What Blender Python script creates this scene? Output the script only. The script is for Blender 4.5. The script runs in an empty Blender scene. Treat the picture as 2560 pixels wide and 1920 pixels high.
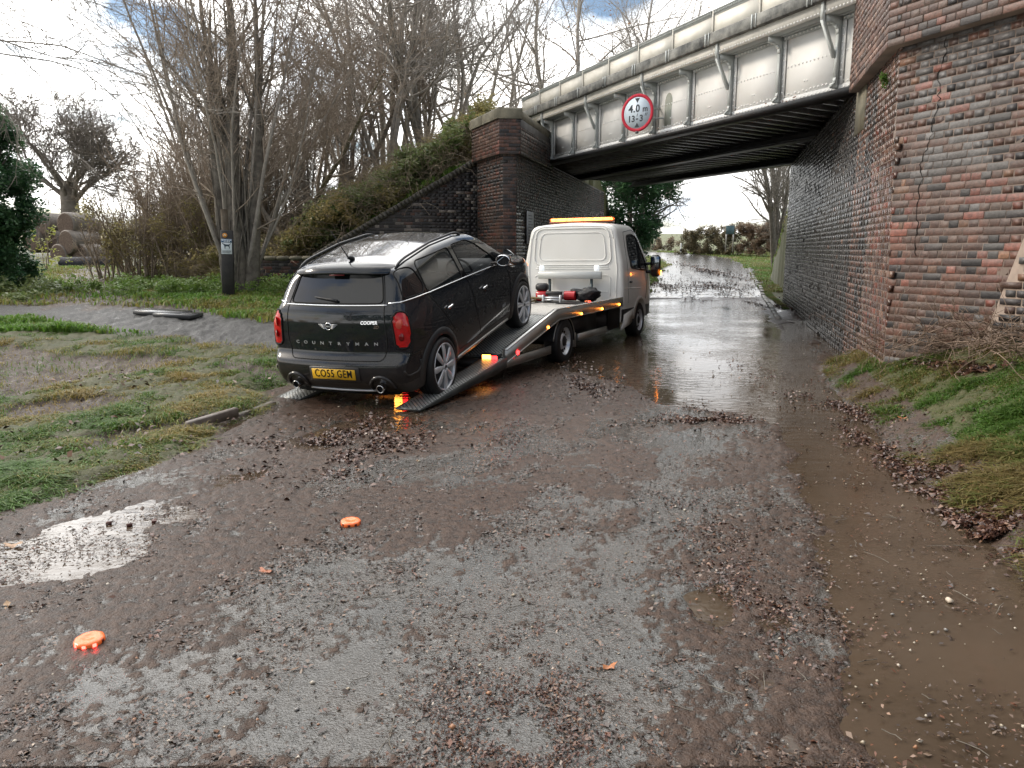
import bpy, math, random
import numpy as np
from math import radians as R, sin, cos, pi, sqrt, atan2, tan
S = bpy.context.scene
col = S.collection
# ---------------------------------------------------------------- camera
FPX = 1920.0; PITCH = math.atan(338.0/1920.0); CAMH = 1.65
cd = bpy.data.cameras.new('camera'); cam = bpy.data.objects.new('camera', cd); col.objects.link(cam)
cd.sensor_width = 36.0; cd.lens = 36.0*FPX/2560.0; cd.clip_end = 3000; cd.clip_start = 0.05
cam.location = (0, 0, CAMH); cam.rotation_euler = (pi/2-PITCH, 0, 0)
S.camera = cam
# ---------------------------------------------------------------- sky, sun, exposure
W = bpy.data.worlds.new("World"); S.world = W; W.use_nodes = True
SUN_EL, SUN_AZ = R(30), R(-84)      # azimuth measured from +Y towards +X
def build_world():
    nt = W.node_tree; nt.nodes.clear(); N = nt.nodes.new; L = nt.links.new
    out = N('ShaderNodeOutputWorld'); mix = N('ShaderNodeMixShader')
    sky = N('ShaderNodeTexSky'); sky.sky_type = 'NISHITA'; sky.sun_disc = False
    sky.sun_elevation = SUN_EL; sky.sun_rotation = SUN_AZ
    b1 = N('ShaderNodeBackground'); b1.inputs[1].default_value = 0.15
    L(sky.outputs[0], b1.inputs[0])
    tc = N('ShaderNodeTexCoord'); sep = N('ShaderNodeSeparateXYZ'); L(tc.outputs['Generated'], sep.inputs[0])
    add = N('ShaderNodeMath'); add.operation = 'ADD'; add.inputs[1].default_value = 0.22; L(sep.outputs[2], add.inputs[0])
    mx = N('ShaderNodeMath'); mx.operation = 'MAXIMUM'; mx.inputs[1].default_value = 0.12; L(add.outputs[0], mx.inputs[0])
    dv = N('ShaderNodeVectorMath'); dv.operation = 'DIVIDE'; L(tc.outputs['Generated'], dv.inputs[0])
    cb = N('ShaderNodeCombineXYZ'); cb.inputs[2].default_value = 1
    L(mx.outputs[0], cb.inputs[0]); L(mx.outputs[0], cb.inputs[1]); L(cb.outputs[0], dv.inputs[1])
    n1 = N('ShaderNodeTexNoise'); n1.inputs['Scale'].default_value = 1.35; n1.inputs['Detail'].default_value = 7; n1.inputs['Roughness'].default_value = .55
    mp = N('ShaderNodeMapping'); mp.inputs['Location'].default_value = (3.3, 1.9, 0); L(dv.outputs[0], mp.inputs[0]); L(mp.outputs[0], n1.inputs['Vector'])
    rp = N('ShaderNodeValToRGB'); rp.color_ramp.elements[0].position = .40; rp.color_ramp.elements[1].position = .50; L(n1.outputs[0], rp.inputs[0])
    n2 = N('ShaderNodeTexNoise'); n2.inputs['Scale'].default_value = 2.1; n2.inputs['Detail'].default_value = 6; L(dv.outputs[0], n2.inputs['Vector'])
    rc = N('ShaderNodeValToRGB'); e = rc.color_ramp.elements
    e[0].position = .28; e[0].color = (.62, .68, .76, 1); e[1].position = .5; e[1].color = (.97, .95, .92, 1); L(n2.outputs[0], rc.inputs[0])
    b2 = N('ShaderNodeBackground'); L(rc.outputs[0], b2.inputs[0])
    # glow added to the cloud ahead-left, above the frame, for sheen on wet ground
    dt = N('ShaderNodeVectorMath'); dt.operation = 'DOT_PRODUCT'; nrm = N('ShaderNodeVectorMath'); nrm.operation = 'NORMALIZE'; L(tc.outputs['Generated'], nrm.inputs[0]); L(nrm.outputs[0], dt.inputs[0]); dt.inputs[1].default_value = (sin(R(-27))*cos(R(46)), cos(R(-27))*cos(R(46)), sin(R(46)))
    mr = N('ShaderNodeMapRange'); mr.interpolation_type = 'SMOOTHERSTEP'; mr.inputs[1].default_value = .60; mr.inputs[2].default_value = 1.0; mr.inputs[3].default_value = 1.0; mr.inputs[4].default_value = 5.0; L(dt.outputs['Value'], mr.inputs[0]); hz = N('ShaderNodeMapRange'); hz.interpolation_type = 'SMOOTHSTEP'; hz.inputs[1].default_value = 0; hz.inputs[2].default_value = .40; hz.inputs[3].default_value = 1.8; hz.inputs[4].default_value = 1.0; L(sep.outputs[2], hz.inputs[0])
    mm = N('ShaderNodeMath'); mm.operation = 'MULTIPLY'; L(mr.outputs[0], mm.inputs[0]); L(hz.outputs[0], mm.inputs[1]); L(mm.outputs[0], b2.inputs[1])
    L(rp.outputs[0], mix.inputs[0]); L(b1.outputs[0], mix.inputs[1]); L(b2.outputs[0], mix.inputs[2]); L(mix.outputs[0], out.inputs[0])
build_world()
sd = bpy.data.lights.new('sun', 'SUN'); sun = bpy.data.objects.new('sun', sd); col.objects.link(sun)
sd.energy = 1.9; sd.angle = R(11); sd.color = (1, .90, .76)
_sv = (sin(SUN_AZ)*cos(SUN_EL), cos(SUN_AZ)*cos(SUN_EL), sin(SUN_EL))
from mathutils import Vector, Matrix, noise as mnoise
sun.rotation_euler = Vector(_sv).to_track_quat('Z', 'Y').to_euler()
S.view_settings.view_transform = 'Standard'; S.view_settings.look = 'None'; S.view_settings.gamma = 1
S.view_settings.exposure = 0.28; S.view_settings.use_curve_mapping = False
S.cycles.max_bounces = 5; S.cycles.diffuse_bounces = 2; S.cycles.glossy_bounces = 3; S.cycles.transmission_bounces = 4; S.cycles.transparent_max_bounces = 6
S.cycles.caustics_reflective = False; S.cycles.caustics_refractive = False
rng = np.random.default_rng(7)

# ---------------------------------------------------------------- helpers
def setp(o, label=None, cat=None, group=None, kind=None):
    if label: o['label'] = label
    if cat: o['category'] = cat
    if group: o['group'] = group
    if kind: o['kind'] = kind
    return o
def link(o, parent=None):
    col.objects.link(o)
    if parent is not None: o.parent = parent
    return o
def empty(name, loc=(0, 0, 0), rot=(0, 0, 0), **k):
    o = bpy.data.objects.new(name, None); o.location = loc; o.rotation_euler = rot; o.empty_display_size = .1
    return setp(link(o), **k)
def mesh_np(name, V, Fs, mats, smooth=False, mi=None, fcol=None, vattr=None, autosm=None):
    """V (n,3); Fs list of int arrays (m,k)."""
    V = np.asarray(V, dtype=np.float32); me = bpy.data.meshes.new(name)
    Fs = [np.asarray(f, dtype=np.int32) for f in Fs if len(f)]
    nl = sum(f.size for f in Fs); nf = sum(len(f) for f in Fs)
    me.vertices.add(len(V)); me.vertices.foreach_set('co', V.ravel())
    me.loops.add(nl); me.polygons.add(nf)
    if nf:
        me.loops.foreach_set('vertex_index', np.concatenate([f.ravel() for f in Fs]))
        tot = np.concatenate([np.full(len(f), f.shape[1], np.int32) for f in Fs])
        st = np.concatenate([[0], np.cumsum(tot)[:-1]]).astype(np.int32)
        me.polygons.foreach_set('loop_start', st); me.polygons.foreach_set('loop_total', tot)
    if mi is not None: me.polygons.foreach_set('material_index', np.asarray(mi, np.int32))
    me.update(calc_edges=True)
    if smooth: me.polygons.foreach_set('use_smooth', np.ones(nf, bool))
    if not isinstance(mats, (list, tuple)): mats = [mats]
    for m in mats: me.materials.append(m)
    if fcol is not None:
        a = me.attributes.new('bc', 'FLOAT_COLOR', 'FACE'); c = np.ones((nf, 4), np.float32); c[:, :3] = fcol
        a.data.foreach_set('color', c.ravel())
    if vattr:
        for k, v in vattr.items():
            a = me.attributes.new(k, 'FLOAT', 'POINT'); a.data.foreach_set('value', np.asarray(v, np.float32))
    if autosm is not None:
        try: me.set_sharp_from_angle(angle=R(autosm))
        except Exception: pass
    return me
def mobj(name, me, parent=None, loc=None, rot=None, **k):
    o = bpy.data.objects.new(name, me); link(o, parent)
    if loc is not None: o.location = loc
    if rot is not None: o.rotation_euler = rot
    return setp(o, **k)
BOXF = np.array([[0, 3, 2, 1], [4, 5, 6, 7], [0, 1, 5, 4], [1, 2, 6, 5], [2, 3, 7, 6], [3, 0, 4, 7]])
class MB:
    def __init__(s): s.V = []; s.F = {}; s.n = 0; s.fc = {}
    def add(s, V, Fs, c=None):
        V = np.asarray(V, float).reshape(-1, 3)
        for f in Fs:
            f = np.asarray(f)
            if f.ndim == 1: f = f[None]
            s.F.setdefault(f.shape[1], []).append(f+s.n)
            s.fc.setdefault(f.shape[1], []).append(np.tile(np.array(c if c is not None else (1, 1, 1.)), (len(f), 1)))
        s.V.append(V); s.n += len(V); return s
    def box(s, a, b, M=None, c=None, bev=0):
        (x0, y0, z0), (x1, y1, z1) = a, b
        if bev > 0:
            return s.bbox(a, b, bev, M, c)
        V = np.array([[x0, y0, z0], [x1, y0, z0], [x1, y1, z0], [x0, y1, z0], [x0, y0, z1], [x1, y0, z1], [x1, y1, z1], [x0, y1, z1]], float)
        if M is not None: V = V@np.array(M)[:3, :3].T+np.array(M)[:3, 3]
        return s.add(V, [BOXF], c)
    def bbox(s, a, b, bev, M=None, c=None):
        a = np.minimum(a, b).astype(float); b2 = np.maximum(a, b).astype(float)
        cn = (a+b2)/2; h = (b2-a)/2; e = min(bev, *(h*.95))
        V = []; 
        for sx in (-1, 1):
            for sy in (-1, 1):
                for sz in (-1, 1):
                    s3 = np.array([sx, sy, sz])
                    for ax in range(3):
                        q = h-e; q = q.copy(); q[ax] = h[ax]; V.append(cn+s3*q)
        V = np.array(V); idx = lambda sx, sy, sz, ax: (((sx > 0)*2+(sy > 0))*2+(sz > 0))*3+ax
        Q = []; T = []
        for ax in range(3):
            o1, o2 = [(1, 2), (2, 0), (0, 1)][ax]
            for sg in (-1, 1):
                cs = []
                for (p, q) in ((-1, -1), (1, -1), (1, 1), (-1, 1)):
                    sv = [0, 0, 0]; sv[ax] = sg; sv[o1] = p; sv[o2] = q; cs.append(idx(*sv, ax))
                Q.append(cs if sg > 0 else cs[::-1])
        for ax in range(3):   # edges along axis ax
            o1, o2 = [(1, 2), (2, 0), (0, 1)][ax]
            for p in (-1, 1):
                for q in (-1, 1):
                    sv = [0, 0, 0]; sv[o1] = p; sv[o2] = q; lo = list(sv); hi = list(sv); lo[ax] = -1; hi[ax] = 1
                    f = [idx(*lo, o1), idx(*hi, o1), idx(*hi, o2), idx(*lo, o2)]
                    Q.append(f if p*q < 0 else f[::-1])
        for sx in (-1, 1):
            for sy in (-1, 1):
                for sz in (-1, 1):
                    f = [idx(sx, sy, sz, 0), idx(sx, sy, sz, 1), idx(sx, sy, sz, 2)]
                    T.append(f if sx*sy*sz > 0 else f[::-1])
        if M is not None: V = V@np.array(M)[:3, :3].T+np.array(M)[:3, 3]
        return s.add(V, [np.array(Q), np.array(T)], c)
    def tube(s, pts, r, k=8, cap=True, c=None):
        P = np.asarray(pts, float); n = len(P); r = np.full(n, r) if np.isscalar(r) else np.asarray(r, float)
        T = np.gradient(P, axis=0); T /= np.linalg.norm(T, axis=1)[:, None]+1e-9
        ref = np.array([0, 0, 1.]) if abs(T[0][2]) < .9 else np.array([1., 0, 0])
        rings = []
        for i in range(n):
            u = np.cross(T[i], ref); u /= np.linalg.norm(u)+1e-9; v = np.cross(T[i], u)
            ref = -np.cross(T[i], u)*-1 if False else ref
            a = np.arange(k)*2*pi/k; rings.append(P[i]+r[i]*(np.cos(a)[:, None]*u+np.sin(a)[:, None]*v))
        V = np.concatenate(rings); Q = []
        for i in range(n-1):
            for j in range(k): Q.append([i*k+j, (i+1)*k+j, (i+1)*k+(j+1) % k, i*k+(j+1) % k])
        Fs = [np.array(Q)]
        if cap: Fs += [np.arange(k)[None], (np.arange(k)[::-1]+(n-1)*k)[None]]
        return s.add(V, Fs, c)
    def lathe(s, prof, k=32, M=None, c=None, close=False):
        """profile list (r, y) revolved about the local y axis"""
        pr = np.asarray(prof, float); n = len(pr); a = np.arange(k)*2*pi/k
        V = np.stack([pr[:, 0][:, None]*np.cos(a), np.tile(pr[:, 1][:, None], (1, k)), pr[:, 0][:, None]*np.sin(a)], -1).reshape(-1, 3)
        Q = [[i*k+j, i*k+(j+1) % k, (i+1) % n*k+(j+1) % k, (i+1) % n*k+j] for i in range(n if close else n-1) for j in range(k)]
        if M is not None: V = V@np.array(M)[:3, :3].T+np.array(M)[:3, 3]
        return s.add(V, [np.array(Q)], c)
    def prism(s, poly, d, M=None, c=None):
        """poly 2D (x,z) outline extruded along y from d[0] to d[1]"""
        p = np.asarray(poly, float); n = len(p)
        V = np.concatenate([np.c_[p[:, 0], np.full(n, d[0]), p[:, 1]], np.c_[p[:, 0], np.full(n, d[1]), p[:, 1]]])
        if M is not None: V = V@np.array(M)[:3, :3].T+np.array(M)[:3, 3]
        Q = np.array([[i, (i+1) % n, n+(i+1) % n, n+i] for i in range(n)])
        return s.add(V, [Q, np.arange(n)[::-1][None], (np.arange(n)+n)[None]], c)
    def build(s, name, mat, parent=None, smooth=False, autosm=None, col_=False, **k):
        V = np.concatenate(s.V) if s.V else np.zeros((0, 3)); ks = sorted(s.F)
        Fs = [np.concatenate(s.F[q]) for q in ks]; fc = np.concatenate([np.concatenate(s.fc[q]) for q in ks]) if col_ else None
        me = mesh_np(name, V, Fs, mat, smooth=smooth or autosm is not None, fcol=fc, autosm=autosm)
        return mobj(name, me, parent, **k)
def Mx(loc=(0, 0, 0), rot=(0, 0, 0), sc=(1, 1, 1)):
    from mathutils import Euler
    return np.array(Matrix.Translation(loc)@Euler(rot).to_matrix().to_4x4()@Matrix.Diagonal((*sc, 1)))
def fix_normals(o):
    import bmesh
    bm = bmesh.new(); bm.from_mesh(o.data); bmesh.ops.recalc_face_normals(bm, faces=bm.faces); bm.to_mesh(o.data); bm.free(); return o

# value noise in numpy
_perm = np.random.default_rng(3).random((256, 256))
def vn(x, y):
    xi = np.floor(x).astype(int); yi = np.floor(y).astype(int); fx = x-xi; fy = y-yi
    fx = fx*fx*(3-2*fx); fy = fy*fy*(3-2*fy)
    g = lambda a, b: _perm[a & 255, b & 255]
    return (g(xi, yi)*(1-fx)+g(xi+1, yi)*fx)*(1-fy)+(g(xi, yi+1)*(1-fx)+g(xi+1, yi+1)*fx)*fy
def fbm(x, y, o=4, g=.5):
    s = 0; a = 1; t = 0
    for i in range(o): s = s+a*vn(x*2**i+17.3*i, y*2**i-9.1*i); t += a; a *= g
    return s/t
def sstep(a, b, x): t = np.clip((x-a)/(b-a), 0, 1); return t*t*(3-2*t)
def sdpoly(px, py, poly):
    """signed distance (negative inside) to a polygon"""
    P = np.asarray(poly, float); d = np.full(np.shape(px), 1e9); ins = np.zeros(np.shape(px), bool); n = len(P)
    for i in range(n):
        a = P[i]; b = P[(i+1) % n]; e = b-a; wx = px-a[0]; wy = py-a[1]
        t = np.clip((wx*e[0]+wy*e[1])/(e@e+1e-12), 0, 1); d = np.minimum(d, np.hypot(wx-e[0]*t, wy-e[1]*t))
        c = ((a[1] > py) != (b[1] > py)); 
        with np.errstate(divide='ignore', invalid='ignore'):
            xx = (b[0]-a[0])*(py-a[1])/(b[1]-a[1]+1e-12)+a[0]
        ins ^= c & (px < xx)
    return np.where(ins, -d, d)
# survey of the photograph: a sight line through a source pixel, cut at a height or a distance, gives a world point
def _ray(px, py):
    a = (px-1280)/FPX; b = (960-py)/FPX
    return np.array([a, cos(PITCH)+b*sin(PITCH), -sin(PITCH)+b*cos(PITCH)])
def atZ(px, py, z=0.0): r = _ray(px, py); t = (z-CAMH)/r[2]; return np.array([r[0]*t, r[1]*t, z])
def atY(px, py, Y): r = _ray(px, py); t = Y/r[1]; return np.array([r[0]*t, Y, CAMH+r[2]*t])

# ---------------------------------------------------------------- materials
def mat(name, base=(.5, .5, .5), rough=.5, metal=0, spec=.5, coat=0, emit=None, es=0, alpha=1, trans=0, ior=1.45, noise=None, bump=None, attr=None, objcol=False, croug=.03):
    """noise: (scale, amount, colour2, detail)  bump: (scale, strength, distance, detail)"""
    m = bpy.data.materials.new(name); m.use_nodes = True; nt = m.node_tree; b = nt.nodes['Principled BSDF']; N = nt.nodes.new; L = nt.links.new
    b.inputs['Base Color'].default_value = (*base, 1); b.inputs['Roughness'].default_value = rough; b.inputs['Metallic'].default_value = metal
    b.inputs['Specular IOR Level'].default_value = spec; b.inputs['Coat Weight'].default_value = coat; b.inputs['Coat Roughness'].default_value = croug
    b.inputs['Transmission Weight'].default_value = trans; b.inputs['IOR'].default_value = ior; b.inputs['Alpha'].default_value = alpha
    if emit: b.inputs['Emission Color'].default_value = (*emit, 1); b.inputs['Emission Strength'].default_value = es
    tc = N('ShaderNodeTexCoord'); src = None
    if attr or objcol:
        a = N('ShaderNodeAttribute') if attr else N('ShaderNodeObjectInfo')
        if attr: a.attribute_name = attr
        src = a.outputs['Color']
    if noise:
        sc, am, c2, det = noise
        n = N('ShaderNodeTexNoise'); n.inputs['Scale'].default_value = sc; n.inputs['Detail'].default_value = det; n.inputs['Roughness'].default_value = .6
        L(tc.outputs['Object'], n.inputs['Vector'])
        rp = N('ShaderNodeMapRange'); rp.inputs[1].default_value = .35; rp.inputs[2].default_value = .65; rp.inputs[3].default_value = 0; rp.inputs[4].default_value = am; L(n.outputs[0], rp.inputs[0])
        mx = N('ShaderNodeMix'); mx.data_type = 'RGBA'; L(rp.outputs[0], mx.inputs[0])
        if src: L(src, mx.inputs[6])
        else: mx.inputs[6].default_value = (*base, 1)
        mx.inputs[7].default_value = (*c2, 1); src = mx.outputs[2]
    if src: L(src, b.inputs['Base Color'])
    if bump:
        sc, st, dist, det = bump
        n = N('ShaderNodeTexNoise'); n.inputs['Scale'].default_value = sc; n.inputs['Detail'].default_value = det; L(tc.outputs['Object'], n.inputs['Vector'])
        bp = N('ShaderNodeBump'); bp.inputs['Strength'].default_value = st; bp.inputs['Distance'].default_value = dist; L(n.outputs[0], bp.inputs['Height']); L(bp.outputs[0], b.inputs['Normal'])
    return m

def add_dirt(m, z0, z1, amount=.6, c=(.10, .075, .055), sc=9):
    """road spray: heaviest low down, broken up by noise"""
    nt = m.node_tree; b = nt.nodes['Principled BSDF']; N = nt.nodes.new; L = nt.links.new; tc = N('ShaderNodeTexCoord'); sp = N('ShaderNodeSeparateXYZ'); L(tc.outputs['Object'], sp.inputs[0])
    r = N('ShaderNodeMapRange'); r.inputs[1].default_value = z0; r.inputs[2].default_value = z1; r.inputs[3].default_value = 1; r.inputs[4].default_value = 0; L(sp.outputs[2], r.inputs[0])
    n = N('ShaderNodeTexNoise'); n.inputs['Scale'].default_value = sc; n.inputs['Detail'].default_value = 8; n.inputs['Roughness'].default_value = .75; L(tc.outputs['Object'], n.inputs['Vector'])
    a = N('ShaderNodeMath'); a.operation = 'ADD'; L(r.outputs[0], a.inputs[0]); L(n.outputs[0], a.inputs[1]); r2 = N('ShaderNodeMapRange'); r2.inputs[1].default_value = .62; r2.inputs[2].default_value = 1.45; r2.inputs[3].default_value = 0; r2.inputs[4].default_value = amount; L(a.outputs[0], r2.inputs[0])
    x = N('ShaderNodeMix'); x.data_type = 'RGBA'; L(r2.outputs[0], x.inputs[0]); s_ = b.inputs['Base Color']
    if s_.is_linked: L(s_.links[0].from_socket, x.inputs[6])
    else: x.inputs[6].default_value = s_.default_value
    x.inputs[7].default_value = (*c, 1); L(x.outputs[2], s_)
    ro = N('ShaderNodeMapRange'); ro.inputs[3].default_value = b.inputs['Roughness'].default_value; ro.inputs[4].default_value = .7; L(r2.outputs[0], ro.inputs[0]); L(ro.outputs[0], b.inputs['Roughness'])
    cw = b.inputs['Coat Weight'].default_value
    if cw > 0: q = N('ShaderNodeMapRange'); q.inputs[3].default_value = cw; q.inputs[4].default_value = 0; L(r2.outputs[0], q.inputs[0]); L(q.outputs[0], b.inputs['Coat Weight'])
    return m
# ================================================================ terrain
K = 2560/2212.0
D1 = np.array([.2545, .967]); D2 = np.array([-.3787, .9255]); D2N = np.array([-.9255, -.3787])   # along the road, along the railway, towards the camera side
def abR(y): return 4.44+D1[0]/D1[1]*(y-9.1)          # face of the right abutment
def abL(y): return .108+D1[0]/D1[1]*(y-19.3)                # face of the left abutment
def vpts(l, z=0.0): return np.array([atZ(a*K, b*K, z)[:2] for a, b in l])
_re = vpts([(2212, 1260), (2150, 1200), (2060, 1105), (1985, 1035), (1920, 970), (1870, 905), (1810, 855), (1765, 795), (1752, 745), (1748, 705)])
_re = np.r_[[[_re[0][0]-.15, .5]], _re, [[5.0, 11.6], [5.5, 13.5], [6.0, 16.5], [6.35, 18.2], [7.4, 22.5], [8.5, 27.0], [9.2, 30]]]
_re = _re[np.argsort(_re[:, 1])]
def xre(y): return np.interp(y, _re[:, 1], _re[:, 0])
_le = vpts([(0, 1110), (120, 1083), (200, 1048), (330, 1010), (430, 968), (500, 930), (545, 903), (600, 872)])
_le = np.r_[[[-3.1, .5], [-3.0, 3.0]], _le, [[-2.95, 8.75], [-2.3, 10.2], [.54, 19], [1.9, 24], [4.1, 28]]]
_le = _le[np.argsort(_le[:, 1])]
def xle(y): return np.interp(y, _le[:, 1], _le[:, 0])
def wally(x): return np.interp(x, [-7.5, -5.1, -.9, 1.5], [20.05, 20.05, 21.25, 19.0])
def rise(y): return np.interp(y, [0, 25.5, 30, 65, 100, 250, 600], [0, 0, .14, 1.42, 2.1, 6.4, 9])
def leftland(y): return np.interp(y, [0, 6, 8, 10, 12, 14, 17, 20, 25, 30, 45, 100, 200, 600], [0, .05, .1, .16, .27, .42, .62, .7, .85, .97, 1.2, 2.4, 4.2, 9])
def land(x, y):
    x = np.asarray(x, float); y = np.asarray(y, float)
    z = rise(y)
    dr = x-xre(y); dl = xle(y)-x
    nb = fbm(x*.9, y*.9, 3)-.5
    # left side
    hl = np.where(y < 27, np.minimum(leftland(y)-rise(y)*0, .30*np.maximum(dl, 0)+.02), rise(y)+.25)
    zl = np.where(y < 27, hl, np.maximum(leftland(y), rise(y)+.2))
    w = sstep(0, .25, dl)*(y < 30)+(y >= 30)*sstep(0, 1.0, dl-0.0)*0
    z = z*(1-w)+(zl+nb*.07)*w
    far = sstep(26, 34, y); wl = sstep(-2, -8, x-xle(np.minimum(y, 28))+.0*y)
    z = z*(1-far*wl)+leftland(y)*far*wl
    # right bank
    bank = np.where(y < 11.5, np.minimum(.50*np.maximum(dr, 0), .62+.1*(x-4)), np.minimum(.3*np.maximum(dr, 0), .10)*sstep(17, 20, y)-.04*sstep(20, 17, y))
    bank = bank*(y < 30)
    z = z+np.where(dr > 0, bank+nb*.05*sstep(0, .4, dr)*((y < 11.5) | (y > 18)), 0)
    # railway embankment
    rx = x-1.07; ry = y-23.0; s = rx*D2N[0]+ry*D2N[1]; e = rx*D2[0]+ry*D2[1]
    top = 5.15
    hs = np.where(s > 0, top-.60*np.maximum(s-.6, 0), np.where(s < -6.6, top-.6*(-6.6-s), top))+nb*.5
    left_ok = (x < abL(y)-.35) & ((y > wally(x)+.25) | (x < -7.5)) & (y > 19.5)
    right_ok = (x > abR(y)+.4) & (x > 5.2) & (y > 9.6)
    z = np.where((left_ok | right_ok), np.maximum(z, hs), z)
    return z
def gp(vx, vy, it=25):
    """point of the terrain seen at overview pixel (vx, vy)"""
    r = _ray(vx*K, vy*K); t = 1.5
    for i in range(4000):
        p = r*t; h = CAMH+p[2]-land(p[0], p[1])
        if h < .004: break
        t += max(.004, h*.5)
        if t > 900: break
    p = r*t; return np.array([p[0], p[1], CAMH+p[2]])
# ---- zones of the ground, outlined where they lie
def zone(l): return np.array([gp(a, b)[:2] for a, b in l])
Z_path = zone([(-60, 655), (120, 655), (300, 660), (410, 664), (520, 684), (640, 692), (700, 780), (625, 756), (520, 748), (380, 730), (200, 712), (60, 692), (-60, 684)])
Z_track = zone([(-40, 650), (60, 640), (150, 585), (200, 578), (262, 582), (330, 605), (285, 640), (400, 655), (415, 675), (300, 668), (150, 662)])
Z_mudL = [zone(l) for l in ([(-20, 740), (60, 748), (200, 768), (330, 758), (420, 775), (250, 812), (230, 800), (60, 850), (-20, 862)],
                            [(-20, 875), (120, 858), (230, 848), (290, 850), (200, 880), (60, 905), (-20, 910)],
                            [(150, 945), (300, 915), (420, 900), (500, 880), (640, 845), (560, 888), (430, 928), (300, 952), (200, 972), (120, 985)],
                            [(480, 770), (600, 800), (560, 815), (470, 790)])]
Z_clean = [zone(l) for l in ([(180, 1659), (250, 1500), (420, 1390), (560, 1330), (640, 1260), (770, 1230), (860, 1245), (1010, 1190), (1150, 1150), (1200, 1040), (1300, 1060), (1340, 1150), (1440, 1000), (1560, 1010), (1480, 1150), (1360, 1300), (1400, 1480), (1380, 1700), (160, 1700)],
                             [(760, 1010), (1000, 960), (1180, 930), (1240, 980), (1100, 1010), (900, 1060), (760, 1060)],
                             [(1270, 930), (1420, 890), (1600, 925), (1640, 1000), (1500, 1010), (1350, 960)])]
Z_pudL = zone([(-60, 1190), (60, 1165), (130, 1130), (200, 1118), (330, 1080), (400, 1085), (470, 1040), (560, 1010), (600, 985), (640, 990), (560, 1035), (430, 1085), (370, 1160), (240, 1210), (130, 1250), (-60, 1300)])
Z_pudC = zone([(620, 950), (700, 915), (860, 860), (1000, 850), (900, 905), (760, 960), (660, 985)])
Z_pudT = zone([(770, 868), (800, 845), (900, 842), (915, 875), (890, 930), (800, 935), (765, 900)])
Z_pudR = [zone(l) for l in ([(1500, 1290), (1560, 1270), (1600, 1340), (1570, 1390), (1510, 1350)], [(1600, 1470), (1650, 1440), (1720, 1470), (1690, 1510), (1620, 1510)], [(1620, 1340), (1690, 1320), (1720, 1350), (1650, 1380)], [(1690, 1570), (1740, 1590), (1720, 1640), (1670, 1610)])]
Z_stream = zone([(1690, 700), (1680, 850), (1690, 930), (1720, 1000), (1735, 1060), (1790, 1150), (1825, 1300), (1850, 1450), (1870, 1560), (1885, 1760), (2500, 1760), (2400, 1330), (2212, 1235), (2100, 1135), (2015, 1050), (1925, 965), (1870, 905), (1805, 852), (1757, 790), (1748, 700)])
Z_flood = np.r_[vpts([(1262, 805), (1380, 850), (1480, 885), (1600, 900), (1700, 925), (1775, 850), (1752, 790), (1748, 720)]), [[5.3, 13.5], [6.0, 17.5], [7.6, 23.5], [7.9, 25.2], [5, 25.8], [2.6, 25.4], [1.2, 20], [-.3, 13.5], [-.4, 11.4]]]
def zones(x, y):
    x = np.asarray(x, float); y = np.asarray(y, float)
    w1 = (fbm(x*2.3, y*2.3, 4)-.5)
    dl = xle(y)-x; dr = x-xre(y)
    onL = sstep(-.05, .1, dl+w1*.35)*(y < 30); onR = sstep(-.12, .12, dr-.10+w1*.35)*(y < 26)
    farroad = (y >= 26)
    g = np.maximum(onL, onR)
    path = sstep(.25, -.25, sdpoly(x, y, Z_path)+w1*.5); track = sstep(.6, -.6, sdpoly(x, y, Z_track)+w1*1.6)
    mudl = np.zeros_like(g)
    for q in Z_mudL: mudl = np.maximum(mudl, sstep(.12, -.12, sdpoly(x, y, q)+w1*.45))
    g = g*(1-path)*(1-track*.85)*(1-mudl*.93)
    cl = np.zeros_like(g)
    for q in Z_clean: cl = np.maximum(cl, sstep(.32, -.32, sdpoly(x, y, q)+w1*1.1))
    # water depth
    wd = sstep(.1, -.12, sdpoly(x, y, Z_stream)+w1*.35)
    wd = np.maximum(wd, sstep(.2, -.35, sdpoly(x, y, Z_flood)+w1*.6))
    pl = sstep(.05, -.10, sdpoly(x, y, Z_pudL)+w1*.5)
    pl = np.maximum(pl, .8*sstep(.05, -.10, sdpoly(x, y, Z_pudC)+w1*.5))
    pl = np.maximum(pl, 1.6*sstep(.05, -.12, sdpoly(x, y, Z_pudT)+w1*.25))
    for q in Z_pudR: pl = np.maximum(pl, sstep(.03, -.05, sdpoly(x, y, q)+w1*.2))
    wd = np.maximum(wd, .6*pl)
    return g, path, track, mudl, cl, wd
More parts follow.
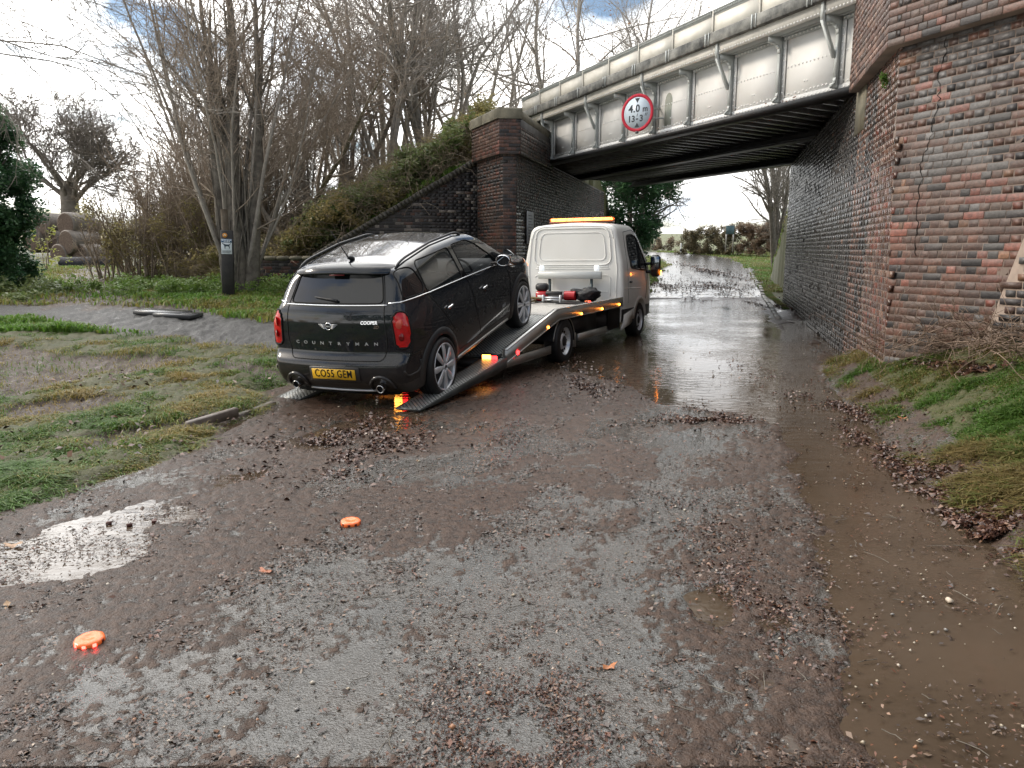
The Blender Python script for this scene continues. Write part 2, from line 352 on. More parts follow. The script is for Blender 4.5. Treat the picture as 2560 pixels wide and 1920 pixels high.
def build_ground():
    ys = [-30, -14, -8, -5, -3, -1.5, -.5, .3, 1.0]; y = 1.45
    while y < 700: ys.append(y); y *= 1.0085 if y < 30 else 1.02
    ys = np.array(ys); nc = 620
    t = np.linspace(-1, 1, nc); t = np.sign(t)*(np.abs(t)*.8+.2*np.abs(t)**3)
    hw = np.maximum(np.abs(ys)*.95+2.0, 6.0); hw[ys > 2.2] = (np.abs(ys)*.95+1.6)[ys > 2.2]
    X = t[None, :]*hw[:, None]; Y = np.tile(ys[:, None], (1, nc))
    g, path, track, mudl, cl, wd = zones(X, Y)
    Zz = land(X, Y)
    road = (X > xle(Y)) & (X < xre(Y)+.4) & (Y < 26)
    # roughness of the surface: debris crowns, clods, hollows
    n1 = fbm(X*5.2+Y*-1.3, Y*2.6, 5, .62)-.5; n2 = fbm(X*31+5, Y*31, 3, .6)-.5; n3 = fbm(X*1.7, Y*1.7, 2)-.5
    lod = 1/(1+(np.abs(Y)/9)**2)
    cover = np.clip(.90-.62*cl+1.7*n1+.65*n3, 0, 1); cover = sstep(.25, .95, cover+1.5*n2*lod)
    cover = np.where(road, cover, 0)
    dz = np.where(road, .005+.007*cover*(.4+1.9*(n2+.5))+.004*n1, 0)
    dz = dz-wd*.034*road+wd*road*np.clip(n2+n1*.6-.27, 0, 1)*.17*lod
    dz = dz+np.where(~road, (n2*.045+n1*.10)*(Y < 40), 0)
    dz = dz+np.where(~road, -.05*mudl+.03*mudl*n1, 0)*(Y < 20)
    dz = dz-np.where((Y < 26), .03*path*(.5+n3), 0)
    Zz = Zz+dz
    V = np.stack([X, Y, Zz], -1).reshape(-1, 3)
    nr = len(ys); i = np.arange((nr-1)*nc).reshape(nr-1, nc)[:, :-1].ravel()
    F = np.stack([i, i+1, i+nc+1, i+nc], 1)
    # far ground: field, far road, verges
    fr = np.zeros_like(X)
    rc = zone_far_road(X, Y)
    soil = np.where(Y > 26, 0, cover)
    gfar = np.where(Y >= 26, 1-rc, 0); g = np.maximum(g, gfar)
    g = np.where((Y < 26) & (X > xre(Y)) & (Y > 11.5), g*sstep(19, 20.5, Y), g)
    me = mesh_np('ground', V, [F], ground_mat(), smooth=True, vattr=dict(grass=g.ravel(), path=np.maximum(path, 0).ravel(), track=np.maximum(track*.9, mudl).ravel()*(Y.ravel() < 60), mudc=soil.ravel(), wd=wd.ravel(), field=sstep(66, 72, Y).ravel(), onroad=np.where(road, 1., rc).ravel()))
    mobj('ground', me, kind='structure')
_fr = np.r_[[[2.6, 24.6]], np.array([gp(a, b)[:2] for a, b in ((1396, 632), (1412, 605), (1428, 585), (1441, 571), (1432, 563), (1412, 556), (1385, 550))]), [[-30, 84], [-30, 92]], np.array([gp(a, b)[:2] for a, b in ((1400, 544.5), (1470, 547), (1540, 553), (1590, 561), (1612, 572), (1622, 585), (1636, 605))]), [[8.3, 25.0]]]
def zone_far_road(x, y): return np.where((y > 24.5) & (y < 90), sstep(.3, -.2, sdpoly(x, y, _fr)+(fbm(x*.8, y*.8, 3)-.5)*1.0), 0)
def ground_mat():
    m = bpy.data.materials.new('wet_ground'); m.use_nodes = True; nt = m.node_tree; b = nt.nodes['Principled BSDF']; N = nt.nodes.new; L = nt.links.new
    tc = N('ShaderNodeTexCoord')
    def at(n): a = N('ShaderNodeAttribute'); a.attribute_name = n; return a.outputs['Fac']
    def noi(s, d=4, r=.55, vec=None, ds=0):
        n = N('ShaderNodeTexNoise'); n.inputs['Scale'].default_value = s; n.inputs['Detail'].default_value = d; n.inputs['Roughness'].default_value = r; n.inputs['Distortion'].default_value = ds
        L(vec or tc.outputs['Object'], n.inputs['Vector']); return n.outputs['Fac']
    def ma(op, a, c=None, cl=False):
        n = N('ShaderNodeMath'); n.operation = op; n.use_clamp = cl
        for i, v in enumerate((a, c)):
            if v is None: continue
            if hasattr(v, 'links'): L(v, n.inputs[i])
            else: n.inputs[i].default_value = v
        return n.outputs[0]
    def mr(v, a, c, d=0, e=1):
        n = N('ShaderNodeMapRange'); L(v, n.inputs[0]); n.inputs[1].default_value = a; n.inputs[2].default_value = c; n.inputs[3].default_value = d; n.inputs[4].default_value = e; return n.outputs[0]
    def mixc(f, a, c):
        n = N('ShaderNodeMix'); n.data_type = 'RGBA'
        if hasattr(f, 'links'): L(f, n.inputs[0])
        else: n.inputs[0].default_value = f
        for i, v in ((6, a), (7, c)):
            if hasattr(v, 'links'): L(v, n.inputs[i])
            else: n.inputs[i].default_value = (*v, 1)
        return n.outputs[2]
    def mixf(f, a, c):
        n = N('ShaderNodeMix'); n.data_type = 'FLOAT'; L(f, n.inputs[0])
        for i, v in ((2, a), (3, c)):
            if hasattr(v, 'links'): L(v, n.inputs[i])
            else: n.inputs[i].default_value = v
        return n.outputs[0]
    nf = noi(95, 3); nm = noi(22, 5, .6); nl = noi(2.2, 5); nb = noi(260, 2); nx = noi(9, 6, .65)
    grass, path, track, mudc, wd, field, onr = [at(k) for k in ('grass', 'path', 'track', 'mudc', 'wd', 'field', 'onroad')]
    asph = mixc(mr(nb, .35, .7), (.036, .036, .033), (.08, .077, .07)); asph = mixc(mr(nl, .35, .65, 0, .5), asph, (.075, .06, .047))
    mud = mixc(mr(nm, .3, .7), (.020, .0125, .009), (.082, .052, .037)); mud = mixc(mr(nx, .55, .75), mud, (.088, .054, .038))
    mk = ma('ADD', mudc, ma('ADD', mr(nm, .3, .7, -.40, .40), mr(nf, .3, .7, -.25, .25))); mk = mr(mk, .30, .72)
    c = mixc(mk, asph, mud)
    soil = mixc(mr(nm, .3, .7), (.04, .027, .019), (.11, .078, .057))
    grav = mixc(mr(nf, .3, .7), (.02, .02, .022), (.12, .118, .112))
    turf = mixc(mr(nx, .3, .7), (.035, .048, .012), (.08, .07, .028))
    offr = mixc(mr(ma('ADD', grass, mr(nx, .3, .7, -.3, .3)), .35, .65), soil, turf)
    offr = mixc(path, offr, grav)
    tk = mixc(mr(nf, .35, .65), (.035, .025, .019), (.115, .085, .066)); offr = mixc(mr(ma('ADD', track, mr(nx, .3, .7, -.2, .2)), .3, .7), offr, tk)
    wv = N('ShaderNodeTexWave'); wv.inputs['Scale'].default_value = .35; wv.inputs['Distortion'].default_value = 1.5; L(tc.outputs['Object'], wv.inputs['Vector'])
    fld = mixc(wv.outputs['Fac'], (.085, .12, .035), (.15, .135, .07)); offr = mixc(field, offr, fld)
    c = mixc(onr, offr, c); L(c, b.inputs['Base Color']); L(mixf(onr, .3, mixf(mk, .55, .25)), b.inputs['Specular IOR Level'])
    def N_y(): q = N('ShaderNodeSeparateXYZ'); L(tc.outputs['Object'], q.inputs[0]); return q.outputs[1]
    # wetness -> roughness
    rr = mixf(mk, mr(nl, .35, .6, .05, .13), mr(nm, .3, .7, .22, .55))
    rr = ma('MAXIMUM', rr, mr(N_y(), 20, 32, 0, .20)); ro = mixf(path, .65, mr(nx, .56, .68, .6, .2)); ro = mixf(track, ro, mr(nx, .54, .66, .65, .16)); L(mixf(onr, ro, rr), b.inputs['Roughness'])
    # relief
    vo = N('ShaderNodeTexVoronoi'); vo.inputs['Scale'].default_value = 130; vo.feature = 'SMOOTH_F1'; L(tc.outputs['Object'], vo.inputs['Vector'])
    wm = noi(55, 3, .5, ds=1.8)
    h1 = ma('MULTIPLY', vo.outputs['Distance'], .45); h2 = ma('MULTIPLY', wm, 1.1); ha = ma('ADD', h1, h2)
    hm = ma('ADD', ma('MULTIPLY', nf, .8), ma('MULTIPLY', nm, 1.4))
    hh = mixf(onr, ma('MULTIPLY', hm, 1.3), mixf(mk, ha, hm))
    bp = N('ShaderNodeBump'); bp.inputs['Distance'].default_value = .011
    geo = N('ShaderNodeCameraData')
    sp = N('ShaderNodeSeparateXYZ'); L(tc.outputs['Object'], sp.inputs[0]); fade = ma('DIVIDE', 1.0, ma('ADD', 1.0, ma('MULTIPLY', ma('MAXIMUM', ma('SUBTRACT', sp.outputs[1], 5.0), 0.0), .16))); fade = mixf(onr, 1.0, ma('MULTIPLY', fade, fade)); L(ma('MULTIPLY', fade, mixf(onr, .8, mixf(mk, .40, .95))), bp.inputs['Strength'])
    L(hh, bp.inputs['Height']); L(bp.outputs[0], b.inputs['Normal'])
    return m
def water_mat():
    m = bpy.data.materials.new('muddy_water'); m.use_nodes = True; nt = m.node_tree; b = nt.nodes['Principled BSDF']; N = nt.nodes.new; L = nt.links.new
    b.inputs['Roughness'].default_value = .035; b.inputs['IOR'].default_value = 1.33
    tc = N('ShaderNodeTexCoord'); mp = N('ShaderNodeMapping'); mp.inputs['Rotation'].default_value = (0, 0, R(20)); mp.inputs['Scale'].default_value = (1, 2.1, 1); L(tc.outputs['Object'], mp.inputs[0])
    n0 = N('ShaderNodeTexNoise'); n0.inputs['Scale'].default_value = 1.6; n0.inputs['Detail'].default_value = 5; L(tc.outputs['Object'], n0.inputs['Vector'])
    mc = N('ShaderNodeMix'); mc.data_type = 'RGBA'; mc.inputs[6].default_value = (.038, .027, .018, 1); mc.inputs[7].default_value = (.088, .062, .042, 1); L(n0.outputs[0], mc.inputs[0]); L(mc.outputs[2], b.inputs['Base Color'])
    n1 = N('ShaderNodeTexNoise'); n1.inputs['Scale'].default_value = 5.5; n1.inputs['Detail'].default_value = 4; n1.inputs['Distortion'].default_value = .8; L(mp.outputs[0], n1.inputs['Vector'])
    n2 = N('ShaderNodeTexNoise'); n2.inputs['Scale'].default_value = .55; n2.inputs['Detail'].default_value = 2; L(tc.outputs['Object'], n2.inputs['Vector'])
    sp = N('ShaderNodeSeparateXYZ'); L(tc.outputs['Object'], sp.inputs[0])
    r1 = N('ShaderNodeMapRange'); r1.inputs[1].default_value = 8; r1.inputs[2].default_value = 12; r1.inputs[3].default_value = .12; r1.inputs[4].default_value = .24; L(sp.outputs[1], r1.inputs[0])
    r2 = N('ShaderNodeMapRange'); r2.inputs[1].default_value = .4; r2.inputs[2].default_value = .6; r2.inputs[3].default_value = .25; r2.inputs[4].default_value = 1.0; L(n2.outputs[0], r2.inputs[0])
    mm = N('ShaderNodeMath'); mm.operation = 'MULTIPLY'; L(r1.outputs[0], mm.inputs[0]); L(r2.outputs[0], mm.inputs[1])
    bp = N('ShaderNodeBump'); bp.inputs['Distance'].default_value = .05; L(mm.outputs[0], bp.inputs['Strength']); L(n1.outputs[0], bp.inputs['Height']); L(bp.outputs[0], b.inputs['Normal'])
    return m
def build_water():
    ys = np.concatenate([np.linspace(.5, 9, 40), np.linspace(9.3, 27.5, 60)])
    t = np.linspace(0, 1, 40); xl = np.minimum(xle(ys)-.15, 99); xr = xre(ys)+.5
    X = xl[:, None]+(xr-xl)[:, None]*t; Y = np.tile(ys[:, None], (1, 40)); V = np.stack([X, Y, np.zeros_like(X)], -1).reshape(-1, 3)
    i = np.arange((len(ys)-1)*40).reshape(-1, 40)[:, :-1].ravel(); F = np.stack([i, i+1, i+41, i+40], 1)
    mobj('flood_water', mesh_np('flood_water', V, [F], water_mat(), smooth=True), kind='structure')
build_ground(); build_water()
# ================================================================ brickwork
PAL = dict(
 purple=[(.115, .064, .050), (.095, .058, .048), (.13, .070, .053), (.10, .068, .056), (.085, .054, .047)],
 red=[(.19, .075, .060), (.165, .07, .055), (.21, .09, .07)],
 blue=[(.082, .088, .095), (.105, .115, .125), (.058, .062, .068), (.05, .05, .056)],
 orange=[(.21, .125, .08), (.18, .11, .075)],
 black=[(.022, .022, .026), (.032, .030, .034), (.045, .04, .042), (.018, .018, .022)],
 tan=[(.22, .15, .12), (.19, .125, .10), (.17, .11, .095)])
def brick_material(name, attr, dirt=.35, wet=.5):
    m = bpy.data.materials.new(name); m.use_nodes = True; nt = m.node_tree; b = nt.nodes['Principled BSDF']; N = nt.nodes.new; L = nt.links.new
    if attr: a = N('ShaderNodeAttribute'); a.attribute_name = 'bc'
    else: a = N('ShaderNodeObjectInfo')
    g = N('ShaderNodeNewGeometry')
    n = N('ShaderNodeTexNoise'); n.inputs['Scale'].default_value = 28; n.inputs['Detail'].default_value = 5; n.inputs['Roughness'].default_value = .65; L(g.outputs['Position'], n.inputs['Vector'])
    r = N('ShaderNodeMapRange'); r.inputs[1].default_value = .3; r.inputs[2].default_value = .7; r.inputs[3].default_value = .55; r.inputs[4].default_value = 1.5; L(n.outputs[0], r.inputs[0])
    mu = N('ShaderNodeVectorMath'); mu.operation = 'SCALE'; L(a.outputs['Color'], mu.inputs[0]); L(r.outputs[0], mu.inputs['Scale'])
    mp = N('ShaderNodeMapping'); mp.inputs['Scale'].default_value = (1.6, 1.6, .28); L(g.outputs['Position'], mp.inputs[0])
    n2 = N('ShaderNodeTexNoise'); n2.inputs['Scale'].default_value = 1.5; n2.inputs['Detail'].default_value = 6; L(mp.outputs[0], n2.inputs['Vector'])
    r2 = N('ShaderNodeMapRange'); r2.inputs[1].default_value = .44; r2.inputs[2].default_value = .66; r2.inputs[3].default_value = 0; r2.inputs[4].default_value = dirt; L(n2.outputs[0], r2.inputs[0])
    mx = N('ShaderNodeMix'); mx.data_type = 'RGBA'; L(r2.outputs[0], mx.inputs[0]); L(mu.outputs[0], mx.inputs[6]); mx.inputs[7].default_value = (.035, .032, .028, 1); L(mx.outputs[2], b.inputs['Base Color'])
    b.inputs['Roughness'].default_value = wet
    bp = N('ShaderNodeBump'); bp.inputs['Strength'].default_value = .5; bp.inputs['Distance'].default_value = .008; L(n.outputs[0], bp.inputs['Height']); L(bp.outputs[0], b.inputs['Normal'])
    return m
M_brA = brick_material('weathered_brick_joined', True); M_brO = brick_material('weathered_brick', False)
M_wetA = brick_material('sooty_wet_brick_joined', True, .5, .26); M_wetO = brick_material('sooty_wet_brick', False, .5, .26)
M_mort = mat('lime_mortar', (.15, .112, .09), .85, noise=(2.2, .8, (.06, .048, .04), 6), bump=(60, .4, .006, 3))
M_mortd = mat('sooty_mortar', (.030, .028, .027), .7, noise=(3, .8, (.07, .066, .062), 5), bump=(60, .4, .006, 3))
M_stone = mat('weathered_coping_stone', (.20, .18, .13), .8, noise=(4, .9, (.10, .095, .07), 6), bump=(30, .5, .01, 4))
_bm = {}
def unit_brick(mats_):
    key = mats_.name
    if key not in _bm:
        _bm[key] = []
        for v in range(3):
            mb = MB(); mb.bbox((-.5, -.5, -.5), (.5, .5, .5), .035)
            rr = np.random.default_rng(v); V = mb.V[0]; V += rr.normal(0, .008, V.shape)
            _bm[key].append(mesh_np('brick', V, [np.concatenate(mb.F[4]), np.concatenate(mb.F[3])], mats_))
    return _bm[key]
def brickface(parent, O, u, n, length, ztop, z0, colour, w=(0, 0, 1), nparts=0, mO=None, mA=None, name='brickwork', proud=.0025, score=None, clip=None, course=.082, seed=1, jit=.004, joint=.0075):
    """English bond on a plane: O origin, u along, w up, n outward. ztop may be a function of s. Each brick is real geometry."""
    rg = np.random.default_rng(seed); u = np.array([*u, 0.]) if len(u) == 2 else np.array(u, float); n = np.array([*n, 0.]) if len(n) == 2 else np.array(n, float); w = np.array(w, float)
    O = np.array(O, float); zf = ztop if callable(ztop) else (lambda s: ztop)
    out = []; k = 0; z = z0
    zmax = max(zf(s) for s in np.linspace(0, length, 60))
    while z < zmax:
        st = k % 2 == 0; bl = .235 if st else .1175; s = 0.0 if st else -.0
        first = True
        while s < length-.02:
            l = bl
            if st and first: l = .235
            if not st and first: l = .118
            if not st and k % 2 == 1 and s > .1 and s < .13: l = .06      # closer
            e = min(s+l, length); first = False
            if e-s > .03:
                zc = z+course/2; sc = (s+e)/2
                if zc < zf(sc)-.01 and (clip is None or clip(sc, zc)):
                    out.append((sc, zc, e-s-joint, course-joint, st))
            s = e
        z += course; k += 1
    if not out: return
    out = np.array(out, float); nb = len(out)
    off = np.maximum(rg.normal(0, jit*.4, nb)+proud, .0015); rgb = np.array([colour(a, b, rg) for a, b in out[:, :2]])
    rgb *= rg.uniform(.48, .86, (nb, 1))*np.array([1.12, .95, .86])
    if nparts:
        C = O+out[:, :1]*u+(out[:, 1:2]-O[2])*w; d = np.linalg.norm(C-np.array([0, 0, 1.65]), axis=1); sc_ = out[:, 2]*out[:, 3]/d**2
        if score is not None: sc_ = np.where([score(*c) for c in C], sc_, sc_*1e-3)
        idx = np.argsort(-sc_)[:nparts]
    else: idx = np.array([], int)
    isp = np.zeros(nb, bool); isp[idx] = True
    th = .05
    if len(idx):
        ms = unit_brick(mO); B = np.column_stack([u, n, w])
        for q in idx:
            a, z_, l, h, _ = out[q]; c = O+a*u+(z_-O[2])*w+n*(off[q]-th/2)
            o = bpy.data.objects.new('brick', ms[q % 3]); link(o, parent)
            Mt = np.eye(4); Mt[:3, :3] = B@np.diag([l, th, h]); Mt[:3, 3] = c; o.matrix_local = Matrix(Mt.tolist()); o.color = (*rgb[q], 1)
    r = out[~isp]; of = off[~isp]; cc = rgb[~isp]; m = len(r)
    if m:
        C = O+r[:, :1]*u+(r[:, 1:2]-O[2])*w; V = np.zeros((m, 8, 3)); b = .003
        for j, (a, h) in enumerate(((-1, -1), (1, -1), (1, 1), (-1, 1))):
            V[:, j] = C+u*(a*r[:, 2:3]/2)+w*(h*r[:, 3:4]/2)-n*.02
            V[:, 4+j] = C+u*(a*(r[:, 2:3]/2-b))+w*(h*(r[:, 3:4]/2-b))+n*of[:, None]
        V += rg.normal(0, .0014, V.shape)
        base = (np.arange(m)*8)[:, None, None]; F = np.array([[4, 5, 6, 7], [0, 1, 5, 4], [1, 2, 6, 5], [2, 3, 7, 6], [3, 0, 4, 7]])[None]+base
        flip = np.dot(np.cross(u, w), n) < 0
        F = F.reshape(-1, 4); F = F[:, ::-1] if flip else F
        me = mesh_np(name, V.reshape(-1, 3), [F], mA, fcol=np.repeat(cc, 5, 0)); mobj(name, me, parent, kind='stuff')
def pick(rg, **w):
    ks = list(w); p = np.array([w[k] for k in ks], float); k = ks[rg.choice(len(ks), p=p/p.sum())]; L_ = PAL[k]; return L_[rg.integers(len(L_))]
# ================================================================ right abutment
nR = np.array([-D1[1], D1[0]])          # its face towards the road
nF = D2N                                 # its front towards the camera
fu = -D2                                 # along the front, to the right
Rc0 = np.array([abR(9.1), 9.1]); batter = .15
def build_right():
    T = empty('bridge_abutment', (Rc0[0], Rc0[1], 0), label='tall weathered brick bridge abutment with blue and red patched bricks on the right', cat='abutment')
    Ol = np.array([Rc0[0], Rc0[1], 0.0])
    def loc(p): return np.array([p[0]-Ol[0], p[1]-Ol[1], p[2]])
    ZT = 4.10; ybase = lambda z: 9.1+batter*(z-.65)
    # core: plan polygon, front battered
    mb = MB()
    def ring(z):
        c = np.array([abR(ybase(z)), ybase(z)]); r = c+fu*7.0; f = np.array([abR(23.3), 23.3]); bk = f+np.array([6., 0])
        return [loc((*c, z)), loc((*r, z)), loc((*(r+np.array([1.5, 6])), z)), loc((*bk, z)), loc((*f, z))]
    A = ring(-.4)+ring(ZT); n = 5
    mb.add(A, [[[i, (i+1) % n, n+(i+1) % n, n+i] for i in range(n)], [[5, 6, 7, 8, 9]]])
    fix_normals(mb.build('core', M_mort, T))
    # front brickwork (battered)
    wv = np.array([D1[0]*0+(abR(10.1)-abR(9.1))*batter, batter, 1.0])
    def colf(s, z, rg):
        f1 = float(fbm(np.array(s*1.1+3.), np.array(z*1.0), 3)); f2 = float(fbm(np.array(s*1.7+30.), np.array(z*2.2), 2))
        bl = (f1+(z-2.3)*.07+(s-.7)*.06 > .60) and z > 1.7 and s > .3
        if z < .95: return pick(rg, purple=1, black=.5, blue=.2)
        if bl and rg.random() < .6: return tuple(1.15*c for c in PAL['blue'][rg.integers(2)])
        rd = .55 if (f2 > .58 or (s < .25 and z < 2.4)) else .05
        return pick(rg, purple=1.1, red=rd, blue=.08, orange=.05, black=.22)
    but = lambda s, z: (s-1.42) > (z-.7)*.62 and z < 2.35
    brickface(T, loc((*[abR(ybase(0)), ybase(0)], 0)), fu, nF, 7.0, ZT, 0.15, colf, w=wv, nparts=300, mO=M_brO, mA=M_brA, seed=5, clip=lambda s, z: not ((s-1.2) > (z-.55)*.355+.05 and z < 2.4), jit=.006)
    # raking buttress of blue brick with pale mortar at the foot, right
    bq = MB(); o0 = np.array([abR(ybase(0)), ybase(0)])
    def bp(s, z, out):
        q = o0+fu*s; q = np.array([q[0]+wv[0]*z, q[1]+wv[1]*z]); q = q+nF*out; return loc((*q, z))
    Pb = [bp(1.005, 0, .03), bp(4.5, 0, .03), bp(4.5, 2.4, .03), bp(1.857, 2.4, .03), bp(1.005, 0, -.1), bp(4.5, 0, -.1), bp(4.5, 2.4, -.1), bp(1.857, 2.4, -.1)]
    bq.add(Pb, [[[0, 1, 2, 3]], [[0, 3, 7, 4]], [[3, 2, 6, 7]]]); fix_normals(bq.build('raking_buttress', mat('pale_repointing', (.27, .21, .17), .85, noise=(8, .6, (.16, .125, .10), 4)), T))
    brickface(T, bp(0, 0, .03), fu, nF, 4.5, 2.38, .1, lambda s, z, rg: pick(rg, blue=1, orange=.1, purple=.12, black=.2) if z > .8 else pick(rg, tan=.6, blue=.5), w=wv, nparts=0, mA=M_brA, seed=9, clip=lambda s, z: (s-1.005) > z*.355+.04, name='buttress_brickwork', proud=.012, joint=.014)
    # face towards the road
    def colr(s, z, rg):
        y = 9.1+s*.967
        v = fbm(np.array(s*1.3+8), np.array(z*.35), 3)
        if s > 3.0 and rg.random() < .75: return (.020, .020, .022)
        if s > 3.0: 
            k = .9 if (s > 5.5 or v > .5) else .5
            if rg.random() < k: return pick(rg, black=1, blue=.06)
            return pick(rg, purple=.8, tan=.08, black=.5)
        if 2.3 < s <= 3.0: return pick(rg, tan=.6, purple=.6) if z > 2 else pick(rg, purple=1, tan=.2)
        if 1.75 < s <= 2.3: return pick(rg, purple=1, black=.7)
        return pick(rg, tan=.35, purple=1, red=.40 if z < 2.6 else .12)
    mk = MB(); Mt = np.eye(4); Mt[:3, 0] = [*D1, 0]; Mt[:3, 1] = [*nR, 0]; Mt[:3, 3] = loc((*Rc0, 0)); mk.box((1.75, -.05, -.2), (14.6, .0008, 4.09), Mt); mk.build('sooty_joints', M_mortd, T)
    cs = lambda s, z: s > batter*(z-.65)/.967
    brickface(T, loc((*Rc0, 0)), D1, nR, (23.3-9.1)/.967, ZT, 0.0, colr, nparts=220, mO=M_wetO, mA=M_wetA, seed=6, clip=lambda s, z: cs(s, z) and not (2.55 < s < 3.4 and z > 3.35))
    # girder bearing stone and flush stone pilaster
    q = Rc0+D1*2.95
    b = MB(); Mt = np.eye(4); Mt[:3, 0] = [*D1, 0]; Mt[:3, 1] = [*nR, 0]; Mt[:3, 3] = loc((*q, 0)); b.box((-.36, -.1, 3.36), (.42, .014, 4.03), Mt); b.build('bearing_stone', M_stone, T)
    # corbelled parapet: projecting courses, wraps round the corner
    ph = 1.9; zb = 3.98; pr = .09
    c = np.array([abR(ybase(zb)), ybase(zb)])
    cu = c+nF*pr+nR*pr; gl = 2.75
    def slab(z0_, z1_, p, mt, nm):
        m = MB(); a = c+nF*p+nR*p; l = a+D1*gl; r_ = a+fu*7.2
        pts = [l, a, r_, r_-nF*.7, a+(-nF)*.7-nR*.7, l-nR*.8]
        Vv = [loc((*k_, z0_)) for k_ in pts]+[loc((*k_, z1_)) for k_ in pts]; nn = 6
        m.add(Vv, [[[i, (i+1) % nn, nn+(i+1) % nn, nn+i] for i in range(nn)], [[11, 10, 9, 8], [11, 8, 7, 6]], [[0, 1, 4, 5], [1, 2, 3, 4]]]); return fix_normals(m.build(nm, mt, T))
    slab(zb, zb+ph, pr-.008, M_mort, 'parapet_core')
    par_c = lambda s, z, rg: pick(rg, purple=1, black=.3, red=.05)
    a = c+nF*(pr-.008)+nR*(pr-.008)
    P_ = empty_child('parapet', T)
    brickface(P_, loc((*a, 0)), fu, nF, 7.0, zb+ph, zb, par_c, nparts=120, mO=M_brO, mA=M_brA, seed=15, jit=.008)
    brickface(P_, loc((*a, 0)), D1, nR, gl, zb+ph-.35, zb, lambda s, z, rg: pick(rg, purple=1, tan=.5), nparts=60, mO=M_brO, mA=M_brA, seed=16, jit=.008)
    # cracks running down through the joints
    ck = MB(); rg = np.random.default_rng(4)
    for (s0, ztp, zbt) in ((.62, 3.95, 1.55),):
        s = s0; z = ztp; pts = []
        while z > zbt:
            pts.append(bp(s, z, .007)); z -= .041; s += rg.normal(-.004, .022); s = np.clip(s, .35, .9)
        ck.tube(np.array(pts), .002+.006*rg.random(len(pts))**2, 5)
    ck.build('crack', mat('open_joint', (.008, .007, .006), .95), T)
    return T
def empty_child(name, parent):
    o = bpy.data.objects.new(name, None); link(o, parent); o.empty_display_size = .1; return o
build_right()
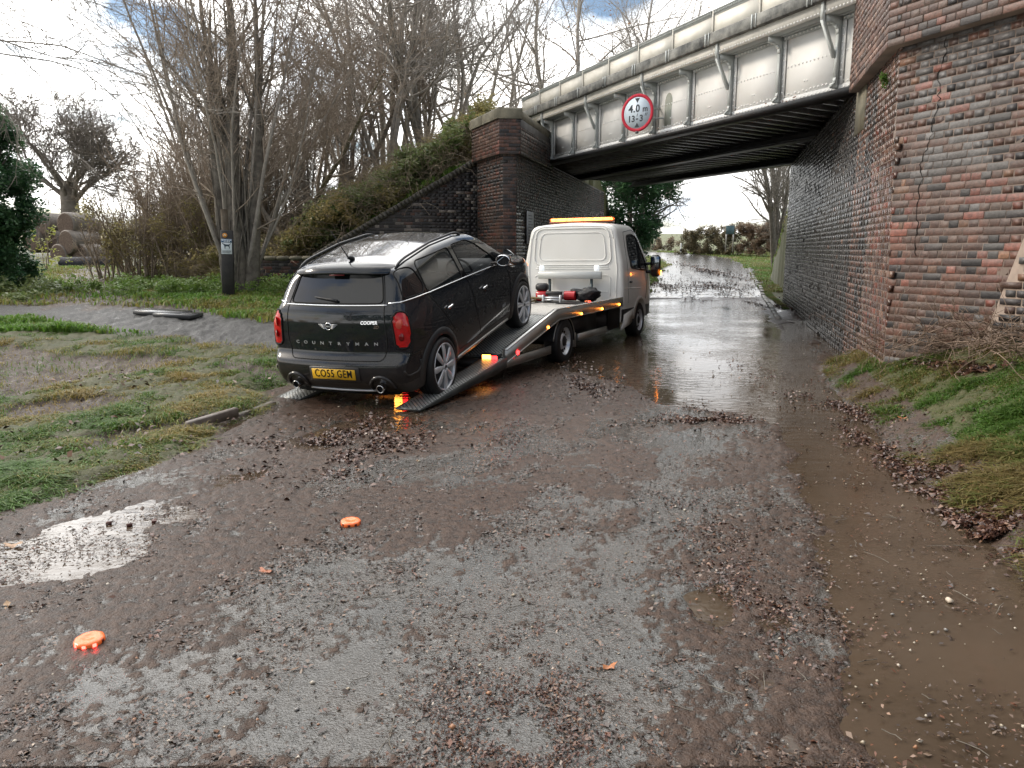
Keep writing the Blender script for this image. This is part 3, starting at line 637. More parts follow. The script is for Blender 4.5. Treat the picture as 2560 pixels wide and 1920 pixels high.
# ================================================================ left pier, abutment and wing wall
def build_left():
    zg = -.3
    T = empty('bridge_pier', (-.2, 19.3, 0), label='dark brick bridge pier with stone cap at the far left end of the white girder', cat='pier'); Ol = np.array([-.2, 19.3, 0])
    loc = lambda x, y, z: np.array([x, y, z])-Ol
    A0 = np.array([abL(19.3), 19.3]); A1 = A0+np.array([-.33, -.03]); A2 = A1+D2*1.85     # arris to road, chamfer, front left
    far = np.array([abL(34.0), 34.0])
    def solid(pts, z0, z1, mt, nm, parent=T):
        m = MB(); n = len(pts); m.add([loc(*p, z0) for p in pts]+[loc(*p, z1) for p in pts], [[[i, (i+1) % n, n+(i+1) % n, n+i] for i in range(n)], [list(range(n))[::-1]], [[n+i for i in range(n)]]]); return fix_normals(m.build(nm, mt, parent))
    def off(p):   # outline of the pier grown by p
        nl = np.array([-D1[0], -D1[1]])
        a0 = A0+np.array([p, -p*.45]); a1 = A1+D2N*p+np.array([0.08*p, -p*.5]); a2 = A2+D2N*p+D2*p; b = A0+D1*3.9+np.array([p, 0]); c2 = b+np.array([-2.2, .2])
        return [b, a0, a1, a2, c2]
    solid(off(0), zg, 3.92, M_mortd, 'pier_core'); solid([far, A0+D1*3.0, A0+D1*3.0+np.array([-1.0, 0]), far+np.array([-1.5, 0])], zg, 4.05, M_mortd, 'abutment_core')
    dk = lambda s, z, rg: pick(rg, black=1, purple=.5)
    shaft = lambda s, z, rg: pick(rg, purple=1, black=.45, red=.07)
    up = lambda s, z, rg: pick(rg, purple=.8, tan=.35, red=.12)
    nchf = np.array([A1[1]-A0[1], -(A1[0]-A0[0])]); nchf = nchf/np.linalg.norm(nchf); nchf = nchf if nchf[1] < 0 else -nchf
    uch = (A0-A1)/np.linalg.norm(A0-A1); nroad = np.array([D1[1], -D1[0]])
    brickface(T, loc(*A1, 0), uch, nchf, np.linalg.norm(A0-A1), 3.92, 0, shaft, nparts=120, mO=M_brO, mA=M_brA, seed=21)
    brickface(T, loc(*A1, 0), D2, D2N, 1.85, 3.92, 0, shaft, nparts=100, mO=M_brO, mA=M_brA, seed=22)
    brickface(T, loc(*A0, 0), D1, nroad, 3.9, 3.92, 0, dk, nparts=80, mO=M_wetO, mA=M_wetA, seed=23)
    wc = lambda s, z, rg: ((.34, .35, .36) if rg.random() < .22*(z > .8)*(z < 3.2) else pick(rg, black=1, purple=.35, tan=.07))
    brickface(T, loc(*(A0+D1*3.9), 0), D1, nroad, 11.3, 4.03, 0, wc, mA=M_wetA, seed=24, name='abutment_brickwork')
    o1 = off(.10); solid(o1, 3.9, 4.72, M_mortd, 'upper_core')
    U = empty_child('pier_head', T)
    B0 = o1[1]; B1 = o1[2]; B2 = o1[3]
    ub = (B0-B1)/np.linalg.norm(B0-B1)
    brickface(U, loc(*B1, 0), ub, np.array([ub[1], -ub[0]]), np.linalg.norm(B0-B1), 4.72, 3.9, lambda s, z, rg: pick(rg, purple=1, black=.6), nparts=30, mO=M_brO, mA=M_brA, seed=25)
    brickface(U, loc(*B1, 0), D2, D2N, np.linalg.norm(B2-B1), 4.72, 3.9, up, nparts=110, mO=M_brO, mA=M_brA, seed=26)
    brickface(U, loc(*B0, 0), D1, nroad, 3.6, 4.55, 3.9, dk, nparts=60, mO=M_wetO, mA=M_wetA, seed=27)
    # stone cap in lengths
    oc = off(.15)
    for j, (a, b) in enumerate(((oc[3], oc[3]*.52+oc[2]*.48), (oc[3]*.52+oc[2]*.48, oc[2]), (oc[2], oc[1]))):
        d = (b-a)/np.linalg.norm(b-a); nn_ = np.array([-d[1], d[0]]); nn_ = nn_ if nn_@np.array([.4, 1]) > 0 else -nn_
        m = MB(); g = .006*d; a_, b_ = a+g, b-g; pts = [a_, b_, b_+nn_*.55, a_+nn_*.55]
        z0, z1 = 4.72, 4.98; ins = nn_*.05
        Vv = [loc(*p, z0) for p in pts]+[loc(*p, z1-.05) for p in pts]+[loc(*(pts[0]+ins), z1), loc(*(pts[1]+ins), z1), loc(*pts[2], z1), loc(*pts[3], z1)]
        m.add(Vv, [[[i, (i+1) % 4, 4+(i+1) % 4, 4+i] for i in range(4)], [[4+i, 4+(i+1) % 4, 8+(i+1) % 4, 8+i] for i in range(4)], [[8, 9, 10, 11]]]); fix_normals(m.build('cap_stone', M_stone, T))
    solid([p*.97+np.mean(oc, 0)*.03 for p in off(.1)], 4.72, 4.93, M_stone, 'cap_top')
    # ---- wing wall
    Wt = empty('wing_wall', (-3, 20.7, 0), label='sooty black sloping brick wing wall running down from the pier behind the car', cat='wall'); Ow = np.array([-3, 20.7, 0]); lw = lambda x, y, z: np.array([x, y, z])-Ow
    w0 = np.array([-7.35, 20.0]); w1 = np.array([-5.1, 20.0]); w2 = A2+D2*.28+np.array([.1, .02])
    zt1 = atY(790, 640, 20.0)[2]; zt2 = atY(1222, 398, w2[1])[2]
    L2 = np.linalg.norm(w2-w1); d2 = (w2-w1)/L2; n2 = np.array([d2[1], -d2[0]])
    m = MB()
    prof = [(0, -.2), (L2, -.2), (L2, zt2-.06), (0, zt1-.06)]
    m.add([lw(*(w1+d2*s), z) for s, z in prof]+[lw(*(w1+d2*s-n2*.45), z) for s, z in prof], [[[0, 1, 2, 3]], [[7, 6, 5, 4]], [[3, 2, 6, 7]], [[0, 3, 7, 4]], [[1, 5, 6, 2]]]); fix_normals(m.build('wall_core', M_mortd, Wt))
    lich = lambda s, z, rg: ((.26, .26, .25) if rg.random() < .06+.10*(fbm(np.array(s*1.5), np.array(z*1.5), 2) > .6) else pick(rg, black=1, blue=.06, purple=.12))
    brickface(Wt, lw(*w1, 0), d2, n2, L2, lambda s: zt1+(zt2-zt1)*s/L2-.1, .3, lich, nparts=300, mO=M_brO, mA=M_brA, seed=31)
    # coping bricks on edge, one by one
    sl = np.array([*(d2*L2), zt2-zt1]); Ls = np.linalg.norm(sl); sl /= Ls; nc = int(Ls/.115); upv = np.cross(np.array([*n2, 0]), sl); upv = upv if upv[2] > 0 else -upv
    ms = unit_brick(M_brO); rg = np.random.default_rng(8)
    for i in range(nc):
        c = lw(*w1, zt1)+sl*(i+.5)*.115+upv*(-.03)-np.array([*n2, 0])*.2
        Mt = np.eye(4); Mt[:3, :3] = np.column_stack([sl*.105, np.array([*n2, 0])*.52, upv*(.16+rg.normal(0, .006))]); Mt[:3, 3] = c
        o = bpy.data.objects.new('coping_brick', ms[i % 3]); link(o, Wt); o.matrix_local = Matrix(Mt.tolist()); k = rg.uniform(.7, 1.2); o.color = (.085*k, .078*k, .065*k, 1)
    # ---- low wall
    Lt = empty('low_wall', (-6.2, 20, 0), label='low mossy brick wall between the waymark post and the car', cat='wall'); Ox = np.array([-6.2, 20, 0]); lx = lambda x, y, z: np.array([x, y, z])-Ox
    m = MB(); a = lx(*w0, .1); b = lx(*w1, zt1-.12); m.box((a[0], a[1], a[2]), (b[0], b[1]+.35, b[2])); m.build('wall_core', M_mortd, Lt)
    brickface(Lt, lx(*w0, 0), (1, 0), (0, -1), 2.25, zt1-.12, .3, lambda s, z, rg: pick(rg, black=.7, purple=.5, red=.1, blue=.3), nparts=150, mO=M_brO, mA=M_brA, seed=33)
    for i in range(7):
        m = MB(); m.bbox((a[0]+i*.322+.006, -.06, zt1-.12), (a[0]+(i+1)*.322-.004, .42, zt1), .05); o = m.build('coping_stone', M_stone, Lt)
build_left()
# ================================================================ railway bridge
M_white = mat('grey_white_bridge_paint', (.80, .80, .785), .5, noise=(1.7, .35, (.66, .66, .63), 6), bump=(14, .15, .006, 4))
M_whitel = mat('cream_bridge_paint', (.72, .70, .64), .5, noise=(2.5, .5, (.46, .44, .38), 6))
M_steel = mat('grey_bridge_paint', (.50, .53, .52), .45, noise=(3, .5, (.36, .385, .375), 5))
M_dirty = mat('lichened_concrete', (.26, .26, .24), .85, noise=(3.2, 1.0, (.055, .058, .058), 8), bump=(25, .5, .02, 5))
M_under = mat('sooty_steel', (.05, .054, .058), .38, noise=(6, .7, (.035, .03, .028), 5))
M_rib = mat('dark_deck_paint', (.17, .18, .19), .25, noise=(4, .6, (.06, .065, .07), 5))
M_rust = mat('rust', (.20, .07, .025), .8, noise=(12, .8, (.10, .04, .02), 5))
M_black = mat('black_paint', (.012, .012, .014), .4)
def text_mesh(name, s, size, m, parent, M, ext=.001, off=0.0, align='CENTER', sx=1.0, spacing=1.0, shear=0.0, **k):
    cu = bpy.data.curves.new(name, 'FONT'); cu.body = s; cu.size = size; cu.extrude = ext; cu.offset = off; cu.align_x = align; cu.align_y = 'CENTER'; cu.space_character = spacing; cu.shear = shear; cu.resolution_u = 3
    o = bpy.data.objects.new(name, cu); me = bpy.data.meshes.new_from_object(o); bpy.data.objects.remove(o)
    me.materials.clear(); me.materials.append(m)
    o = mobj(name, me, parent, **k); o.matrix_local = Matrix(np.array(M).tolist())@Matrix.Diagonal((sx, 1, 1, 1)); return o
def rivets(mb, pts, nrm, r=.014):
    nrm = np.array(nrm, float); a = np.cross(nrm, (0, 0, 1)); a = a/np.linalg.norm(a) if np.linalg.norm(a) > .1 else np.array([1., 0, 0]); b = np.cross(nrm, a)
    k = 6; an = np.arange(k)*2*pi/k
    ring = np.cos(an)[:, None]*a+np.sin(an)[:, None]*b
    P = np.asarray(pts, float); n = len(P)
    V = np.concatenate([P[:, None]+ring[None]*r, P[:, None]+ring[None]*r*.62+nrm*r*.7, (P+nrm*r*.9)[:, None]], 1)
    base = np.arange(n)[:, None, None]*(2*k+1)
    Q = np.array([[i, (i+1) % k, k+(i+1) % k, k+i] for i in range(k)])[None]+base; T = np.array([[k+i, k+(i+1) % k, 2*k] for i in range(k)])[None]+base
    mb.add(V.reshape(-1, 3), [Q.reshape(-1, 4), T.reshape(-1, 3)])
def build_bridge():
    L0 = np.array([1.065, 23.0]); R0 = np.array([5.36, 12.45]); e = (R0-L0)/np.linalg.norm(R0-L0); Lg = np.linalg.norm(R0-L0)
    T = empty('railway_bridge', (L0[0], L0[1], 4.12), (0, 0, atan2(e[1], e[0])), label='white riveted steel girder bridge carrying the railway over the road', cat='bridge')
    X = [.36+1.325*i for i in range(9)]; xa, xb = -1.2, Lg+1.0
    yz = np.array([[0, 1, 0, 0], [1, 0, 0, 0], [0, 0, 1, 0], [0, 0, 0, 1]], float)   # prism poly axis -> local y
    edges = [xa]+X+[xb]
    for a, b in zip(edges[:-1], edges[1:]):
        m = MB(); m.box((a+.003, 0, .0), (b-.003, .02, 1.20)); m.build('web_panel', M_white, T)
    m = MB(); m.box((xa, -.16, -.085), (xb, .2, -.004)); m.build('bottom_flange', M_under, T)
    m = MB(); m.box((xa, -.014, .0), (xb, -.002, .10)); m.build('bottom_angle', M_white, T)
    m = MB(); m.box((xa, -.014, 1.05), (xb, -.002, 1.15)); m.box((xa, -.10, 1.115), (xb, -.016, 1.128)); m.box((xa, -.34, 1.13), (xb, .15, 1.152)); m.build('top_flange', M_steel, T)
    m = MB(); m.box((xa, -.36, 1.112), (xb, -.345, 1.31)); m.build('fascia_plate', M_whitel, T)
    # concrete kerb lengths
    x = xa; i = 0; rg = np.random.default_rng(2)
    while x < xb:
        b = min(x+1.325, xb); m = MB(); dz = rg.normal(0, .006); m.bbox((x+.008, -.47+dz, 1.30), (b-.008, -.1, 1.50+dz), .012); m.build('concrete_edge', M_dirty, T); 
        m = MB(); m.box((b-.075, -.482, 1.285), (b-.045, -.469, 1.515)); m.box((b+.03, -.482, 1.285), (b+.05, -.469, 1.515)); m.build('joint_strip', M_steel, T)
        x = b
    # parapet plates with posts and overhanging ribbed top
    x = xa
    while x < xb:
        b = min(x+1.325, xb); m = MB(); m.box((x+.004, -.34, 1.505), (b-.004, -.325, 1.83)); m.build('parapet_plate', M_whitel, T)
        m = MB(); m.bbox((b-.022, -.37, 1.505), (b+.008, -.342, 1.955), .005); m.build('parapet_post', M_whitel, T)
        m = MB(); m.box((x+.004, -.385, 1.915), (b-.024, -.30, 1.93)); m.box((x+.004, -.345, 1.833), (b-.024, -.33, 1.914)); m.build('parapet_top', M_steel, T)
        m = MB()
        q = x+.02
        while q < b-.04: m.box((q, -.372, 1.865), (q+.022, -.346, 1.914)); q += .047
        m.build('tread_teeth', M_steel, T, kind='stuff'); x = b
    def arc(c, r, a0, a1, n=7): return [(c[0]+r*cos(R(a)), c[1]+r*sin(R(a))) for a in np.linspace(a0, a1, n)]
    for i, x in enumerate(X):
        o = [(0, .03), (-.185, .03), (-.185, .07)]+[( -.095-.09+.09*sin(R(a)), .16-.09*cos(R(a))+0.0) for a in (0, 30, 60, 90)]
        top = [(-.095, .82)]+arc((-.245, .85), .15, 0, 80, 6)+[(-.335, 1.02), (-.335, 1.110), (0, 1.110)]
        m = MB(); m.prism(o+top, (x-.008, x+.008), yz); s = m.build('stiffener', M_steel, T); fix_normals(s)
        m = MB(); m.box((x+.0085, -.026, .10), (x+.095, -.015, 1.049)); m.build('stiffener_angle', M_white, s)
        # outer tee flange following the outline
        pts = [(-.19, .05), (-.17, .075), (-.11, .13), (-.10, .2), (-.10, .84), (-.115, .92), (-.165, .98), (-.25, 1.005), (-.34, 1.01)]
        m = MB()
        for (a, b) in zip(pts[:-1], pts[1:]):
            V = [(x-.032, a[0]-.004, a[1]), (x+.032, a[0]-.004, a[1]), (x+.032, b[0]-.004, b[1]), (x-.032, b[0]-.004, b[1]), (x-.032, a[0]+.004, a[1]), (x+.032, a[0]+.004, a[1]), (x+.032, b[0]+.004, b[1]), (x-.032, b[0]+.004, b[1])]
            m.add(V, [BOXF])
        m.build('stiffener_edge', M_steel, s)
        if i % 2 == 0:
            m = MB(); m.prism([(-.362, 1.295), (-.40, 1.295), (-.40, 1.04), (-.375, .97), (-.13, .52), (-.095, .48), (-.095, .58), (-.125, .62), (-.32, .98), (-.343, 1.08), (-.343, 1.11), (-.362, 1.11)], (x-.035, x-.012), yz)
            b = m.build('strut', M_steel, T); fix_normals(b)
            m = MB()
            for (a, c_) in (((-.405, 1.295), (-.405, 1.03)), ((-.405, 1.03), (-.12, .50))):
                V = [(x-.07, a[0], a[1]), (x-.01, a[0], a[1]), (x-.01, c_[0], c_[1]), (x-.07, c_[0], c_[1])]; V += [(p[0], p[1]+.008, p[2]) for p in V]; m.add(V, [BOXF])
            m.build('strut_edge', M_steel, b)
    rv = MB(); NY = (0, -1, 0); P = []
    for a in np.arange(.0, Lg+.3, .088):
        if min(abs(a-x-.03) for x in X) > .08: P += [(a, -.016, .615)] if False else [(a, -.001, .60)]
        P += [(a, -.015, .05), (a+.044, -.001, .155 if int(a/.088) % 2 else .135)]
        P += [(a, -.015, 1.09)]
    for a in np.arange(0, Lg+.3, .075): P += [(a, -.361, 1.155)]
    for x in X:
        for z in np.arange(.2, 1.03, .105): P += [(x+.052, -.027, z)]
        for q in ((.55, .30), (.61, .30)): P += [(x+q[0], -.001, q[1])]
    rivets(rv, P, NY, .019); rv.build('rivets', M_white, T, kind='stuff', smooth=True)
    # rust scabs along the lower edge
    rs = MB(); rg = np.random.default_rng(12)
    for k in range(46):
        x = rg.choice([7.4, 6.4, 8.6, 9.6, 5.6])+rg.normal(0, .35); z = abs(rg.normal(0, .03)); w_, h_ = rg.uniform(.015, .07), rg.uniform(.004, .02); n = 7
        a = np.arange(n)*2*pi/n; rr = rg.uniform(.5, 1, n); V = np.c_[x+w_*rr*np.cos(a), np.full(n, -.0165), z+.012+h_*rr*np.sin(a)]; rs.add(V, [np.arange(n)[None]])
    rs.build('rust_patches', M_rust, T, kind='stuff')
    # grey-green round-topped patch and cover plate beside the sign
    m = MB(); m.box((5.42, -.03, .30), (5.74, -.002, .66)); m.build('cover_plate', mat('new_white_plate', (.72, .74, .74), .35), T)
    n = 20; a = np.arange(n)*2*pi/n; V = np.c_[6.13+.14*np.cos(a), np.full(n, -.004), .64+.19*np.sin(a)]; m = MB(); m.add(V, [np.arange(n)[None]]); m.box((5.98, -.0035, .16), (6.24, -.0021, .60)); m.build('bare_paint_patch', mat('old_grey_green_paint', (.30, .33, .28), .6, noise=(9, .6, (.42, .42, .38), 5)), T)
    # underside
    for y0, w_, z0 in ((.02, .34, -.05), (3.15, .38, -.05), (6.3, .4, -.06)):
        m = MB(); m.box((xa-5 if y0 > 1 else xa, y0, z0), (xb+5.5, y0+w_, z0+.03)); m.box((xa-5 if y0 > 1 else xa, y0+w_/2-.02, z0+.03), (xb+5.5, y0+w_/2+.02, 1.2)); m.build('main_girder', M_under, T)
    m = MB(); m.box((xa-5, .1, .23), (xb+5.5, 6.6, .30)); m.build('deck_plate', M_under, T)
    sk = np.array([-.205, .979]); x = -4.5; rg = np.random.default_rng(3)
    while x < xb+5:
        for (ya, yb) in ((.37, 3.14), (3.54, 6.29)):
            m = MB(); p0 = np.array([x+sk[0]/sk[1]*ya, ya]); p1 = np.array([x+sk[0]/sk[1]*yb, yb]); wd = .075; z = .08+rg.normal(0, .004)
            V = [(p0[0]-wd, ya, z), (p0[0]+wd, ya, z), (p1[0]+wd, yb, z), (p1[0]-wd, yb, z), (p0[0]-wd-.04, ya, .228), (p0[0]+wd+.04, ya, .228), (p1[0]+wd+.04, yb, .228), (p1[0]-wd-.04, yb, .228)]
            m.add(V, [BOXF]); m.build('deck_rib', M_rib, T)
        x += .40
    return T, L0, e
BR, BL0, Be = build_bridge()
# ================================================================ height limit sign
def build_height_sign():
    c = atY(1593, 282, 17.45); ang = R(-39)     # faces traffic on the road
    n = np.array([sin(ang)*1.0, -cos(ang)]); rotz = atan2(n[1], n[0])+pi/2
    T = empty('height_limit_sign', tuple(c), (0, 0, rotz), label='round red-bordered 4.0m height limit sign on the white girder', cat='sign')
    r = .396
    m = MB(); m.lathe([(0, .02), (r, .02), (r, .004), (0, .004)], 48); fix_normals(m.build('backing_plate', mat('sign_alloy', (.35, .36, .37), .4, 1), T))
    m = MB(); m.lathe([(r*.83, .0035), (r, .0035), (r*.999, -.0005), (r*.83, -.0005)], 64, close=True); fix_normals(m.build('red_border', mat('sign_red', (.50, .03, .055), .6, spec=.2), T))
    m = MB(); m.lathe([(0, .0), (r*.828, .0), (r*.828, .003), (0, .003)], 64); fix_normals(m.build('sign_face', mat('sign_white', (.55, .64, .72), .3), T))
    k = mat('sign_black', (.02, .03, .04), .4); F = Mx((0, -.0005, 0), (pi/2, 0, 0))
    def at(x, z): q = F.copy(); q[0, 3] = x; q[2, 3] = z; return q
    text_mesh('lettering', '4.0', .215, k, T, at(-.075, .085), off=.007, sx=1.0, spacing=1.08); text_mesh('lettering', 'm', .17, k, T, at(.195, .065), off=.006)
    text_mesh('lettering', "13", .185, k, T, at(-.14, -.125), off=.006); text_mesh('lettering', "-", .185, k, T, at(.0, -.115), off=.005); text_mesh('lettering', "3", .185, k, T, at(.105, -.125), off=.006)
    m = MB()
    for x, z in ((.0, -.045), (.2, -.05), (.235, -.05)): m.add([(x-.012, -.001, z-.03), (x+.002, -.001, z-.03), (x+.022, -.001, z+.03), (x+.004, -.001, z+.03)], [[[0, 1, 2, 3]]])
    m.add([(-.062, -.001, .305), (.062, -.001, .305), (0, -.001, .205)], [[[0, 2, 1]]]); m.add([(-.062, -.001, -.305), (.062, -.001, -.305), (0, -.001, -.205)], [[[0, 1, 2]]]); m.build('arrow_marks', k, T)
    m = MB(); m.bbox((-.03, -.012, -r-.035), (.03, .03, -r+.015), .004); m.build('clip', M_under, T)
    m = MB(); m.tube([(.05, .03, -.12), (.42, .42, -.10), (.52, .52, -.10)], .022, 8); m.tube([(.05, .03, .12), (.3, .50, .12)], .02, 8); m.build('bracket_arm', M_steel, T, smooth=True)
build_height_sign()
# small plate on the left abutment
def notice():
    p = atY(1326, 570, 20.6); a = atan2(D1[1], D1[0])
    T = empty('notice_plate', (abL(20.6)+.03, 20.6, p[2]), (0, 0, a), label='narrow white notice plate on the dark pier above the truck cab', cat='sign')
    m = MB(); m.bbox((-.42, -.03, -.42), (.28, .0, .42), .01); m.build('plate', mat('chalky_white', (.5, .52, .52), .5), T)
    k = mat('faded_print', (.2, .21, .22), .6); m = MB()
    rg = np.random.default_rng(1)
    for i in range(9): m.box((-.34, -.032, .3-.075*i), (-.34+rg.uniform(.3, .52), -.0305, .325-.075*i))
    m.build('print_lines', k, T)
notice()
# ================================================================ shaped vehicle shells
def smax(a, b, k): h = np.clip(.5+.5*(a-b)/k, 0, 1); return b+(a-b)*h+k*h*(1-h)
def itp(x, xs, ys):
    """smooth interpolation of a profile"""
    x = np.asarray(x, float); s = 0
    for o in (-.03, 0, .03): s = s+np.interp(x+o, xs, ys)
    return s/3
def shell_grid(f, lo, hi, ilo, ihi, res):
    """six gridded faces of a box drawn onto the surface f = 0; returns V, quads, index of the box face"""
    lo, hi, ilo, ihi = map(np.array, (lo, hi, ilo, ihi)); Vs = []; Fs = []; ids = []; n0 = 0
    for ax in range(3):
        o1, o2 = [i for i in range(3) if i != ax]
        n1 = int((hi[o1]-lo[o1])/res); n2 = int((hi[o2]-lo[o2])/res)
        for sg in (0, 1):
            a = np.linspace(lo[o1], hi[o1], n1+1); b = np.linspace(lo[o2], hi[o2], n2+1); A, B = np.meshgrid(a, b, indexing='ij')
            P = np.zeros((n1+1, n2+1, 3)); P[..., o1] = A; P[..., o2] = B; P[..., ax] = (lo, hi)[sg][ax]; P = P.reshape(-1, 3)
            Sp = np.clip(P, ilo, ihi); d = P-Sp; t0 = np.zeros(len(P)); t1 = np.full(len(P), 1.3)
            for _ in range(26):
                tm = (t0+t1)/2; v = f(Sp+d*tm[:, None]) > 0; t1 = np.where(v, tm, t1); t0 = np.where(v, t0, tm)
            Vs.append(Sp+d*t0[:, None]); i = np.arange(n1)[:, None]*(n2+1)+np.arange(n2)[None]; i = i.ravel()
            q = np.stack([i, i+n2+1, i+n2+2, i+1], 1); flip = (sg == 0) ^ (ax == 1)
            q = q[:, ::-1] if flip else q
            Fs.append(q+n0); ids.append(np.full(len(q), ax*2+sg)); n0 += len(P)
    return np.concatenate(Vs), np.concatenate(Fs), np.concatenate(ids)
def weld(me, d=.0008):
    import bmesh
    bm = bmesh.new(); bm.from_mesh(me); bmesh.ops.remove_doubles(bm, verts=bm.verts, dist=d); bm.to_mesh(me); bm.free()
    me.polygons.foreach_set('use_smooth', np.ones(len(me.polygons), bool))
def submesh(name, V, F, m, parent, push=0, Nv=None, **k):
    u, inv = np.unique(F, return_inverse=True); v = V[u]
    if push and Nv is not None: v = v+Nv[u]*push
    me = mesh_np(name, v, [inv.reshape(F.shape)], m, smooth=True); weld(me); return mobj(name, me, parent, **k)
def vnorm(V, F):
    n = np.cross(V[F[:, 2]]-V[F[:, 0]], V[F[:, 3]]-V[F[:, 1]]); N_ = np.zeros_like(V)
    for j in range(4): np.add.at(N_, F[:, j], n)
    return N_/(np.linalg.norm(N_, axis=1)[:, None]+1e-12)
def inpoly(a, b, poly): return sdpoly(a, b, poly)
def bis(f, P, d, t1=1.6):
    P = np.asarray(P, float); d = np.broadcast_to(np.asarray(d, float), P.shape); t0 = np.zeros(len(P)); t1 = np.full(len(P), float(t1))
    for _ in range(26):
        tm = (t0+t1)/2; v = f(P+d*tm[:, None]) > 0; t1 = np.where(v, tm, t1); t0 = np.where(v, t0, tm)
    return P+d*t0[:, None]
def resample(pts, step, close=False):
    P = np.array(pts, float); P = np.vstack([P, P[:1]]) if close else P
    s = np.r_[0, np.cumsum(np.linalg.norm(np.diff(P, axis=0), axis=1))]; n = max(2, int(s[-1]/step)); t = np.linspace(0, s[-1], n+1)
    return np.stack([np.interp(t, s, P[:, j]) for j in range(P.shape[1])], 1)
def rounded(poly, r, n=4):
    P = np.array(poly, float); out = []
    for i in range(len(P)):
        a, b, c = P[i-1], P[i], P[(i+1) % len(P)]; u = a-b; v = c-b; lu, lv = np.linalg.norm(u), np.linalg.norm(v); q = min(r, lu*.45, lv*.45)
        p0 = b+u/lu*q; p1 = b+v/lv*q
        for t in np.linspace(0, 1, n+1): out.append((1-t)**2*p0+2*t*(1-t)*b+t*t*p1)
    return np.array(out)
M_chrome = mat('chrome', (.75, .76, .78), .08, 1); M_rubber = mat('tyre_rubber', (.012, .012, .013), .55, bump=(80, .3, .004, 2)); M_plast = mat('black_plastic', (.018, .018, .02), .45)
M_gap = mat('panel_gap', (.003, .003, .003), .8); M_alloy = mat('silver_alloy', (.62, .64, .67), .30, .45); M_alu = mat('brushed_aluminium', (.42, .41, .39), .38, .75, noise=(9, .4, (.30, .29, .27), 4))
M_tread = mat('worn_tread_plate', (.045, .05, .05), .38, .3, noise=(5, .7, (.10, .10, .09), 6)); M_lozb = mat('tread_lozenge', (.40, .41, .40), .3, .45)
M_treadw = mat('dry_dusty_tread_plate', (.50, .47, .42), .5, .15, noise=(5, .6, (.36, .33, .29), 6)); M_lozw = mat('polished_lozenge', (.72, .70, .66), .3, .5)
M_red = mat('red_lamp_lens', (.60, .010, .012), .12, coat=.6, noise=(30, .6, (.35, .004, .006), 2)); M_redE = mat('lit_red_lamp', (.6, .01, .01), .2, emit=(1, .02, .02), es=9); M_amb = mat('lit_amber_lamp', (.8, .3, .02), .2, emit=(1, .28, .03), es=16)
def lozenges(mb, x0, x1, y0, y1, z, step=.052, l=.0225, w=.0125, h=.0025):
    k = 0; P = []
    for i, x in enumerate(np.arange(x0+.02, x1-.02, step/2)):
        for y in np.arange(y0+.02+(i % 2)*step/2, y1-.02, step): P.append((x, y, i % 2))
    P = np.array(P)
    if not len(P): return
    ang = np.where(P[:, 2] > 0, .0, pi/2)*0+pi/2*0
    c, s = np.cos(ang), np.sin(ang); tpl = np.array([(-l, 0, 0), (0, -w, 0), (l, 0, 0), (0, w, 0), (-l*.5, 0, h), (0, -w*.5, h), (l*.5, 0, h), (0, w*.5, h)])
    V = np.zeros((len(P), 8, 3)); V[:, :, 0] = P[:, :1]+tpl[:, 0]*c[:, None]-tpl[:, 1]*s[:, None]; V[:, :, 1] = P[:, 1:2]+tpl[:, 0]*s[:, None]+tpl[:, 1]*c[:, None]; V[:, :, 2] = z+tpl[:, 2]
    F = np.array([[4, 5, 6, 7], [0, 1, 5, 4], [1, 2, 6, 5], [2, 3, 7, 6], [3, 0, 4, 7]])[None]+(np.arange(len(P))*8)[:, None, None]
    mb.add(V.reshape(-1, 3), [F.reshape(-1, 4)])
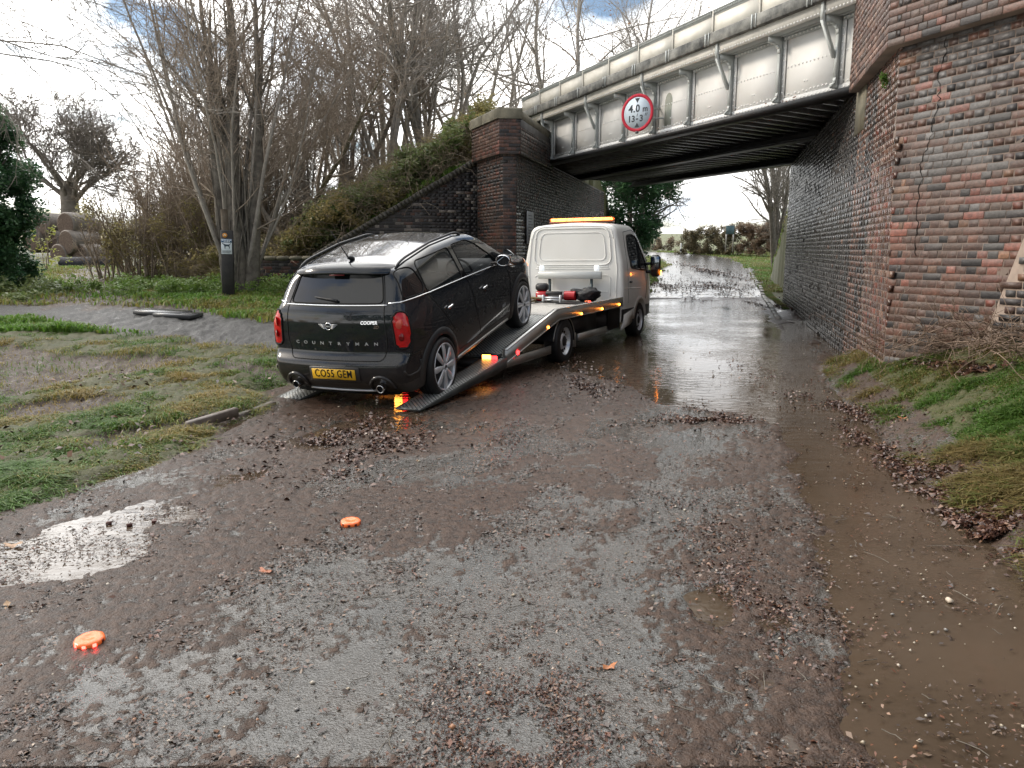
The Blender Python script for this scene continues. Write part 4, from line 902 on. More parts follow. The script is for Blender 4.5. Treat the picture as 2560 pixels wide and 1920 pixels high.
# ================================================================ recovery truck
TH = R(25.5); Tu = np.array([sin(TH), cos(TH)]); Tl = np.array([-cos(TH), sin(TH)])
T0 = np.array([-.093, 11.724])
def build_truck():
    T = empty('recovery_truck', (T0[0], T0[1], -.04), (-.012, 0, pi/2-TH), label='white recovery truck with sloping aluminium bed and lit amber roof bar', cat='truck')
    Wm = mat('white_vehicle_paint', (.82, .82, .79), .28, coat=.5, noise=(2.2, .22, (.70, .69, .64), 5))
    add_dirt(Wm, .25, 1.0, .45, (.30, .26, .21))
    Gd = mat('dark_cab_glass', (.012, .016, .02), .03, spec=.8)
    CR = 2.81; XF = 5.12
    def f(P):
        x, y, z = P[:, 0], P[:, 1], P[:, 2]; ay = np.abs(y)
        Wd = itp(z, [.2, .45, .8, 1.25, 1.45, 2.1, 2.35], [.93, .975, .985, .975, .955, .815, .75])
        Wd = Wd-.10*np.clip((x-4.1)/.85, 0, 1)**2
        top = itp(x, [2.4, 2.8, 3.1, 3.85, 4.05, 4.65, 4.95, 5.25], [2.10, 2.14, 2.17, 2.16, 2.04, 1.40, 1.13, .9])-.05*(y/.8)**2
        g = smax(ay-Wd, z-top, .13); rear = CR-x-.012*(1-(y/.9)**2)+.06*np.clip((z-1.2)/1., 0, 1)*0
        g = smax(g, rear, .075); g = smax(g, x-XF-.0*z+.10*(y/.9)**2, .12); return smax(g, .36-z, .03)
    V, F, ids = shell_grid(f, (2.7, -1.1, .3), (5.3, 1.1, 2.3), (3.3, -.35, .8), (4.45, .35, 1.65), .02)
    Nv = vnorm(V, F); C = V[F].mean(1); N_ = np.cross(V[F[:, 2]]-V[F[:, 0]], V[F[:, 3]]-V[F[:, 1]]); N_ /= np.linalg.norm(N_, axis=1)[:, None]+1e-12
    x, y, z = C.T; sd = np.abs(N_[:, 1]) > .6
    FWX = 3.87
    arch = (np.hypot(x-FWX, z-.33) < .40) & (np.abs(y) > .5)
    win = rounded([(3.30, 1.33), (4.15, 1.27), (4.40, 1.27), (4.27, 1.44), (3.93, 1.90), (3.65, 1.95), (3.32, 1.92), (3.25, 1.65)], .08)
    wq = sd & (inpoly(x, z, win) < 0); ws = (N_[:, 0] > .3) & (z > 1.40) & (z < 2.1) & (np.abs(y) < .74) & (x > 3.8)
    low = (z < .60) & sd; door = sd & (inpoly(x, z, rounded([(3.12, .62), (4.28, .72), (4.47, 1.27), (4.02, 2.0), (3.2, 2.0), (3.1, 1.5)], .07)) < 0) & ~wq
    lab = np.zeros(len(F), int); lab[door] = 1; lab[wq] = 2; lab[ws] = 3; lab[low] = 4; lab[arch] = 9
    cab = empty_child('cab', T)
    submesh('cab_body', V, F[lab == 0], Wm, cab)
    for s_, nm in ((-1, 'door'), (1, 'door')):
        d = submesh('door', V, F[(lab == 1) & (np.sign(y) == s_)], Wm, cab)
        w = submesh('side_window', V, F[(lab == 2) & (np.sign(y) == s_)], Gd, cab, push=-.004, Nv=Nv)
    submesh('windscreen', V, F[lab == 3], Gd, cab); submesh('lower_cladding', V, F[lab == 4], M_plast, cab)
    S_ = lambda pts, s_=-1: bis(f, [(a, 0, b) for a, b in pts], (0, s_, 0))
    m = MB()
    for s_ in (-1, 1):
        m.tube(S_(resample(win, .03, True), s_), .012, 6, cap=False)
        m.tube(S_(resample([(3.9, 1.29), (3.93, 1.56), (3.97, 1.86)], .05), s_), .018, 6)
        q = S_(resample([(3.12, .70), (3.1, 1.5), (3.18, 1.98), (3.7, 2.03), (4.08, 1.95), (4.36, 1.56), (4.5, 1.30), (4.38, 1.0), (4.28, .72)], .04), s_); m.tube(q, .005, 5)
    m.build('window_seal', M_gap, cab, smooth=True)
    m = MB(); m.tube(S_(resample([(2.8, .98), (3.9, .94)], .05)), .007, 5); m.tube(S_(resample([(2.8, 1.33), (4.2, 1.30)], .1)), .005, 5); m.build('door_crease', Wm, cab, smooth=True)
    m = MB(); p = S_([(3.25, 1.08)])[0]; m.bbox(p+(-.055, -.03, -.018), p+(.055, .01, .018), .01); m.build('door_handle', M_plast, cab)
    # wheel arch lips of the cab
    for s_ in (-1, 1):
        m = MB(); aa = np.linspace(R(-8), R(188), 26); a1 = bis(f, [(FWX+.46*cos(a), 0, .33+.46*sin(a)) for a in aa], (0, s_, 0)); a2 = bis(f, [(FWX+.395*cos(a), 0, .33+.395*sin(a)) for a in aa], (0, s_, 0)); n = len(aa)
        a1[:, 1] += s_*.004; a2[:, 1] += s_*.03; a3 = a2.copy(); a3[:, 1] -= s_*.25
        m.add(np.concatenate([a1, a2, a3]), [[[i, i+1, n+i+1, n+i] for i in range(n-1)]+[[n+i, n+i+1, 2*n+i+1, 2*n+i] for i in range(n-1)]]); m.build('arch_lip', Wm, cab, smooth=True)
    # pressings of the rear wall
    Rr = lambda pts: bis(f, [(3.3, a, b*1.0-.045*(b>1.9)) for a, b in pts], (-1, 0, 0))
    m = MB()
    for (poly, r) in ((rounded([(-.66, 1.48), (.66, 1.48), (.60, 2.02), (-.60, 2.02)], .12, 6), .011), (rounded([(-.76, 1.40), (.76, 1.40), (.70, 2.10), (-.70, 2.10)], .16, 6), .016)):
        m.tube(Rr(resample(poly, .03, True)), r, 6, cap=False)
    for pts in ([(-.70, 1.36), (.70, 1.36)], [(-.72, 1.33), (.72, 1.33)], [(-.74, .85), (-.74, 1.17), (-.70, 1.21), (.70, 1.21), (.74, 1.17)], [(-.70, .92), (.70, .92)]): m.tube(Rr(resample(pts, .03)), .009, 6)
    m.tube(Rr(resample([(-.85, .75), (-.86, 1.35), (-.80, 1.9), (-.74, 2.07), (-.6, 2.13), (0, 2.15), (.6, 2.13), (.74, 2.07), (.80, 1.9), (.86, 1.35), (.85, .75)], .03)), .013, 6)
    m.build('pressing', Wm, cab, smooth=True)
    for s_ in (-1, 1):
        m = MB(); c = np.array([4.30, s_*1.16, 1.34]); m.bbox(c+(-.05, -.10, -.20), c+(.07, .10, .22), .05); mi_ = m.build('mirror', M_plast, cab, smooth=False)
        m = MB(); m.bbox(c+(-.056, -.085, -.06), c+(-.051, .085, .19), .002); m.build('mirror_glass', mat('mirror_glass', (.25, .28, .3), .03, 1), mi_)
        m = MB(); m.tube([(4.34, s_*.9, 1.38), (4.32, s_*1.08, 1.40)], .03, 8); m.tube([(4.34, s_*.92, 1.24), (4.32, s_*1.08, 1.23)], .03, 8); m.build('mirror_arm', M_plast, mi_, smooth=True)
        m = MB(); m.bbox(c+(-.058, s_*.03, -.17), c+(.03, s_*.115, -.085), .02); m.build('indicator', M_amb, mi_)
    # roof beacon bar
    bb = empty_child('beacon_bar', T); bb.location = (.08, -.035, -.085); bb.scale = (1, .93, 1); m = MB(); m.bbox((3.02, -.66, 2.25), (3.26, .66, 2.285), .015); m.build('bar_base', mat('beacon_base', (.25, .06, .02), .4), bb)
    Eb = mat('lit_beacon', (1, .5, .1), .2, emit=(1, .36, .07), es=6); Eo = mat('amber_beacon_lens', (.7, .16, .01), .15, emit=(1, .12, .0), es=1.6)
    for a, b in ((-.62, -.50), (-.47, -.27), (-.23, -.07), (-.04, .14), (.18, .27), (.30, .50), (.53, .63)):
        m = MB(); m.bbox((3.045, a, 2.288), (3.235, b, 2.335), .015); m.build('beacon_lamp', Eb, bb)
    m = MB(); m.bbox((3.04, -.665, 2.286), (3.24, .665, 2.343), .025); o = m.build('beacon_lens', mat('amber_lens', (1, .35, .05), .1, alpha=.30, emit=(1, .12, 0), es=.25), bb)
    # ---- chassis and bed
    m = MB(); m.box((-.35, -.42, .40), (4.3, -.34, .62)); m.box((-.35, .34, .40), (4.3, .42, .62)); m.box((-.1, -.75, .28), (.1, .75, .42)); m.box((2.1, -.9, .30), (2.72, .9, .62)); m.box((.7, -.85, .36), (1.75, -.1, .66)); m.box((3.0, -.7, .3), (4.6, .7, .75)); m.build('chassis', M_plast, T)
    zd = .74; xk = -.35; xt = -2.02; zt = .35
    m = MB(); m.add([(xt, -.94, zt), (xk, -.94, zd), (2.75, -.94, zd), (xt, .94, zt), (xk, .94, zd), (2.75, .94, zd)], [[[0, 1, 4, 3], [1, 2, 5, 4]]])
    m.add([(xt, -.94, zt-.03), (xk, -.94, zd-.03), (2.75, -.94, zd-.03), (xt, .94, zt-.03), (xk, .94, zd-.03), (2.75, .94, zd-.03)], [[[3, 4, 1, 0], [4, 5, 2, 1]]]); m.build('bed_underside', M_plast, T) if False else None
    m = MB(); m.add([(xk, -.94, zd), (2.75, -.94, zd), (2.75, .94, zd), (xk, .94, zd), (xk, -.94, zd-.04), (2.75, -.94, zd-.04), (2.75, .94, zd-.04), (xk, .94, zd-.04)], [[[0, 1, 2, 3], [7, 6, 5, 4], [0, 3, 7, 4], [1, 5, 6, 2]]]); b1 = m.build('bed_plate', M_treadw, T)
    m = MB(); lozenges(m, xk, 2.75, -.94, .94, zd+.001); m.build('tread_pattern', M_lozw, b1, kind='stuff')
    sl = atan2(zd-zt, xk-xt); Ls = sqrt((zd-zt)**2+(xk-xt)**2)
    Ms = Mx((xt, 0, zt), (0, -sl, 0))
    def slope_plate(name, M_, L_, y0, y1, mp, ml, th=.04):
        m = MB(); m.box((0, y0, -th), (L_, y1, 0), M_); b = m.build(name, mp, T)
        m = MB(); lozenges(m, 0, L_, y0, y1, .001); V = np.concatenate(m.V); m.V = [V@M_[:3, :3].T+M_[:3, 3]]; m.build('tread_pattern', ml, b, kind='stuff'); return b
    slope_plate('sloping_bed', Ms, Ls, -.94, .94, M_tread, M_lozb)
    # ramps
    Lr = sqrt(2.0**2+.30**2); sr = atan2(.28, 2.0)
    Mr = Mx((-2.05-2.0, 0, .065), (0, -sr, 0))
    for (a, b) in ((-1.0, -.70), (.55, .90)):
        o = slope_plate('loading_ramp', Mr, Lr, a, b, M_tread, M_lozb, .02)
        m = MB()
        for yy in (a, b): m.prism([(-.0, -.005), (Lr, -.005), (Lr, -.12), (Lr*.85, -.13), (.25, -.035)], (yy-.006, yy+.006), Mr)
        fix_normals(m.build('ramp_side', M_tread, o))
    # side rails
    for s_ in (-1, 1):
        y0, y1 = (s_*.945, s_*1.0)
        P = [(2.75, .82), (xk, .82), (xt, .435), (xt, .28), (xk+.05, .665), (2.75, .665)]
        m = MB(); m.prism(P, (min(y0, y1), max(y0, y1))); r = fix_normals(m.build('bed_rail', M_alu, T))
        P2 = [(2.75, .832), (xk-.003, .832), (xt, .448), (xt, .435), (xk, .821), (2.75, .821)]
        m = MB(); m.prism(P2, (min(y0, y1)-.006, max(y0, y1)+.006)); fix_normals(m.build('rail_lip', mat('bright_aluminium', (.62, .62, .60), .25, .8) if s_ < 0 else M_alu, r))
        m = MB(); m.prism([(2.75, .68), (xk+.05, .68), (xt+.02, .30), (xt, .29), (xt, .28), (xk+.05, .665), (2.75, .665)], (min(s_*1.0, s_*1.012), max(s_*1.0, s_*1.012))); fix_normals(m.build('rail_foot', M_alu, r))
        for x_, z_ in ((2.52, .715), (1.6, .70), (.62, .69), (-.70, .60)):
            m = MB(); c = np.array([x_, s_*1.003, z_]); m.bbox(c-(.022, .012, .016), c+(.022, .012, .016), .006); m.build('marker_lamp', M_amb, T)
        m = MB(); c = np.array([-1.72, s_*1.01, .37]); m.bbox(c-(.028, .015, .028), c+(.028, .015, .028), .012); m.build('side_reflector', M_redE, T)
        # under-run bars
        m = MB(); m.box((-2.0, s_*.93, .20), (-.48, s_*.955, .315)); m.build('underrun_bar', M_alu, T)
        m = MB(); m.box((.62, s_*.93, .27), (1.98, s_*.955, .375)); m.build('underrun_bar', M_alu, T)
        m = MB(); m.box((.55, s_*.70, .18), (.60, s_*.92, .40)); m.build('guard_bracket', M_alu, T)
        # rear wheel guard
        aa = np.linspace(R(0), R(170), 22); m = MB(); n = len(aa); yy = (s_*.70, s_*.955)
        Vv = [(.43*cos(a)+.02, q, .30+.40*sin(a)) for q in yy for a in aa]; m.add(Vv, [[[i, i+1, n+i+1, n+i] for i in range(n-1)]]); m.build('mudguard', M_plast, T, smooth=True)
        m = MB(); m.tube([(.43*cos(a)+.02, s_*.957, .30+.40*sin(a)) for a in aa], .009, 6); m.build('mudguard_trim', M_alu, T, smooth=True)
        # locker and sill panel below the cab
        m = MB(); m.bbox((2.1, s_*.62, .28), (2.8, s_*.93, .66), .02); m.build('side_locker', M_plast, T)
        m = MB(); m.prism([(2.88, .50), (3.46, .58), (3.38, .34), (3.25, .30), (2.72, .24), (2.80, .30), (2.88, .36)], (min(s_*.955, s_*.985), max(s_*.955, s_*.985))); fix_normals(m.build('sill_panel', Wm, T))
        # tail lamps
        lo = 0.0 if s_ < 0 else -.34; up = 0.0 if s_ < 0 else .10
        m = MB(); m.bbox((-2.14, min(s_*.70, s_*.94)+lo, .23+up), (-2.03, max(s_*.70, s_*.94)+lo, .40+up), .01); lb = m.build('lamp_housing', M_plast, T)
        m = MB(); m.bbox((-2.152, min(s_*.72, s_*.84)+lo*.7, .25+up), (-2.14, max(s_*.72, s_*.84)+lo*.7, .385+up), .02); m.build('indicator_lens', mat('bright_amber', (1, .4, .05), .2, emit=(1, .36, .05), es=11), lb)
        m = MB(); m.bbox((-2.152, min(s_*.845, s_*.93)+lo*1.35, .26+up), (-2.14, max(s_*.845, s_*.93)+lo*1.35, .375+up), .02); m.build('stop_lens', M_redE, lb)
    m = MB(); m.box((-2.09, -.95, .20), (-2.01, .95, .31)); m.build('rear_beam', M_plast, T)
    # wheels
    def twheel(x_, s_):
        w = empty_child('wheel', T); r = .335; c = (x_, s_*.985, r)
        Mw = Mx(c, (0, 0, 0 if s_ < 0 else pi))
        prof = [(.205, 0), (.25, -.006), (.30, -.004), (.325, .012), (r, .04), (r, .19), (.32, .215), (.22, .22)]
        m = MB(); m.lathe(prof, 40, Mw); m.build('tyre', M_rubber, w, smooth=True)
        m = MB(); m.lathe([(.205, .0), (.208, .012), (.195, .02), (.19, .05), (.165, .062), (.12, .06), (.105, .03), (.09, .022), (.0, .018)], 40, Mw); m.build('rim', M_alloy, w, smooth=True)
        m = MB()
        for k_ in range(14):
            a = k_*2*pi/14; Mk = Mw@Mx((.155*cos(a), .052, .155*sin(a)), (0, -a, 0)); m.bbox((-.028, -.006, -.013), (.024, .02, .013), .006, Mk)
        m.build('rim_slots', M_gap, w)
        m = MB(); m.lathe([(0, .0), (.04, .0), (.07, .012), (.085, .028)], 20, Mw); m.build('hub_cap', M_plast, w, smooth=True)
    for x_ in (0, FWX):
        for s_ in (-1, 1): twheel(x_, s_)
    m = MB(); m.box((2.9, -.6, .35), (4.4, .6, 1.0)); m.build('engine_bay', M_gap, T)
    # headboard bar with work lamps
    hb = empty_child('headboard', T); m = MB(); m.bbox((2.63, -.62, 1.15), (2.71, .60, 1.28), .006); m.build('crossbar', mat('white_box_section', (.55, .57, .56), .35, .2), hb)
    for yy in (-.42, .40): m = MB(); m.box((2.68, yy-.02, zd), (2.73, yy+.02, 1.15)); m.build('upright', mat('grey_upright', (.09, .12, .13), .4), hb)
    for yy in (-.53, .54): m = MB(); m.bbox((2.64, yy-.05, 1.29), (2.69, yy+.05, 1.395), .02); w_ = m.build('work_lamp', mat('work_lamp', (.85, .9, .9), .2, emit=(.9, .95, 1), es=.45), hb)
    return T
TR = build_truck()
def onbed(name, x, y, z=.743, **k):
    """a loose thing standing on the truck bed"""
    p = TR.matrix_basis@Vector((x, y, z)); o = empty(name, tuple(p), tuple(TR.rotation_euler), **k); return o
def bed_items():
    M_wr = mat('red_winch_paint', (.45, .015, .02), .25, coat=.4)
    w = onbed('winch', 2.32, .12, label='red electric winch with black motor on the truck bed', cat='winch')
    m = MB(); m.box((-.12, -.36, 0), (.12, .36, .015)); m.build('base_plate', M_plast, w)
    m = MB(); m.tube([(0, -.38, .12), (0, -.18, .12)], .085, 18); m.build('motor', M_wr, w, autosm=40); m = MB(); m.tube([(0, -.18, .12), (0, .13, .12)], .06, 18); m.build('drum', mat('wire_rope', (.14, .14, .15), .5, .5, bump=(90, .6, .01, 2)), w, autosm=40)
    m = MB(); m.bbox((-.09, .13, .02), (.09, .37, .20), .03); m.build('gearbox', M_wr, w); m = MB(); m.bbox((-.08, .15, .20), (.08, .38, .34), .04); m.build('control_box', M_plast, w)
    m = MB(); m.bbox((-.155, -.17, .14), (-.10, .14, .20), .01); m.build('tie_bar', M_plast, w)
    text_mesh('lettering', 'WARN', .05, M_alloy, w, Mx((-.157, -.0, .17), (pi/2, 0, -pi/2)), sx=1.2) if False else None
    m = MB(); m.bbox((-.093, .18, .07), (-.088, .32, .13), .002); m.build('white_decal', mat('white_decal', (.8, .8, .8), .4), w)
    m = MB()
    for zz in (.055, .095): m.tube([(-.20, -.16, zz), (-.20, .15, zz)], .016, 10)
    for yy in (-.17, .16): m.bbox((-.225, yy-.018, .0), (-.175, yy+.018, .14), .006)
    m.build('fairlead', M_alloy, w)
    # winch cable runs down the bed to the car
    c = onbed('winch_cable', -.3, .3, label='thin steel winch cable running down the bed to the car', cat='cable'); m = MB(); m.tube([(2.45, -.22, .05), (1.2, -.02, .02), (.2, .15, .012), (-.35, .24, -.05)], .007, 6); m.build('cable', M_gap, c, smooth=True)
    # coiled straps
    s = onbed('ratchet_straps', 2.25, .62, label='heap of tan ratchet straps coiled on the bed left of the winch', cat='strap'); Ms = mat('tan_webbing', (.22, .17, .085), .8, bump=(120, .4, .004, 2)); rg = np.random.default_rng(5)
    for k in range(5):
        m = MB(); a = np.linspace(0, rg.uniform(3, 9), 30); rr = .09+.05*rg.random()+.02*np.sin(a*2.3); m.tube(np.c_[rr*np.cos(a)+rg.normal(0, .03), (rr*np.sin(a))*1.6+rg.normal(0, .09), .02+.03*k*.6+.02*np.sin(a*1.7+k)], .016, 6); m.build('strap_loop', Ms, s, smooth=True)
    b = onbed('ratchet_buckle', 2.3, .86, label='dark metal ratchet buckle beside the front wheel of the car', cat='buckle'); m = MB(); m.bbox((-.08, -.05, 0), (.08, .05, .05), .015); m.build('frame', M_plast, b); m = MB(); m.bbox((-.03, -.04, .05), (.05, .04, .13), .02, Mx((0, 0, 0), (0, .5, 0))); m.build('lever', M_alloy, b)
    t = onbed('rubber_mat', 2.15, -.52, label='black rubber mat lying on the front right corner of the bed', cat='mat')
    g = np.linspace(-1, 1, 14); X, Y = np.meshgrid(g*.30, g*.46); Z = .012+.014*fbm(X*9+3, Y*9, 2); n = 14; i = (np.arange(n-1)[:, None]*n+np.arange(n-1)).ravel(); V = np.stack([X, Y, Z], -1).reshape(-1, 3); V = np.r_[V, V-(0, 0, .012)]
    q = np.stack([i, i+1, i+n+1, i+n], 1); me = mesh_np('mat_sheet', V, [q, q[:, ::-1]+n*n], M_rubber, smooth=True); mobj('mat_sheet', me, t)
    bg = onbed('black_bag', 2.42, -.42, .765, label='crumpled black bag resting on the rubber mat', cat='bag')
    import bmesh
    bm = bmesh.new(); bmesh.ops.create_icosphere(bm, subdivisions=4, radius=1)
    for v in bm.verts:
        p = v.co.copy(); d = 1+.35*mnoise.noise(p*1.6)+.14*mnoise.noise(p*4); v.co = Vector((p.x*.13*d, p.y*.26*d, max(-.10, (p.z*.13+.05*abs(p.y))*d)+.10))
    me = bpy.data.meshes.new('bag_body'); bm.to_mesh(me); bm.free(); me.materials.append(mat('black_nylon', (.01, .01, .012), .5, bump=(40, .3, .01, 3))); me.polygons.foreach_set('use_smooth', np.ones(len(me.polygons), bool)); mobj('bag_body', me, bg)
    hazard_lamp(bg_pt=(2.12, -.56, .768), on=True)
def hazard_lamp_mesh(T, r=.052, lit=True):
    Mo = mat('orange_lamp_plastic', (.85, .17, .04), .35, coat=.2, emit=(1, .15, .02), es=.10)
    n = 9; m = MB(); k = 72; a = np.arange(k)*2*pi/k; sc = 1+.045*np.abs(np.cos(a*n/2))
    prof = [(0, 0), (.86, 0), (.97, .12), (1.0, .3), (1.0, .62), (.95, .78), (.80, .88), (.42, .93), (.38, .88), (0, .88)]
    V = []; 
    for q, (pr, pz) in enumerate(prof): s_ = sc if .9 < pr else 1+0*sc; V.append(np.c_[pr*r*s_*np.cos(a), pr*r*s_*np.sin(a), np.full(k, pz*r*.62)])
    V = np.concatenate(V); F = [[i*k+j, i*k+(j+1) % k, (i+1)*k+(j+1) % k, (i+1)*k+j] for i in range(len(prof)-1) for j in range(k)]; m.add(V, [np.array(F)]); fix_normals(m.build('lamp_body', Mo, T, autosm=50))
    for q in range(n):
        aa = (q+.5)*2*pi/n
        m = MB(); Mk = Mx((r*1.0*cos(aa), r*1.0*sin(aa), r*.28), (0, 0, aa)); m.bbox((-.004, -.0085, -.0065), (.0022, .0085, .0085), .002, Mk); m.build('led_window', mat('led_red', (.6, .02, .01), .2, emit=(1, .04, .03), es=14) if (lit and q in (5, 6, 7)) else mat('dark_led_window', (.16, .02, .01), .25), T)
def hazard_lamp(p=None, bg_pt=None, on=True, label=None, r=.052, rz=0):
    if bg_pt: T = onbed('hazard_lamp', *bg_pt, label='orange round hazard lamp lying on the mat on the truck bed', cat='hazard lamp', group='orange hazard lamps')
    else: T = empty('hazard_lamp', tuple(p), (R(3), R(-2), rz), label=label, cat='hazard lamp', group='orange hazard lamps')
    hazard_lamp_mesh(T, r, on); return T
bed_items()
q = atZ(225, 1610, .004); hazard_lamp(tuple(q), label='glowing orange hazard lamp on the mud, nearest to the camera', r=.058, rz=.3)
q = atZ(877, 1312, .008); hazard_lamp(tuple(q), on=False, label='orange hazard lamp on the muddy road behind the dark car', r=.058, rz=.9)
# ================================================================ the car on the ramps
def build_car():
    T = empty('estate_car', (-1.556, 8.66, .055), label='dark grey compact hatchback with its rear wheels on the loading ramps', cat='car')
    h, p_, r_ = .359, .196, -.011
    u = np.array([sin(h), cos(h), 0]); l = np.array([-cos(h), sin(h), 0]); k = np.array([0, 0, 1.]); fx = cos(p_)*u+sin(p_)*k; k2 = -sin(p_)*u+cos(p_)*k
    l2 = cos(r_)*l+sin(r_)*k2; k3 = -sin(r_)*l+cos(r_)*k2; Mt = np.eye(4); Mt[:3, :3] = np.stack([fx, l2, k3], 1); Mt[:3, 3] = (-1.556, 8.66, .055); T.matrix_local = Matrix(Mt.tolist())
    Pm = mat('dark_grey_metallic_paint', (.008, .011, .016), .25, .0, spec=.15, coat=1.0, noise=(3, .5, (.012, .015, .019), 5), croug=.02)
    add_dirt(Pm, .10, .75, .38)
    Pd = mat('dark_cladding', (.022, .024, .027), .42)
    add_dirt(Pd, .1, .7, .6)
    Gl = mat('privacy_glass', (.006, .008, .010), .02, spec=.9); Gc = mat('clear_side_glass', (.02, .025, .028), .02, spec=.9, alpha=.42)
    XB = 3.33
    zs = [.18, .26, .33, .38, .46, .57, .605, .64, .70, .85, 1.0, 1.10, 1.16, 1.32, 1.44, 1.475, 1.55, 1.6]
    xs = [-.52, -.64, -.70, -.725, -.745, -.735, -.705, -.655, -.648, -.64, -.625, -.595, -.545, -.43, -.355, -.345, -.28, -.2]
    def f(P):
        x, y, z = P[:, 0], P[:, 1], P[:, 2]; ay = np.abs(y)
        Wd = itp(z, [.18, .30, .45, .75, .92, 1.05, 1.13, 1.20, 1.50, 1.6], [.80, .865, .885, .895, .89, .865, .835, .805, .655, .60])
        Wd = Wd-(.11+.12*np.clip((z-.95)/.2, 0, 1))*np.clip((.05-x)/.75, 0, 1)**2-.16*np.clip((x-2.7)/.65, 0, 1)**2
        top = itp(x, [-.8, -.35, 0, .6, 1.2, 1.62, 1.78, 2.38, 2.5, 2.95, 3.2, 3.36, 3.5], [1.43, 1.485, 1.545, 1.60, 1.59, 1.525, 1.46, 1.10, 1.075, 1.01, .92, .78, .6])-.045*(y/.62)**2
        kk = .11+.05*np.clip((x-2.2)/.4, 0, 1)
        h_ = np.clip(.5+.5*((ay-Wd)-(z-top))/kk, 0, 1); g = (z-top)+((ay-Wd)-(z-top))*h_+kk*h_*(1-h_)
        xr = itp(z, zs, xs)+.075*(y/.8)**2
        g = smax(g, xr-x, .07+.05*(1-np.clip(np.abs(z-1.45)/.25, 0, 1))*0); g = smax(g, x-(XB+.04-.25*(y/.9)**2-.05*np.abs(z-.55)), .10)
        return smax(g, .20-z, .03)
    V, F, ids = shell_grid(f, (-.85, -1.0, .12), (3.5, 1.0, 1.75), (-.05, -.3, .55), (2.7, .3, 1.0), .0145)
    Nv = vnorm(V, F); C = V[F].mean(1); N_ = np.cross(V[F[:, 2]]-V[F[:, 0]], V[F[:, 3]]-V[F[:, 1]]); N_ /= np.linalg.norm(N_, axis=1)[:, None]+1e-12
    x, y, z = C.T; sd = np.abs(N_[:, 1]) > .55; rear = (N_[:, 0] < -.35) & (x < .1)
    WX = 2.595
    q_g = rounded([(-.40, 1.185), (-.10, 1.175), (-.02, 1.24), (-.05, 1.44), (-.16, 1.455), (-.30, 1.44)], .05)
    r_g = rounded([(-.02, 1.165), (.84, 1.125), (.86, 1.47), (.10, 1.475), (.03, 1.44)], .05)
    f_g = rounded([(.94, 1.12), (1.83, 1.07), (1.92, 1.085), (1.50, 1.405), (1.36, 1.462), (.97, 1.475)], .04)
    blk = rounded([(-.43, 1.175), (-.1, 1.165), (.9, 1.115), (1.9, 1.055), (2.02, 1.06), (1.56, 1.42), (1.40, 1.482), (.9, 1.495), (.05, 1.49), (-.30, 1.46)], .05)
    dp = rounded([(-.60, 1.19), (-.44, 1.18), (-.33, 1.445), (-.44, 1.44)], .03)
    rgl = rounded([(-.555, 1.165), (.555, 1.165), (.49, 1.435), (-.49, 1.435)], .05)
    gate = rounded([(-.56, .60), (.56, .60), (.60, .80), (.575, 1.16), (.50, 1.47), (-.50, 1.47), (-.575, 1.16), (-.60, .80)], .06)
    def L_(poly, a, b): return inpoly(a, b, poly) < 0
    arch = np.minimum(np.hypot(x, z-.328), np.hypot(x-WX, z-.328)) < .365
    arch &= (np.abs(y) > .45)
    lamp = (x < -.1) & (x > -.75) & (((np.abs(y)-.775)/.105)**2+((z-.925)/.175)**2*1.0 < 1) if False else None
    # rear lamp: rounded upright lozenge that wraps the corner, measured along the skin
    ang = np.arctan2(np.abs(y)-.55, -.30-x); sx = np.where(x < -.2, np.abs(y)+(.0), 9)
    sw = (np.abs(y)-.755)+(x+.56)*.55
    lampf = (x < -.30) & (np.abs(y) > .60) & ((np.abs(sw)/.098)**2.6+(np.abs(z-.90)/.175)**2.6 < 1)
    fd = rounded([(.93, 1.13), (1.02, .75), (1.13, .36), (2.02, .34), (2.17, .46), (2.20, .80), (2.05, 1.06)], .06)
    rd = rounded([(-.06, 1.17), (.14, .92), (.40, .62), (.50, .36), (1.115, .36), (1.0, .75), (.91, 1.13)], .05)
    lab = np.zeros(len(F), int)
    lab[rear & L_(gate, y, z)] = 1
    lab[sd & L_(fd, x, z)] = 2; lab[sd & L_(rd, x, z)] = 3
    lab[(z < .36) & (sd | (N_[:, 2] < -.5) | (x < .1))] = 4
    lab[rear & (z < .62) & (z >= .36) & (np.abs(y) < .9)] = 5
    lab[(x < -.37) & (z < .625) & (z >= .36)] = 5
    lab[sd & L_(blk, x, z)] = 6
    lab[sd & L_(q_g, x, z)] = 7; lab[sd & L_(r_g, x, z)] = 8; lab[sd & L_(f_g, x, z)] = 9
    lab[rear & L_(rgl, y, z)] = 10; lab[lampf] = 11
    ws = (N_[:, 0] > .25) & (x > 1.72) & (x < 2.36) & (np.abs(y) < .70-.0*x) & (z > 1.08); lab[ws] = 12
    lab[sd & L_(dp, x, z) & (x < -.42)] = 6
    lab[arch] = 99
    body = submesh('body_shell', V, F[lab == 0], Pm, T)
    tg = submesh('tailgate', V, F[lab == 1], Pm, T); submesh('rear_window', V, F[lab == 10], Gl, tg, push=-.003, Nv=Nv)
    bp = submesh('rear_bumper', V, F[lab == 5], Pm, T); [submesh('lower_cladding', V, F[(lab == 4) & q_], Pd, T, kind='stuff') for q_ in ((x < -.36), (x > WX+.36), (x > .37) & (x < WX-.37))]; submesh('window_surround', V, F[lab == 6], mat('gloss_black', (.008, .008, .009), .12, coat=.5), T)
    submesh('windscreen', V, F[lab == 12], Gc, T, push=-.003, Nv=Nv)
